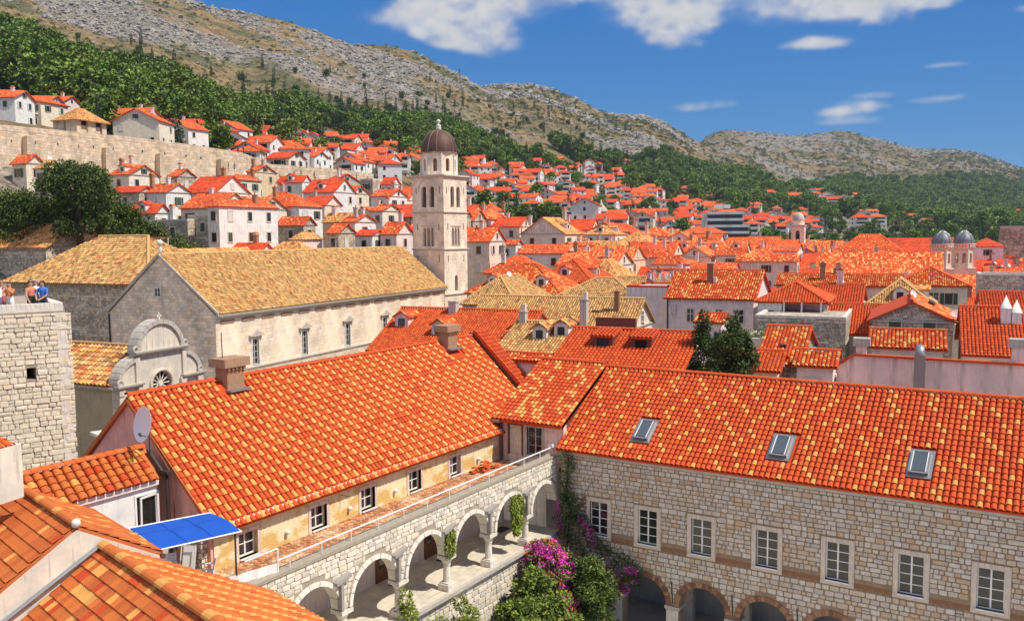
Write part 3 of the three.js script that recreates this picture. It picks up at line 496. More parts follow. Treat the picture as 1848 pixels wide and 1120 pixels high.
// ---------------------------------------------------------------- arcade, gallery and terrace
M.bracketStone = std({ color: lin(.40, .37, .33), map: rep(T_plaster, 1.5) }); M.paleStone = std({ color: lin(.95, .89, .78), map: rep(T_plaster, .9) });
const colZ = [-33.75, -30.75, -27.75, -24.75, -21.75, -18.75, -15.75];
{
  const t = thing('cloister_arcade', 'stone cloister arcade of round arches on short columns below a brick terrace', 'arcade');
  const xa = -20.6, zA = -15.4, Z = z => zA - z, U = zA - zR, o = [xa, 0, zA], u = [0, 0, -1], n = [1, 0, 0], sp = 7.36, ar = 1.24;
  const cen = [-35.06]; for (let i = 0; i < 6; i++) cen.push((colZ[i] + colZ[i + 1]) / 2);
  const rad = i => i ? ar : 1.08;
  const outline = [[0, sp]]; const cs = cen.map((c, i) => [Z(c), rad(i)]).sort((a, b) => a[0] - b[0]);
  for (const [c, r] of cs) { outline.push(...archPts(c, sp, r).reverse()); } outline.push([U, sp], [U, 9.5], [0, 9.5]);
  obj('wall', wallGeo(outline, [], o, u, n, .42), M.mortarPale, t);
  const hf = cs.map(([c, r]) => hArch(c, sp - sp, r + .17));
  stoneFace(t, [xa, sp, zA], u, n, U, 9.42 - sp, hf, { seed: 5, pal: 'warm', course: [.17, .26], len: [.2, .46], joint: .009 });
  obj('coping', new B().box(xa - .2, 9.5, (zA + zR) / 2, .5, .1, U).geo(), std({ color: lin(.42, .37, .28), map: rep(T_plaster, 1.3) }), t);
  cs.forEach(([c, r]) => archRing(t, o, u, n, c, sp, r - .008, r + .15, 9, .44, .07, [M.paleStone]));
  for (const z of colZ.slice(0, 6)) {
    const g = sub('column', t, [xa - .2, 5.9, z]);
    obj('plinth', new B().box(0, .13, 0, .52, .26, .52).box(0, .29, 0, .42, .07, .42).geo(), M.limestone, g);
    obj('shaft', new THREE.CylinderGeometry(.135, .16, .72, 8).translate(0, .68, 0), M.limestone, g);
    obj('capital', mergeAll([new THREE.CylinderGeometry(.27, .14, .24, 8).translate(0, 1.16, 0), boxG(0, 1.35, 0, .54, .15, .56), new THREE.CylinderGeometry(.165, .165, .05, 8).translate(0, 1.03, 0)]), M.limestone, g);
    const br = sub('bracket', t, [xa + .04, 7.5, z + .34]); obj('upright', new B().box(.05, .45, 0, .2, 1.0, .13).geo(), M.bracketStone, br); const l = obj('lintel', new B().box(.08, .98, -.24, .26, .13, .72).geo(), M.bracketStone, br); l.rotation.x = .2;
  }
  // gallery
  obj('gallery_floor', new B().box(-22.15, 5.8, (zA + zR) / 2, 3.5, .2, U).geo(), M.pave, t); obj('floor_edge', new B().box(-20.43, 5.83, (zA + zR) / 2, .16, .16, U).geo(), M.trimGrey, t);
  obj('gallery_wall', new B().box(-23.75, 7.28, (zA + zR) / 2, .3, 2.8, U).geo(), M.palePink, t); obj('gallery_ceiling', new B().box(-22.3, 8.66, (zA + zR) / 2, 3.1, .16, U).geo(), M.white, t);
  for (const z of [-34.9, -30.4, -27.2, -21.2]) { const g = sub('door', t, [-23.59, 5.9, z], Math.PI / 2); obj('frame', new B().box(-.5, 1.05, .02, .1, 2.1, .1).box(.5, 1.05, .02, .1, 2.1, .1).box(0, 2.14, .02, 1.1, .1, .1).geo(), M.wood, g); for (const s of [-1, 1]) { obj('leaf', new B().box(s * .225, 1.03, .01, .43, 2.06, .05).geo(), M.wood, g); for (let j = 0; j < 3; j++) obj('pane', boxG(s * .225, .75 + j * .45, .04, .26, .36, .01), M.glass, g); } obj('mat', new B().box(0, .012, .75, .8, .02, .5).geo(), M.doormat, g); }
  // wall below the gallery towards the court
  obj('lower_wall', new B().box(xa - .25, 3.6, (zA + zR) / 2, .5, 4.4, U).geo(), M.mortarPale, t);
  stoneFace(t, [xa, 1.5, zA], u, n, U, 4.2, [], { seed: 9, pal: 'warm', singles: 0, course: [.2, .3], len: [.22, .5] });
  // terrace
  obj('terrace_floor', new B().box(-22.4, 8.78, (zA + zR) / 2, 3.5, .12, U).geo(), M.terrace, t);
}
{ // white railing on the parapet
  const t = thing('terrace_railing', 'thin white metal railing along the terrace edge above the arcade', 'railing');
  obj('rail', new B().bar([-20.75, 9.92, -18.9], [-20.75, 9.92, -36.0], .028, 6).geo(), M.whitePaint, t);
  for (let z = -19.4; z > -36; z -= 1.42) obj('post', new B().bar([-20.75, 9.54, z], [-20.75, 9.92, z], .018, 6).geo(), M.whitePaint, t);
  obj('end_frame', new B().bar([-20.75, 9.55, -18.9], [-20.75, 10.3, -18.9], .028).bar([-20.75, 10.3, -18.9], [-20.75, 10.3, -17.6], .028).geo(), M.whitePaint, t);
}
{ // stack of spare tiles on the terrace
  const g0 = tileGeo(.24, .34);
  for (let i = 0; i < 9; i++) { const m = obj('spare_tile', g0, M.singleTile[i % 3 ? 'red' : 'red2']); tag(m, 'spare red roof tile stacked against the cream terrace wall', 'roof tile', 'spare tiles stacked on the terrace'); m.scale.setScalar(1.15); m.position.set(-23.55 + (i % 2) * .3, 8.86 + (i < 4 ? 0 : i < 7 ? .13 : .26), -33.4 - (i < 4 ? i : i < 7 ? i - 3.5 : i - 6) * .46); m.rotation.set(-Math.PI / 2, 0, .1 * (i % 2)); }
  const lp = thing('floor_spotlight', 'black spotlight lying on the brick terrace', 'lamp', [-21.6, 8.84, -31.4], .5); obj('base', boxG(0, .05, 0, .22, .06, .16), M.iron, lp); obj('head', new THREE.CylinderGeometry(.08, .06, .18, 10).rotateX(1.1).translate(0, .15, .02), M.iron, lp); obj('lens', new THREE.CylinderGeometry(.07, .07, .015, 10).rotateX(1.1).translate(0, .2, .1), M.plasticWhite, lp);
}

// ---------------------------------------------------------------- annex, near roofs, patio
{
  const t = thing('annex', 'small pale annex with weathered barrel tile roof and tilted white window against the pink gable', 'building');
  const ex = -25.96, ey = 11.89, rx = -26.95, ry = 12.78, z1 = -18.72, z0 = -12.2, dx = ex - rx, dy = ry - ey, sl = Math.hypot(dx, dy);
  obj('wall', wallGeo(rectP(0, 0, z0 - z1 - .5, 3.2), [rectP(5.2, 1.55, 6.0, 2.72)], [ex - .12, 8.7, z0 - .3], [0, 0, -1], [1, 0, 0], .25), M.white, t);
  { const g = windowUnit(t, [ex - .12, 10.25, z0 - .3 - 5.6], Math.PI / 2, .8, 1.17, { fr: .06, cols: 1, rows: 1, recess: .05, mat: M.whitePaint, sill: false, panes: false, proud: .03 }); const q = obj('tilted_sash', new B().box(-.35, .56, 0, .06, 1.12, .04).box(.35, .56, 0, .06, 1.12, .04).box(0, .02, 0, .64, .06, .04).box(0, 1.1, 0, .64, .06, .04).geo(), M.whitePaint, g); q.position.set(.06, .02, .03); q.rotation.set(.02, .14, 0); }
  obj('room', boxG(-27.1, 10.2, -15.4, 1.6, 3, 5.4), M.white, t);
  obj('roof_deck', new B().prism(rectP(0, 0, z0 - z1, sl), [ex, ey, z0], [0, 0, -1], [-dx / sl, dy / sl, 0], [dy / sl, dx / sl, 0], .1).prism(rectP(0, 0, z0 - z1, 1.4), [rx - 1.05, 11.85, z1], [0, 0, 1], [.75, .66, 0], [-.66, .75, 0], .1).geo(), M.singleTile.dull, t);
  tileField(t, [ex + .05, ey - .04, z0], [0, 0, -1], [-dx, dy, 0], z0 - z1 - .28, sl, { p: .30, e: .25, singles: 300, seed: 33, keyOf: (c, r) => { const q = h2(c, r, 8); return q < .2 ? 'clay2' : q < .85 ? 'clay1' : q < .93 ? 'pale2' : 'red2'; }, jitter: .2 });
  ridgeRow(t, [rx, ry + .05, z0], [rx, ry + .05, z1 + .1], i => i % 3 ? 'org' : 'dull', .15, .36);
  obj('fascia', new B().box(ex - .06, ey - .13, (z0 + z1) / 2, .1, .16, z0 - z1 - .4).geo(), M.pink, t);
  obj('gutter', new B().box(-26.2, 12.1, z1 + .02, 1.25, .1, .26).geo(), M.iron, t);
  obj('downpipe', new B().bar([-25.78, 11.9, z1 + .04], [-25.72, 9.3, z1 + .04], .07, 8).bar([-26.7, 12.75, z1 + .06], [-25.78, 11.9, z1 + .04], .07, 8).geo(), M.iron, t);
  obj('cable', new B().bar([-26.5, 12.9, z1 - .05], [-25.6, 12.0, z1 - .05], .025).bar([-25.6, 12.0, z1 - .05], [-25.52, 9.4, z1 - .05], .025).geo(), M.brown, t);
}
{
  const t = thing('satellite_dish', 'large white satellite dish on a pole above the annex roof', 'satellite dish', [-26.15, 12.72, -18.35]);
  const d = obj('dish', lathe([[.001, 0], [.15, .012], [.3, .045], [.42, .09], [.5, .135], [.5, .15], [.42, .105], [.3, .06], [.15, .027], [.001, .015]], 28), M.plasticWhite, t); d.scale.set(.98, 1, 1.2); d.position.set(0, 1.05, .1); d.rotation.set(Math.PI / 2 - .18, 0, 0); d.rotation.order = 'YXZ'; d.rotation.y = -.55 + Math.PI * 0 + .5; 
  obj('pole', new B().bar([0, 0, 0], [0, 1.0, 0], .022, 6).geo(), M.iron, t); obj('receiver_arm', new B().bar([.05, .65, .1], [.42, .82, .62], .014).geo(), M.iron, t); obj('receiver', new THREE.CylinderGeometry(.05, .035, .12, 10).rotateZ(.9).translate(.44, .85, .64), M.iron, t);
}
// the house below the viewpoint: two interlocking-tile roofs set at an angle, with a rendered wall between them
{
  const t = thing('near_house', 'house with flat interlocking orange tiles on two stepped roofs and a beige parapet wall', 'house');
  const r = V3(Math.sin(-76.4 * D2R), 0, -Math.cos(-76.4 * D2R)), s = V3(Math.sin(-166.4 * D2R), 0, -Math.cos(-166.4 * D2R));
  const A = V3(-21.46, 12.64, -12.82), Bp = V3(-21.32, 11.94, -13.41), at = (P, a, b, y) => { const q = P.clone().addScaledVector(r, a).addScaledVector(s, b); q.y += y; return q.toArray(); };
  // interlocking tile with two flutes
  const ft = (p, e) => { const b = new B(), L = e * 1.1, z0 = .05, z1 = .012, W = p * .985; const prof = [[-.5, 0], [-.44, .022], [-.08, .022], [-.03, .0], [.03, 0], [.08, .022], [.44, .022], [.5, 0]]; for (let i = 0; i < 7; i++) { const a = prof[i], c = prof[i + 1]; b.quad([a[0] * W, 0, z0 + a[1]], [c[0] * W, 0, z0 + c[1]], [c[0] * W, L, z1 + c[1]], [a[0] * W, L, z1 + a[1]], [a[0] + .5, 0], [c[0] + .5, 0], [c[0] + .5, 1], [a[0] + .5, 1]); b.quad([a[0] * W, 0, .0], [c[0] * W, 0, .0], [c[0] * W, 0, z0 + c[1]], [a[0] * W, 0, z0 + a[1]]); } return b.geo(); };
  const flat = (o, u, v, U, V, p, e, keyOf, singles, seed) => { const key = p + '|' + e + 'flat'; tileGeoCache[key] = ft(p, e); const keep = tileGeoCache[p + '|' + e]; tileGeoCache[p + '|' + e] = tileGeoCache[key]; tileField(t, o, u, v, U, V, { p, e, keyOf, singles, seed, jitter: .12 }); tileGeoCache[p + '|' + e] = keep; };
  const deck = (o, u, v, U, V, name) => { const uu = V3(...u).normalize(), vv = V3(...v).normalize(), n = V3().crossVectors(uu, vv); obj(name, new B().prism(rectP(0, 0, U, V), o, uu.toArray(), vv.toArray(), n.toArray(), .12).geo(), M.singleTile.dull, t); };
  const rA = r.toArray(), rM = r.clone().negate().toArray();
  // upper roof (A): slope towards the viewer's side (down along s) and away (down along -s)
  const tan = d => Math.tan(d * D2R);
  { const V = 4.4, y = V * tan(33), sl = Math.hypot(V, y), o = at(A, 9, V, -y), v = [-s.x * V, y, -s.z * V]; deck(o, rM, v, 9, sl, 'roof_slope'); flat(o, rM, v, 9, sl, .24, .31, (c, q) => { const a = h2(c, q, 44); return a < .5 ? 'clay1' : a < .9 ? 'clay2' : a < .95 ? 'red2' : 'pale2'; }, 300, 51); }
  { const V = 2.15, y = V * tan(30), sl = Math.hypot(V, y), o = at(A, 0, -V, -y), v = [s.x * V, y, s.z * V]; deck(o, rA, v, 9, sl, 'roof_slope'); flat(o, rA, v, 9, sl, .24, .31, (c, q) => { const a = h2(c, q, 46); return a < .65 ? 'clay1' : a < .9 ? 'clay2' : 'pale2'; }, 0, 53); }
  ridgeRow(t, at(A, 9, 0, .06), at(A, 0, 0, .06), i => i % 4 ? 'clay1' : 'pale2', .14, .38);
  obj('finial', mergeAll([moved(new THREE.SphereGeometry(.12, 10, 8), ...at(A, -.02, 0, .08))]), M.limestone, t);
  // beige gable wall under roof A, seen above roof B
  { const q = V3().crossVectors(V3(0, 1, 0), r); const P = (b, y) => [b, y]; obj('parapet_wall', new B().prism([P(-2.1, -1.32), P(-2.1, -5), P(4.4, -6), P(4.4, -2.95), P(0, -.1)].reverse().map(w => [w[0], w[1]]), at(A, -.05, 0, 0), s.toArray(), [0, 1, 0], [-r.x, 0, -r.z], .3).geo(), M.beige, t); }
  obj('wall', new B().prism([[-2, -12], [4.2, -12], [4.2, -2.9], [0, -.3], [-2, -1.4]], at(A, .3, 0, 0), s.toArray(), [0, 1, 0], [-r.x, 0, -r.z], 8.6).geo(), M.beige, t);
  // lower roof (B)
  { const V = 4.2, y = V * tan(34), sl = Math.hypot(V, y), L = 9, o = at(Bp, -.1, V, -y), v = [-s.x * V, y, -s.z * V]; deck(o, rM, v, L, sl, 'roof_slope'); flat(o, rM, v, L, sl, .24, .31, (c, q) => { const a = h2(c, q, 48); return a < .16 ? 'pale2' : a < .6 ? 'clay1' : a < .9 ? 'clay2' : 'red2'; }, 300, 55); }
  { const V = 4.7, y = V * tan(29), sl = Math.hypot(V, y), L = 9, o = at(Bp, -L - .1, -V, -y), v = [s.x * V, y, s.z * V]; deck(o, rA, v, L, sl, 'roof_slope'); tileField(t, o, rA, v, L, sl, { p: .25, e: .3, singles: 300, seed: 57, keyOf: (c, q) => (c % 4 === 0) ? 'pale2' : h2(c, q, 5) < .6 ? 'clay1' : 'clay2' }); }
  ridgeRow(t, at(Bp, -.1, 0, .06), at(Bp, -9, 0, .06), i => i % 3 ? 'clay1' : 'pale2', .16, .4);
  obj('wall', new B().prism([[-4.4, -10], [4, -10], [4, -2.8], [0, -.35], [-4.4, -2.4]], at(Bp, -.25, 0, 0), s.toArray(), [0, 1, 0], [-r.x, 0, -r.z].map(k => -k), 8.4).geo(), M.beige, t);
  obj('flashing', new B().bar(at(A, -.12, 4.3, -3.35), at(Bp, -.12, 0, .12), .06, 6).geo(), M.zinc, t);
  obj('gutter', new B().bar(at(A, -.05, -2.2, -1.36), at(A, 6.2, -2.2, -1.36), .07, 8).geo(), M.brown, t);
  // small rendered dormer cheek at the upper left
  obj('dormer_wall', new B().box(-25.2, 13.6, -12.2, 1.8, 1.5, 1.6, .24).geo(), M.beige, t);
  const dk = V3(-30.6, 14.1, -13.6); tileField(t, [-24.05, 14.3, -11.2], [-.24, 0, -.97], [-.93, .3, .2], 1.9, 1.3, { p: .24, e: .28, seed: 58, keyOf: () => 'org' });
}
{
  const t = thing('shade_awning', 'bright blue fabric awning stretched over the patio', 'awning');
  const FL = [-24.43, 11.07, -16.26], FR = [-23.52, 11.07, -18.6], NR = [-21.72, 10.84, -18.35], NL = [-22.47, 10.86, -15.9];
  const b = new B(), N = 26, P = (i, j, d) => { const a = i / N, c = j / N, sag = -.05 * Math.sin(Math.PI * a) * Math.sin(Math.PI * c) + .09 * Math.sin(Math.PI * c) + .014 * Math.sin(a * 21 + c * 9) * Math.sin(Math.PI * c) + .01 * Math.sin(c * 17 - a * 5) * Math.sin(Math.PI * a); return [0, 1, 2].map(k => lerp(lerp(FL[k], FR[k], a), lerp(NL[k], NR[k], a), c) + (k === 1 ? sag + d : 0)); };
  for (const d of [0, -.012]) for (let i = 0; i < N; i++) for (let j = 0; j < N; j++) b.quad(P(i, j, d), P(i, j + 1, d), P(i + 1, j + 1, d), P(i + 1, j, d)); obj('fabric', b.geo(), M.blue, t); for (const k of [9, 17]) { const q = new B(); for (let j = 0; j < N; j++) { const p0 = P(k, j, .008), p1 = P(k, j + 1, .008); q.bar(p0, p1, .012, 4); } obj('seam', q.geo(), M.blue, t); } { const q = new B(); for (let i = 0; i < N; i++) q.bar(P(i, 10, .008), P(i + 1, 10, .008), .012, 4); obj('seam', q.geo(), M.blue, t); }
  obj('frame', new B().bar(FL, FR, .025).bar(FR, NR, .025).bar(NR, NL, .025).bar(NL, FL, .025).geo(), M.whitePaint, t);
  obj('post', new B().bar([-24.35, 8.84, -16.4], [-24.35, 11.05, -16.4], .03).geo(), M.iron, t); obj('post', new B().bar([-22.55, 8.84, -16.0], [-22.55, 10.85, -16.0], .03).geo(), M.iron, t); obj('post', new B().bar([-21.85, 8.84, -18.2], [-21.85, 10.8, -18.2], .03).geo(), M.iron, t);
}
{
  const t = thing('patio', 'small paved patio with rough stone corner wall beside the gabled wing', 'patio');
  obj('floor', new B().box(-23.6, 8.75, -17.0, 5.4, .16, 4.0).geo(), M.pave, t);
  obj('stone_pier', new B().box(-24.6, 9.75, -19.0, .8, 1.8, .5).geo(), M.rubble, t);
  obj('low_wall', new B().box(-25.8, 9.15, -16.9, .2, .8, 3.6).geo(), M.grey, t);
  tileField(t, [-25.62, 9.55, -15.2], [0, 0, -1], [-1, .55, 0], 3.2, .7, { p: .24, e: .3, seed: 71, keyOf: (c, r) => h2(c, r, 2) < .5 ? 'org' : 'dull' });
  const w = thing('windbreak', 'white fabric windbreak at the end of the terrace', 'screen', [-21.25, 8.84, -18.05], .35);
  { const b = new B(); for (let i = 0; i < 12; i++) { const x = i / 12 * 2.0 - 1, x2 = (i + 1) / 12 * 2.0 - 1, z = .05 * Math.sin(i * 1.7), z2 = .05 * Math.sin((i + 1) * 1.7); for (const d of [0, .02]) b.quad([x, 0, z + d], [x2, 0, z2 + d], [x2, 1.0, z2 * .4 + d], [x, 1.0, z * .4 + d]); } obj('fabric', b.geo(), M.whitePaint, w); obj('post', new B().bar([-1, 0, .01], [-1, 1.06, .01], .02).geo(), M.zinc, w); obj('post', new B().bar([1, 0, .01], [1, 1.06, .01], .02).geo(), M.zinc, w); w.rotation.y = 1.35; w.position.set(-21.0, 8.84, -17.9); }
  const chair = thing('patio_chair', 'white slatted plastic chair under the blue awning', 'chair', [-23.2, 8.84, -18.1], -.8, 'white patio chairs');
  for (const [x, z] of [[-.24, .22], [.24, .22], [-.24, -.22], [.24, -.22]]) obj('leg', new B().bar([x * 1.1, 0, z * 1.1], [x, .44, z], .02).geo(), M.plasticWhite, chair);
  for (let i = 0; i < 5; i++) obj('seat_slat', boxG(0, .44, -.2 + i * .1, .5, .02, .085), M.plasticWhite, chair);
  for (let i = 0; i < 5; i++) obj('back_slat', boxG(0, .58 + i * .085, -.25 - i * .02, .5, .07, .02), M.plasticWhite, chair);
  for (const s of [-1, 1]) obj('armrest', new B().box(s * .28, .66, .0, .05, .03, .5).bar([s * .28, .44, .2], [s * .28, .66, .2], .018).bar([s * .26, .44, -.22], [s * .26, 1.0, -.36], .02).geo(), M.plasticWhite, chair);
  copy(chair, [-22.5, 8.84, -17.2], 2.4); copy(chair, [-24.3, 8.84, -17.5], .9);
  const tb = thing('patio_table', 'low grey patio table between the white chairs', 'table', [-23.35, 8.84, -17.3]); obj('table_top', new THREE.CylinderGeometry(.45, .45, .03, 20).translate(0, .66, 0), M.shutterPale, tb); obj('leg', new B().bar([0, 0, 0], [0, .66, 0], .035).geo(), M.zinc, tb); obj('base', new THREE.CylinderGeometry(.22, .25, .03, 14).translate(0, .015, 0), M.zinc, tb);
  const fc = thing('folded_deckchair', 'folded wooden deckchair leaning beside the patio post', 'deckchair', [-24.55, 8.84, -18.5], .4); obj('frame', new B().bar([-.25, 0, .2], [-.25, 1.0, -.05], .02).bar([.25, 0, .2], [.25, 1.0, -.05], .02).bar([-.25, .95, -.04], [.25, .95, -.04], .02).bar([-.25, .1, .18], [.25, .1, .18], .02).geo(), M.shutterPale, fc); obj('canvas', new B().box(0, .52, .08, .46, .8, .01).geo(), M.whitePaint, fc).rotation.x = -.24;
}

// ---------------------------------------------------------------- city rampart with people at the left
{
  const t = thing('gate_bastion', 'high rough stone bastion with a walkway on top beside the city gate', 'bastion', [-36.27, 0, -22.05], 0);
  // local: the corner at the origin, one face looking right (+x), one face looking at the viewer (+z)
  const H = 17.15, th = .08; // th: slight batter
  const turn = 1.2; t.rotation.y = turn;
  obj('core', wallGeo([[-14, 0], [0, 0], [-.35, H - .02], [-14, H - .02]], [rectP(-1.9, 14.1, -1.55, 14.6)], [0, 0, 0], [1, 0, 0], [0, 0, 1], 9), M.mortarPale, t);
  stoneFace(t, [-6, .2, 0], [1, 0, 0], [0, 0, 1], 5.9, H - .5, [hRect(4.1, 13.9, 4.45, 14.4)], { seed: 91, pal: 'cream', course: [.14, .27], len: [.16, .5], singles: 300, proud: [.01, .06], joint: .01 });
  obj('quoin', new B().prism([[-.5, 0], [.02, 0], [-.33, H - .3], [-.7, H - .3]], [0, 0, .03], [1, 0, 0], [0, 1, 0], [0, 0, 1], .3).geo(), M.limestone, t);
  obj('parapet', new B().box(-7.2, H - .05, -.2, 13.6, .34, .42).box(-.55, H - .05, -3.2, .4, .34, 5.6).geo(), M.limestone, t);
  obj('walkway', new B().box(-7.2, H - .75, -3, 13, .1, 5.2).geo(), M.pave, t);
  obj('stair_wall', new B().prism([[-14, -.8], [-3.0, -.8], [-3.0, -.4], [-5.2, .6], [-14, 4.4]], [0, H, -4.2], [1, 0, 0], [0, 1, 0], [0, 0, 1], .3).geo(), M.limestone, t);
  const cam = thing('corner_camera', 'white security camera and canopy bracket on the bastion corner', 'camera', [-35.5, 10.9, -22.5], -.3); obj('canopy', new B().prism([[-.8, 0], [.35, .06], [.35, .2], [-.8, .14]], [0, .5, .2], [1, 0, 0], [0, 1, 0], [0, 0, 1], .5).geo(), M.limestone, cam); obj('housing', new B().bar([0, 0, .1], [.5, .03, .1], .08, 8).geo(), M.plasticWhite, cam); obj('bracket', new B().bar([0, 0, .1], [-.35, .1, .05], .03).geo(), M.zinc, cam);
}

// ---------------------------------------------------------------- church, belfry, chapel, monastery
const oldTile = s => (c, r) => { const q = h2(c, r, s); return q < .34 ? 'straw' : q < .62 ? 'straw2' : q < .8 ? 'old' : q < .88 ? 'och2' : q < .93 ? 'dull' : q < .96 ? 'pale' : 'brn'; };
{ // local frame: x to the south side (right), z towards the west gable; origin at the south-west eave corner on the ground
  const t = thing('monastery_church', 'long church with weathered yellow tile roof, grey gable end and five pedimented windows', 'church', [-69.29, 0, -56.31], 8.3 * D2R);
  const L = 46, W = 13.74, e = 12.55, rg = 18.2;
  const wz = [5.57, 13.6, 21.8, 29.95, 38.5], ww = .95, wh = 2.55, wy = 7.1;
  obj('south_wall', wallGeo(rectP(0, 0, L, e - .1), wz.map(z => rectP(z - ww / 2, wy, z + ww / 2, wy + wh)), [0, 0, 0], [0, 0, -1], [1, 0, 0], .5), M.churchStone, t);
  obj('gable_wall', new B().prism([[-W, 0], [0, 0], [0, e], [-W / 2, rg - .12], [-W, e]].map(q => [Math.min(q[0], -.005), q[1]]), [0, 0, .005], [1, 0, 0], [0, 1, 0], [0, 0, 1], .5).geo(), std({ map: rep(T_ashlar, .15), color: lin(1.12, 1.02, .94), bumpMap: rep(T_rubbleB, .18), bumpScale: .012 }), t);
  obj('north_wall', new B().box(-W + .25, e / 2, -L / 2, .5, e, L).box(-W / 2, e / 2, -L + .2, W, e, .4).geo(), M.churchStone, t);
  obj('interior', new B().box(-W / 2, 8, -L / 2, W - 3, 8, L - 3).geo(), M.white, t);
  windowUnit(t, [-7.2, 14.2, 0], 0, .75, .85, { fr: .18, cols: 2, rows: 2, mat: M.trim, panes: false, recess: -.04, proud: .08 });
  wz.forEach(z => {
    const g = windowUnit(t, [0, wy, -z], Math.PI / 2, ww, wh, { fr: .22, cols: 2, rows: 4, mat: M.limestone, panes: false, recess: .2 });
    const b = new B(); b.prism([[-1.0, 0], [1.0, 0], [1.0, .12], [.0, .78], [-1.0, .12]], [0, wh + .35, .34], [1, 0, 0], [0, 1, 0], [0, 0, 1], .34); b.box(0, wh + .28, .1, 1.5, .14, .22); obj('pediment', b.geo(), M.trim, g); obj('sunk_panel', new B().prism([[-.7, .14], [.7, .14], [0, .58]], [0, wh + .36, .348], [1, 0, 0], [0, 1, 0], [0, 0, 1], .01).geo(), M.trimGrey, g);
    obj('bracket', new B().box(-.72, wh + .12, .08, .14, .4, .2).geo(), M.trim, g); obj('bracket', new B().box(.72, wh + .12, .08, .14, .4, .2).geo(), M.trim, g);
  });
  { const prof = [[0, 0], [.12, .02], [.2, .16], [.5, .3], [.55, .5], [0, .5]]; obj('cornice', new B().prism(prof, [0, e - .45, 0], [1, 0, 0], [0, 1, 0], [0, 0, 1], L).geo(), M.trimGrey, t); }
  for (let i = 0; i < 15; i++) obj('cornice_panel', new B().box(.04, e - .72, -1.6 - i * 3, .1, .3, 1.9).geo(), M.brick2, t);
  obj('ledge', new B().prism([[0, 0], [.25, .1], [.25, .2], [0, .28]], [0, 6.75, 0], [1, 0, 0], [0, 1, 0], [0, 0, 1], L).geo(), M.trimGrey, t);
  obj('base_course', new B().box(.12, 3.3, -L / 2, .3, 6.6, L).geo(), M.stone, t);
  obj('verge', new B().prism([[.5, e - .05], [.5, e + .22], [-W / 2, rg + .25], [-W / 2, rg - .02]].reverse(), [0, 0, .18], [1, 0, 0], [0, 1, 0], [0, 0, 1], .3).prism([[-W - .4, e + .2], [-W - .4, e - .1], [-W / 2, rg - .02], [-W / 2, rg + .25]].reverse(), [0, 0, .18], [1, 0, 0], [0, 1, 0], [0, 0, 1], .3).geo(), M.trimGrey, t);
  const run = W / 2 + .5, dy = rg - e + .1, sl = Math.hypot(run, dy);
  obj('roof_deck', new B().prism(rectP(0, 0, L, sl), [.5, e + .05, .1], [0, 0, -1], [-run / sl, dy / sl, 0], [dy / sl, run / sl, 0], .15).geo(), M.tileDeckY, t);
  tileField(t, [.5, e + .08, .1], [0, 0, -1], [-run, dy, 0], L, sl, { p: .26, e: .34, seed: 101, keyOf: oldTile(7), jitter: .25 });
  obj('rear_slope', new B().prism(rectP(0, 0, L, sl), [-W - .5, e + .05, -L], [0, 0, 1], [run / sl, dy / sl, 0], [-dy / sl, run / sl, 0], .15).geo(), M.roof_y, t);
  ridgeRow(t, [-W / 2, rg + .18, .1], [-W / 2, rg + .18, -L], i => 'straw', .16, .45, false);
  { const g = sub('finial', t, [-W / 2, rg + .2, -.2]); obj('stem', lathe([[.0, 0], [.22, .05], [.12, .3], [.26, .5], [.1, .62], [.1, .8], [.0, .82]], 12), M.limestone, g); obj('ball', new THREE.SphereGeometry(.3, 14, 10).translate(0, 1.08, 0), M.limestone, g); }
  obj('drainpipe', new B().bar([-W - .1, 0, .1], [-W - .1, e - .2, .1], .09, 8).geo(), M.iron, t);
}
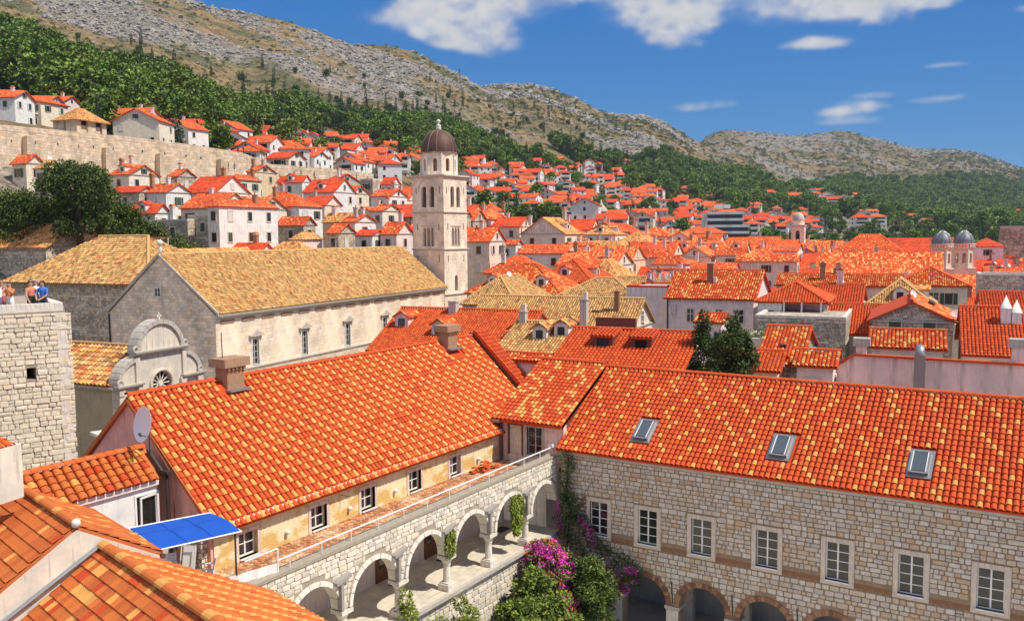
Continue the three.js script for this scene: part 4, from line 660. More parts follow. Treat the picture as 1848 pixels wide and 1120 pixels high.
{ // belfry
  const t = thing('bell_tower', 'tall pale stone bell tower with octagonal lantern and dark ribbed dome', 'bell tower', [-79.15, 0, -105.2], 0);
  const S = 5.65, h = S / 2, st = [0, 11.5, 18.0, 23.3, 28.4];
  const mS = std({ map: rep(T_soft, .16), bumpMap: rep(T_ashlarB, .16), bumpScale: .004, color: lin(1.0, .90, .79), roughness: .95 });
  const faces = [[[-h, 0, h], [1, 0, 0], [0, 0, 1]], [[h, 0, h], [0, 0, -1], [1, 0, 0]]];
  const narrow = (cx, y, w, hh) => [[cx - w / 2, y], [cx + w / 2, y], ...archPts(cx, y + hh - w / 2, w / 2, 8)];
  for (const [o, u, n] of faces) {
    const holes = [narrow(h - .72, 24.0, .88, 3.0), narrow(h + .72, 24.0, .88, 3.0)];
    for (const k of [-1, 0, 1]) holes.push(narrow(h + k * .68, 18.4, .5, 2.7));
    if (n[0]) holes.push(narrow(h, 11.9, .7, 2.3));
    const sh = n[0] ? .453 : 0; obj('wall', wallGeo(rectP(0, 0, n[2] ? S - .006 : S - sh, 28.2), holes.map(q => q.map(w => [w[0] - sh, w[1]])), [o[0], 0, o[2] - sh], u, n, .45), mS, t);
    archRing(t, o, u, n, h, 26.45, 1.55, 1.72, 11, .02, .03, [M.trim], 'arch_moulding');
    for (const k of [-1.06, -.36, .36, 1.06]) obj('colonnette', new B().bar([o[0] + u[0] * (h + k * .98) + n[0] * .0, 18.4, o[2] + u[2] * (h + k * .98) + n[2] * .0], [o[0] + u[0] * (h + k * .98), 20.6, o[2] + u[2] * (h + k * .98)], .07, 8).geo(), M.limestone, t);
    const hood = (y, hw) => obj('hood_mould', new B().box(o[0] + u[0] * h + n[0] * .05, y, o[2] + u[2] * h + n[2] * .05, Math.abs(u[0]) * hw * 2 + .1, .12, Math.abs(u[2]) * hw * 2 + .1).geo(), M.trim, t);
    hood(21.35, 1.2);
    const cx = .9; for (const [y, k] of [[21.2, cx], [21.2, S - cx], [26.4, cx * .8], [26.4, S - cx * .8], [16.6, cx], [16.6, S - cx]]) obj('dark_upright', new B().box(o[0] + u[0] * k + n[0] * .0, y, o[2] + u[2] * k + n[2] * .0, .08 + Math.abs(n[0]) * .02, .95, .08).geo(), M.iron, t);  // narrow dark upright bars on each tower face
  }
  obj('rear_wall', new B().box(-h + .2, 14.1, -.25, .4, 28.2, S - .5).box(0, 14.1, -h + .2, S - .8, 28.2, .4).geo(), mS, t);
  obj('bell_floor', new B().box(0, 23.6, 0, S - 1, .2, S - 1).box(0, 17.9, 0, S - 1, .2, S - 1).box(0, 28.1, 0, S - 1, .15, S - 1).geo(), M.wood, t);
  obj('bell', lathe([[.001, 1.3], [.25, 1.25], [.4, .6], [.62, .05], [.6, 0]], 14).translate(0, 24.6, 0), M.iron, t);
  for (const y of st.slice(1)) obj('string_course', new B().box(0, y, 0, S + .36, .16, S + .36).box(0, y - .12, 0, S + .18, .1, S + .18).geo(), M.trim, t);
  obj('cornice', new B().box(0, 28.5, 0, S + .7, .22, S + .7).box(0, 28.3, 0, S + .4, .2, S + .4).geo(), M.trim, t);
  // octagon
  const R8 = 2.42, oct = sub('lantern', t, [0, 28.6, 0]); 
  for (let k = 0; k < 8; k++) { const a = (k + .5) * Math.PI / 4 + Math.PI / 8 - Math.PI / 8, n = [Math.sin(a), 0, Math.cos(a)], u = [n[2], 0, -n[0]], hw = R8 * Math.tan(Math.PI / 8), o = [n[0] * R8 - u[0] * hw, 0, n[2] * R8 - u[2] * hw]; obj('lantern_wall', wallGeo(rectP(0, 0, hw * 2, 3.1), [narrow(hw, .55, .62, 1.85)], o, u, n, .3), mS, oct); obj('pilaster', new B().box(o[0], 1.55, o[2], .2, 3.1, .2, a).geo(), M.limestone, oct); }
  obj('newel', new THREE.CylinderGeometry(.5, .5, 3, 10).translate(0, 1.5, 0), mS, oct);
  obj('lantern_cornice', new THREE.CylinderGeometry(R8 * 1.16, R8 * 1.1, .22, 8).rotateY(Math.PI / 8).translate(0, 3.2, 0), M.trim, oct);
  const dome = sub('dome', t, [0, 31.85, 0]), pts = []; for (let i = 0; i <= 16; i++) { const a = i / 16 * Math.PI / 2; pts.push([Math.max(.02, 2.62 * Math.cos(a) ** .86), 3.35 * Math.sin(a)]); }
  obj('shell', lathe(pts, 24), M.copper, dome);
  for (let k = 0; k < 12; k++) { const a = k / 12 * 2 * Math.PI, b = new B(); for (let i = 0; i < 14; i++) { const p = pts[i], q = pts[i + 1]; b.bar([Math.sin(a) * p[0], p[1], Math.cos(a) * p[0]], [Math.sin(a) * q[0], q[1], Math.cos(a) * q[0]], .05, 4); } obj('rib', b.geo(), M.copperSeam, dome); }
  obj('rim', new THREE.CylinderGeometry(2.7, 2.7, .14, 24), M.copperSeam, dome);
  obj('finial', lathe([[.0, 3.2], [.42, 3.25], [.36, 3.7], [.3, 3.9], [.42, 4.0], [.14, 4.15], [.12, 4.3], [.32, 4.55], [.3, 4.75], [.0, 4.95]], 14), M.limestone, dome);
  obj('lightning_rod', new B().bar([0, 4.9, 0], [0, 6.3, 0], .04).geo(), M.iron, dome);
}
{ // small chapel with a trefoil facade
  const t = thing('chapel', 'small chapel with rounded trefoil facade, rose window and little cross', 'chapel', [-43.4, 0, -28.7], 8.3 * D2R);
  // local: facade plane x=0 facing +x, from z=0 to z=-6.05; side wall faces +z
  const W = 6.05, c = -W / 2, e = 12.0, T = .5, o = [0, 0, 0], u = [0, 0, -1], n = [1, 0, 0], m = W / 2;
  const facade = [[0, 0], [W, 0], [W, e]]; facade.push(...archPts(W - 1.35, e, 1.3, 8, 0, Math.PI / 2 * .98)); facade.push([W - 1.3, 13.6], ...archPts(m, 13.62, 1.62, 14, 0, Math.PI), [1.3, 13.6]); facade.push(...archPts(1.35, e, 1.3, 8, Math.PI / 2 * 1.02, Math.PI)); facade.push([0, e]);
  const stain = std({ map: rep(T_plaster, .3), color: lin(.74, .68, .56), roughness: .95 });
  obj('facade', wallGeo(facade, [archPts(m, 11.72, .78, 24, 0, 2 * Math.PI).slice(0, 24)], o, u, n, T), stain, t);
  archRing(t, o, u, n, m, 13.62, 1.52, 1.78, 13, .6, .14, [M.trimGrey], 'coping_stone'); archRing(t, o, u, n, W - 1.35, e, 1.2, 1.45, 6, .6, .12, [M.trimGrey], 'coping_stone', 0, Math.PI / 2); archRing(t, o, u, n, 1.35, e, 1.2, 1.45, 6, .6, .12, [M.trimGrey], 'coping_stone', Math.PI / 2, Math.PI);
  const cor = (z0, z1, y) => obj('cornice', new B().prism([[-.1, 0], [.1, .02], [.3, .14], [.32, .24], [-.1, .24]], [0, y, -z0], [1, 0, 0], [0, 1, 0], [0, 0, 1], z1 - z0).geo(), M.trimGrey, t);
  cor(-.25, 1.55, e - .22); cor(W - 1.55, W + .25, e - .22); cor(1.05, W - 1.05, 13.5);
  for (const z of [.12, 1.45, W - 1.45, W - .12]) obj('pilaster', new B().box(.06, 10.3, -z, .14, 3.2, .34).box(.09, 11.65, -z, .2, .35, .42).geo(), stain, t);
  for (const z of [1.3, W - 1.3]) obj('pilaster', new B().box(.06, 12.6, -z, .14, 1.7, .3).geo(), stain, t);
  for (const [z, y] of [[.05, e + .1], [W - .05, e + .1], [1.2, 13.8], [W - 1.2, 13.8]]) obj('volute', new THREE.TorusGeometry(.16, .08, 6, 12).rotateY(Math.PI / 2).translate(.1, y + .06, -z), M.trimGrey, t);
  { const g = sub('rose_window', t, [0, 11.72, -m]); obj('rim', new THREE.TorusGeometry(.8, .1, 8, 28).rotateY(Math.PI / 2).translate(.05, 0, 0), M.trim, g); for (let k = 0; k < 12; k++) { const a = k / 12 * 2 * Math.PI; obj('spoke', new B().bar([-.1, Math.cos(a) * .14, Math.sin(a) * .14], [-.1, Math.cos(a) * .76, Math.sin(a) * .76], .03, 5, .055).geo(), M.limestone, g); } obj('hub', new THREE.CylinderGeometry(.15, .15, .12, 12).rotateZ(Math.PI / 2).translate(-.08, 0, 0), M.limestone, g); obj('pane', new THREE.CylinderGeometry(.8, .8, .03, 24).rotateZ(Math.PI / 2).translate(-.32, 0, 0), M.glass, g); }
  obj('cross', new B().box(.0, 15.5, -m, .1, .55, .1).box(0, 15.58, -m, .1, .1, .34).geo(), M.limestone, t);
  obj('side_wall', new B().box(-7, 6, -.3, 13.2, 11.8, .5).box(-7, 6, -W + .3, 13.2, 11.8, .5).geo(), std({ map: rep(T_plaster, .16), color: lin(.60, .50, .34), roughness: .95 }), t);
  obj('eave_course', new B().prism([[0, 0], [.12, .02], [.2, .16], [0, .2]], [-14, 11.75, -.02], [0, 0, 1], [0, 1, 0], [-1, 0, 0], 13.7).geo(), M.trimGrey, t);
  const dy = 1.75, run = W / 2 + .1, sl = Math.hypot(dy, run);
  obj('roof_deck', new B().prism(rectP(0, 0, 13.3, sl), [-13.8, 11.95, .1], [1, 0, 0], [0, dy / sl, -run / sl], [0, run / sl, dy / sl], .12).geo(), M.tileDeckY, t);
  tileField(t, [-13.8, 11.97, .1], [1, 0, 0], [0, dy, -run], 13.3, sl, { p: .3, e: .36, seed: 120, keyOf: (c, r) => { const q = h2(c, r, 9); return q < .3 ? 'och2' : q < .55 ? 'och' : q < .7 ? 'pale2' : q < .9 ? 'dull' : 'brn'; }, jitter: .3 });
  obj('rear_slope', new B().prism(rectP(0, 0, 13.3, sl), [-.5, 11.95, -W - .1], [-1, 0, 0], [0, dy / sl, run / sl], [0, run / sl, -dy / sl], .12).geo(), M.roof_y, t);
  ridgeRow(t, [-13.8, 13.8, -m], [-.5, 13.8, -m], i => 'och2', .14, .45, false);
}

// terrain profile: direction from the viewpoint (degrees), then [distance, height] pairs
const TABLE = [[-37.28,[[70,-3.0],[130,20.8],[180,38.3],[300,60.0],[520,119.4],[1000,339.7],[1250,289.7],[1800,135.9]]],[-29.88,[[70,-3.0],[130,20.1],[175,38.2],[260,52.6],[480,110.3],[700,179.0],[1000,304.0],[1250,254.0],[1800,121.6]]],[-22.74,[[100,-3.0],[160,19.9],[200,37.4],[250,46.2],[460,97.3],[700,164.7],[1000,276.3],[1250,226.3],[1800,110.5]]],[-15.44,[[130,-3.0],[190,19.6],[225,34.5],[300,46.0],[400,65.2],[480,82.7],[700,146.0],[1000,251.8],[1250,201.8],[1800,100.7]]],[-7.93,[[170,-3.0],[230,19.3],[260,31.9],[330,42.0],[450,64.5],[560,91.1],[750,139.9],[1050,234.5],[1312,182.0],[1890,93.8]]],[0.93,[[240,-3.0],[300,1.9],[370,25.2],[480,41.5],[600,64.4],[780,109.5],[1000,161.9],[1250,226.0],[1562,163.5],[2250,90.4]]],[8.0,[[270,-3.0],[330,4.0],[440,18.9],[600,39.4],[750,69.7],[880,104.9],[1100,143.9],[1400,198.7],[1750,128.7],[2520,79.5]]],[13.16,[[300,-3.0],[360,4.8],[480,16.5],[750,38.8],[950,72.2],[1150,104.4],[1400,143.5],[1800,193.7],[2400,280.0],[3000,160.0],[4320,112.0]]],[19.71,[[340,-3.0],[400,5.6],[600,17.6],[1000,43.3],[1300,73.6],[1600,118.2],[2000,186.5],[2600,287.0],[3250,157.0],[4680,114.8]]],[25.76,[[340,-3.0],[400,5.8],[700,16.3],[1200,33.0],[1600,77.2],[2100,147.3],[2700,235.6],[3375,100.6],[4860,94.2]]],[31.26,[[340,-3.0],[400,6.2],[800,14.4],[1400,33.2],[2000,86.2],[2700,166.0],[3375,31.0],[4860,66.4]]],[38.43,[[340,-3.0],[400,6.9],[900,12.3],[2000,30.0],[2700,68.7],[3375,-66.3],[4860,27.5]]]];
// houses: kind, x, z, ground, eave, ridge, width, depth, yaw, ridge direction, wall, tiles, features
const HOUSES = [["m",-30.9,-88.6,-0.3,13.7,16.1,8.4,10.3,8.3,"x","P","m","A"],
["m",-22.3,-85.4,-0.3,13.8,15.3,5.9,8.0,8.3,"h","W","o","B"],
["m",-38.2,-89.1,-0.3,14.4,14.4,4.4,7.0,8.3,"f","P","r","C"],
["m",-22.9,-50.3,-0.3,12.0,14.0,7.6,11.0,8.3,"x","P","r","D"],
["m",-32.4,-56.5,-0.3,11.7,13.5,5.1,9.0,8.3,"x","C","y","E"],
["m",-43.6,-61.9,-0.3,10.7,13.6,12.9,11.0,8.3,"x","C","o","F"],
["m",-40.4,-72.2,-0.3,11.9,14.1,15.5,6.9,8.3,"x","C","y","G"],
["m",-45.3,-91.3,-0.3,12.5,14.9,11.2,9.0,8.3,"h","C","y",""],
["m",-55.7,-87.1,-0.3,12.5,15.2,6.5,11.0,8.3,"h","S","y",""],
["m",-59.9,-98.7,-0.1,12.8,16.1,12.7,11.0,8.3,"h","C","m","d"],
["m",-58.4,-108.3,0.1,13.8,16.5,8.3,10.0,8.3,"h","W","o","d"],
["m",-58.2,-118.4,0.1,13.3,16.4,7.4,10.0,8.3,"h","C","y",""],
["m",-11.4,-79.6,-0.3,13.2,14.6,5.8,11.0,8.3,"z","S","m","H"],
["m",-16.4,-86.0,-0.3,11.2,13.3,5.3,9.0,8.3,"x","P","r",""],
["m",-20.4,-95.5,-0.3,12.7,14.6,4.1,11.0,8.3,"x","W","r","c"],
["m",-16.0,-103.7,-0.3,12.3,14.9,6.8,10.0,8.3,"h","C","y","d"],
["m",-23.9,-111.2,-0.3,13.8,14.9,13.8,7.0,8.3,"x","P","m","c"],
["m",-14.8,-116.4,-0.3,13.9,15.7,7.6,11.0,8.3,"h","C","m","I"],
["m",-6.5,-105.6,-0.3,15.4,15.4,4.6,4.0,8.3,"f","S","r",""],
["m",-4.8,-95.5,-0.3,12.9,14.2,5.6,8.0,8.3,"x","P","r",""],
["m",-4.3,-74.5,-0.3,11.5,14.3,5.6,10.0,8.3,"x","P","r","J"],
["m",-9.5,-64.8,-0.3,12.5,13.3,4.2,5.0,8.3,"x","C","m",""],
["m",-17.0,-63.4,-0.3,11.5,13.3,2.5,11.0,8.3,"x","S","m","K"],
["m",-13.6,-57.5,-0.3,11.9,12.5,2.1,4.0,8.3,"x","P","m",""],
["m",-16.8,-57.2,-0.3,11.5,12.3,2.0,5.0,8.3,"x","C","o",""],
["m",-20.3,-81.3,-0.3,12.8,12.8,7.3,11.0,8.3,"f","S","r","T"],
["m",-20.1,-65.6,-0.3,12.2,12.2,2.0,5.0,8.3,"f","C","r","p"],
["m",-26.1,-73.1,-0.3,12.6,13.1,2.0,3.0,8.3,"x","P","m",""],
["m",-38.4,-207.1,-0.3,14.8,19.5,15.4,11.0,8.3,"h","C","o",""],
["m",-33.3,-253.0,-0.3,14.6,18.3,18.5,11.0,8.3,"x","C","r",""],
["m",-25.0,-143.3,-0.3,13.5,16.9,16.4,11.0,8.3,"x","C","m","c"],
["m",-17.9,-234.6,-0.3,16.6,18.3,6.1,11.0,8.3,"h","W","r",""],
["m",-69.6,-157.9,2.9,15.7,17.0,9.0,3.0,8.3,"h","C","o",""],
["m",-57.7,-140.8,0.4,15.1,16.4,5.8,3.0,8.3,"h","W","o",""],
["m",-59.4,-177.3,0.8,15.7,17.0,5.9,3.0,8.3,"x","C","o",""],
["m",-77.4,-134.0,4.9,16.9,18.3,8.6,6.8,8.3,"x","W","o",""],
["m",-91.6,-140.7,8.7,18.3,19.1,7.3,3.0,8.3,"x","W","o",""],
["m",-96.9,-161.0,9.9,19.5,20.8,7.9,3.0,8.3,"x","C","o","d"],
["m",-121.2,-181.8,16.3,25.9,27.7,4.6,5.4,8.3,"h","P","o",""],
["m",-110.4,-205.5,12.9,21.1,22.4,11.1,3.0,8.3,"x","W","o",""],
["m",-88.9,-160.5,7.4,18.0,19.3,12.0,3.0,8.3,"h","C","o",""],
["m",-67.4,-132.1,2.1,15.1,17.2,9.9,10.0,8.3,"x","C","m","c"],
["m",-48.5,-165.2,-0.3,14.9,16.1,10.9,3.0,8.3,"x","C","m",""],
["m",-57.8,-213.1,0.3,15.8,17.5,5.5,11.0,8.3,"x","W","o",""],
["l",-100.6,-87.4,11.4,24.4,25.2,2.0,12.3,8.3,"h","W","o","l"],
["l",-123.4,-91.6,16.8,27.2,28.6,5.1,5.3,8.3,"x","W","o",""],
["l",-138.6,-96.6,21.8,30.8,32.5,4.5,6.7,8.3,"x","C","o","d"],
["l",-127.6,-88.4,17.8,27.3,28.2,6.0,3.0,8.3,"x","S","r",""],
["l",-116.2,-83.2,15.1,23.7,25.0,5.2,3.0,8.3,"x","W","r","d"],
["l",-106.5,-81.2,12.6,22.3,22.3,5.4,3.0,8.3,"f","S","r",""],
["l",-102.9,-85.6,11.6,22.9,22.9,5.5,8.0,8.3,"f","S","r",""],
["l",-130.3,-106.9,18.7,28.2,29.8,4.0,6.0,8.3,"x","S","o",""],
["l",-144.7,-111.1,24.0,31.6,33.0,2.0,4.8,8.3,"x","S","o",""],
["l",-138.1,-120.5,20.8,31.2,32.1,2.0,6.9,8.3,"h","C","o",""],
["l",-143.4,-129.5,22.2,33.3,34.8,2.0,6.8,8.3,"x","O","o",""],
["l",-135.9,-131.4,19.9,31.1,32.4,6.2,3.0,8.3,"x","W","r","d"],
["l",-118.7,-111.4,16.0,26.5,27.9,2.1,5.5,8.3,"x","S","o",""],
["l",-102.5,-99.3,11.7,21.9,23.1,4.9,3.0,8.3,"x","S","o",""],
["l",-118.0,-120.6,15.4,25.7,27.4,5.3,5.3,8.3,"x","C","r",""],
["l",-101.6,-108.6,11.4,22.5,23.8,5.3,3.0,8.3,"x","O","y","c"],
["l",-96.4,-107.1,10.4,22.3,23.5,2.0,6.0,8.3,"x","W","o",""],
["l",-93.3,-99.4,9.7,20.6,21.9,2.0,4.3,8.3,"x","S","o",""],
["l",-93.5,-106.1,9.6,20.2,21.0,3.1,3.8,8.3,"x","W","r",""],
["l",-90.7,-109.2,8.9,20.4,22.2,2.9,5.0,8.3,"x","P","o","c"],
["l",-127.2,-140.2,18.1,28.8,30.4,2.2,6.5,8.3,"x","C","o",""],
["l",-116.0,-137.6,15.1,27.8,29.2,4.2,6.7,8.3,"x","W","o","c"],
["l",-102.9,-121.2,12.1,24.4,25.6,2.0,5.9,8.3,"x","C","o",""],
["l",-144.0,-154.7,22.2,32.5,34.3,2.0,11.6,8.3,"x","S","r",""],
["l",-131.0,-149.8,18.9,32.1,32.1,3.3,4.9,8.3,"f","S","r",""],
["l",-128.2,-152.6,18.3,31.3,32.8,2.7,3.7,8.3,"x","P","r",""],
["l",-96.3,-95.3,10.4,19.8,20.6,2.0,4.8,8.3,"h","P","y",""],
["l",-94.6,-90.6,9.6,18.0,19.3,5.9,3.0,8.3,"h","C","y",""],
["l",-96.9,-85.1,10.2,18.0,19.2,5.6,3.0,8.3,"x","P","r",""],
["l",-132.5,-74.6,25.3,31.2,32.5,3.0,3.0,8.3,"x","C","o",""],
["l",-126.6,-74.6,20.7,30.3,31.4,2.6,3.0,8.3,"h","C","y",""],
["f",-138.2,-161.5,21.1,29.9,32.0,7.5,6.4,4.7,"x","C","o","c"],
["f",-121.5,-100.1,16.9,27.4,30.1,6.5,8.1,7.2,"x","W","r",""],
["f",-125.2,-130.4,17.8,28.6,31.2,6.9,7.9,10.7,"x","W","r","d"],
["f",-129.2,-162.8,18.8,29.4,31.2,6.6,6.6,10.2,"x","W","r","c"],
["f",-130.6,-170.5,19.2,28.1,30.6,9.6,7.6,13.0,"x","W","o",""],
["f",-111.6,-91.7,14.4,24.5,26.7,7.0,7.6,8.4,"x","C","o","c"],
["f",-113.0,-100.4,14.8,24.5,26.4,7.2,7.2,8.7,"x","C","m","d"],
["f",-113.1,-108.0,14.8,25.1,27.2,8.7,6.7,10.6,"h","W","o","c"],
["f",-120.0,-146.7,16.5,27.3,29.9,6.5,8.2,10.5,"x","C","o","c"],
["f",-120.4,-156.1,16.6,26.7,28.6,9.1,6.7,4.9,"x","C","y",""],
["f",-122.6,-162.5,17.1,27.3,29.5,7.0,6.7,4.5,"x","P","r","c"],
["f",-108.3,-124.2,13.6,23.2,25.2,7.0,7.1,11.2,"z","C","o","c"],
["f",-109.2,-133.4,13.8,23.6,25.9,7.8,8.2,8.7,"x","S","r","d"],
["f",-112.1,-149.3,14.5,24.2,26.7,9.0,7.6,12.1,"x","W","y","d"],
["f",-111.9,-155.7,14.5,23.8,26.4,9.1,8.0,7.2,"x","O","r","c"],
["f",-114.2,-171.1,15.0,23.7,25.9,7.1,7.9,9.1,"h","C","m","c"],
["f",-134.3,-305.2,3.8,14.1,16.4,7.9,7.7,10.5,"x","P","o",""],
["f",-100.5,-133.9,11.6,23.6,26.0,8.5,7.6,5.5,"x","S","r","c"],
["f",-101.7,-142.1,11.9,22.8,24.9,7.8,6.7,10.8,"x","S","o","c"],
["f",-103.0,-150.0,12.2,23.2,24.9,9.5,6.6,4.0,"h","W","m",""],
["f",-105.7,-157.0,12.9,22.1,24.2,6.6,6.5,9.8,"x","C","r","d"],
["f",-127.1,-306.8,2.8,13.0,15.4,9.2,8.5,11.5,"x","O","r",""],
["f",-91.0,-120.5,9.3,20.9,23.0,8.0,6.7,7.5,"x","C","o","c"],
["f",-93.1,-127.4,9.8,19.2,22.0,9.0,8.2,11.2,"z","W","o","d"],
["f",-95.7,-150.4,10.4,21.7,23.5,6.8,6.5,8.5,"x","C","r","c"],
["f",-99.9,-181.6,11.5,20.3,22.1,6.7,7.4,8.0,"h","S","o",""],
["f",-101.7,-189.8,11.9,21.1,23.6,9.1,7.9,10.7,"x","W","r",""],
["f",-84.0,-121.3,7.5,19.1,21.2,7.7,6.8,11.4,"x","C","o","c"],
["f",-86.7,-151.2,8.2,20.2,23.3,9.4,7.6,3.7,"z","C","y","d"],
["f",-91.5,-183.9,9.4,20.0,22.0,7.8,7.8,7.7,"h","W","y","d"],
["f",-94.3,-191.5,10.1,20.6,22.8,8.0,6.7,7.1,"z","S","o","c"],
["f",-94.8,-199.2,10.2,19.6,22.6,9.4,8.3,7.4,"z","O","r","c"],
["f",-96.4,-207.5,10.6,20.1,22.3,6.9,8.4,13.2,"h","S","o","c"],
["f",-75.4,-120.9,5.3,14.2,16.8,9.0,8.1,10.5,"h","C","o",""],
["f",-77.5,-144.6,5.9,16.4,18.6,8.1,8.6,4.3,"z","P","m","d"],
["f",-79.0,-153.1,6.3,15.5,17.6,7.3,8.5,9.9,"z","W","o",""],
["f",-82.6,-168.5,7.1,16.5,18.6,7.7,8.2,10.6,"x","P","y",""],
["f",-83.9,-177.1,7.5,16.5,18.3,8.5,7.0,3.7,"x","C","r","c"],
["f",-83.7,-185.2,7.4,18.3,20.5,7.4,8.4,6.4,"h","W","y",""],
["f",-85.1,-191.7,7.8,17.5,19.4,7.6,7.5,3.5,"h","C","m",""],
["f",-86.0,-200.5,8.0,19.5,21.6,8.1,7.0,10.3,"h","P","m","c"],
["f",-87.3,-208.5,8.3,18.8,21.1,7.3,7.3,11.9,"x","S","m",""],
["f",-103.4,-317.7,0.5,12.3,14.8,7.3,8.1,8.6,"x","C","o",""],
["f",-70.1,-145.8,4.0,15.5,17.9,8.2,7.7,4.3,"x","O","m","d"],
["f",-74.4,-168.9,5.1,16.6,18.2,6.5,8.4,7.7,"h","P","r","c"],
["f",-74.7,-177.5,5.2,15.6,18.2,7.1,7.7,4.9,"x","C","o",""],
["f",-75.3,-185.1,5.3,14.8,16.9,6.6,7.7,4.2,"x","C","o","c"],
["f",-77.9,-194.0,6.0,16.2,18.4,9.3,6.9,4.4,"x","S","m","d"],
["f",-78.9,-200.2,6.2,17.7,20.4,8.9,8.6,8.6,"z","W","m","c"],
["f",-80.8,-217.0,6.7,16.3,18.6,8.5,7.6,4.5,"h","S","r","d"],
["f",-84.0,-231.9,7.5,17.6,19.7,6.9,7.3,5.6,"x","W","o",""],
["f",-94.7,-318.1,-0.8,11.4,13.9,7.6,7.3,12.7,"x","W","r","c"],
["f",-61.9,-147.9,2.0,11.5,14.1,7.7,8.3,7.5,"x","W","r",""],
["f",-62.5,-155.0,2.1,12.0,14.0,7.4,7.7,11.7,"x","P","r","d"],
["f",-65.9,-170.9,3.0,12.0,14.7,8.1,7.2,9.3,"z","W","m","c"],
["f",-66.6,-178.5,3.2,15.2,17.3,6.5,8.3,5.8,"z","C","m","c"],
["f",-69.0,-186.2,3.7,13.3,15.5,8.4,7.7,12.2,"h","S","y","d"],
["f",-69.0,-195.5,3.7,14.7,16.9,7.9,7.6,12.3,"z","W","o",""],
["f",-70.1,-202.9,4.0,13.6,16.2,6.9,8.0,5.7,"x","C","o","c"],
["f",-71.3,-209.5,4.3,15.9,18.1,9.5,8.1,8.5,"x","C","m","d"],
["f",-72.3,-218.9,4.6,13.3,15.8,7.0,7.6,3.8,"x","W","r",""],
["f",-72.9,-225.1,4.7,14.6,16.8,7.7,7.6,12.6,"x","C","o",""],
["f",-74.5,-233.7,5.1,16.8,18.8,9.1,7.4,12.7,"x","P","o",""],
["f",-76.7,-242.2,5.7,15.0,17.1,6.6,8.4,11.6,"z","O","o",""],
["f",-79.0,-265.1,6.2,16.5,18.8,9.3,7.9,12.1,"x","W","o",""],
["f",-86.4,-318.8,-2.2,9.5,12.1,9.2,7.3,11.6,"z","W","r","d"],
["f",-47.8,-109.6,-0.5,11.8,14.2,8.2,8.2,10.8,"x","C","y","c"],
["f",-51.8,-125.8,-0.5,11.1,13.4,7.3,7.9,5.4,"h","C","m",""],
["f",-53.1,-132.6,-0.2,11.8,14.0,9.6,7.3,5.0,"x","S","o","c"],
["f",-53.6,-149.4,-0.1,9.4,11.6,7.5,7.8,5.3,"x","C","r",""],
["f",-56.0,-156.6,0.5,12.6,14.7,8.7,7.8,4.5,"x","C","o",""],
["f",-59.6,-187.0,1.4,11.1,13.1,9.5,6.8,8.4,"x","P","r",""],
["f",-61.5,-195.3,1.9,12.7,14.6,8.1,6.7,12.6,"x","C","m","c"],
["f",-62.4,-202.9,2.1,12.6,14.9,6.5,7.5,7.9,"x","O","o",""],
["f",-65.1,-218.8,2.8,14.4,16.4,9.0,7.4,5.1,"x","W","m","c"],
["f",-65.1,-228.0,2.8,11.8,14.4,7.8,8.5,3.5,"x","P","m","c"],
["f",-66.1,-234.7,3.0,13.8,15.5,8.5,7.0,4.7,"h","O","r",""],
["f",-67.9,-243.0,3.5,13.1,15.2,7.2,6.5,12.8,"z","W","m",""],
["f",-69.3,-250.6,3.8,15.6,18.0,8.0,8.6,4.7,"x","S","o","c"],
["f",-70.5,-259.1,4.1,13.8,16.1,7.7,8.3,7.9,"x","S","m","c"],
["f",-71.4,-265.3,4.4,13.4,15.3,8.1,6.8,4.5,"x","C","o","d"],
["f",-75.7,-296.5,5.4,15.0,16.9,6.6,7.1,7.2,"h","C","m","c"],
["f",-76.8,-305.0,5.7,16.0,17.7,6.7,6.4,3.7,"h","C","o",""],
["f",-78.4,-312.6,6.1,15.0,17.3,9.4,7.0,5.7,"x","W","y","d"],
["f",-80.2,-321.3,-3.1,8.5,10.2,7.8,6.7,9.2,"x","O","y","d"],
["f",-41.9,-119.3,-0.5,9.8,11.9,7.0,7.5,11.8,"x","W","y","c"],
["f",-42.7,-127.1,-0.5,11.6,14.0,8.9,7.6,10.1,"h","C","o",""],
["f",-44.9,-134.0,-0.5,10.3,12.3,7.1,8.1,6.0,"z","S","r","c"],
["f",-44.4,-141.5,-0.5,8.8,10.8,8.0,6.8,8.4,"x","W","r","d"],
["f",-47.4,-150.5,-0.5,8.3,10.7,9.3,7.4,3.6,"x","W","o","c"],
["f",-50.8,-180.5,-0.5,10.7,13.1,7.4,7.3,12.1,"z","C","o","c"],
["f",-52.3,-188.3,-0.4,11.3,13.9,8.6,7.2,3.7,"z","C","y",""],
["f",-53.6,-197.2,-0.1,10.1,12.7,8.8,8.3,8.9,"x","C","o",""],
["f",-55.2,-204.0,0.3,12.5,14.3,9.0,7.1,12.6,"x","C","r",""],
["f",-58.4,-229.0,1.1,12.6,14.7,7.7,7.5,10.6,"x","C","r","c"],
["f",-58.6,-235.3,1.2,12.0,13.9,7.8,6.7,9.8,"h","S","r","d"],
["f",-61.1,-243.6,1.8,13.5,15.8,8.2,7.6,13.2,"z","S","o",""],
["f",-61.4,-251.0,1.8,12.9,14.8,7.9,6.6,8.7,"x","P","r","c"],
["f",-62.8,-260.3,2.2,14.4,16.9,7.4,7.7,4.1,"x","W","m",""],
["f",-63.1,-266.7,2.3,11.8,14.1,8.1,8.4,3.5,"x","C","o","c"],
["f",-64.1,-274.9,2.5,13.8,16.3,7.7,8.4,10.4,"h","C","m","c"],
["f",-64.9,-282.6,2.7,13.7,15.9,7.7,6.6,11.8,"h","P","m",""],
["f",-66.8,-290.9,3.2,13.1,15.1,7.1,7.2,6.8,"h","C","o","c"],
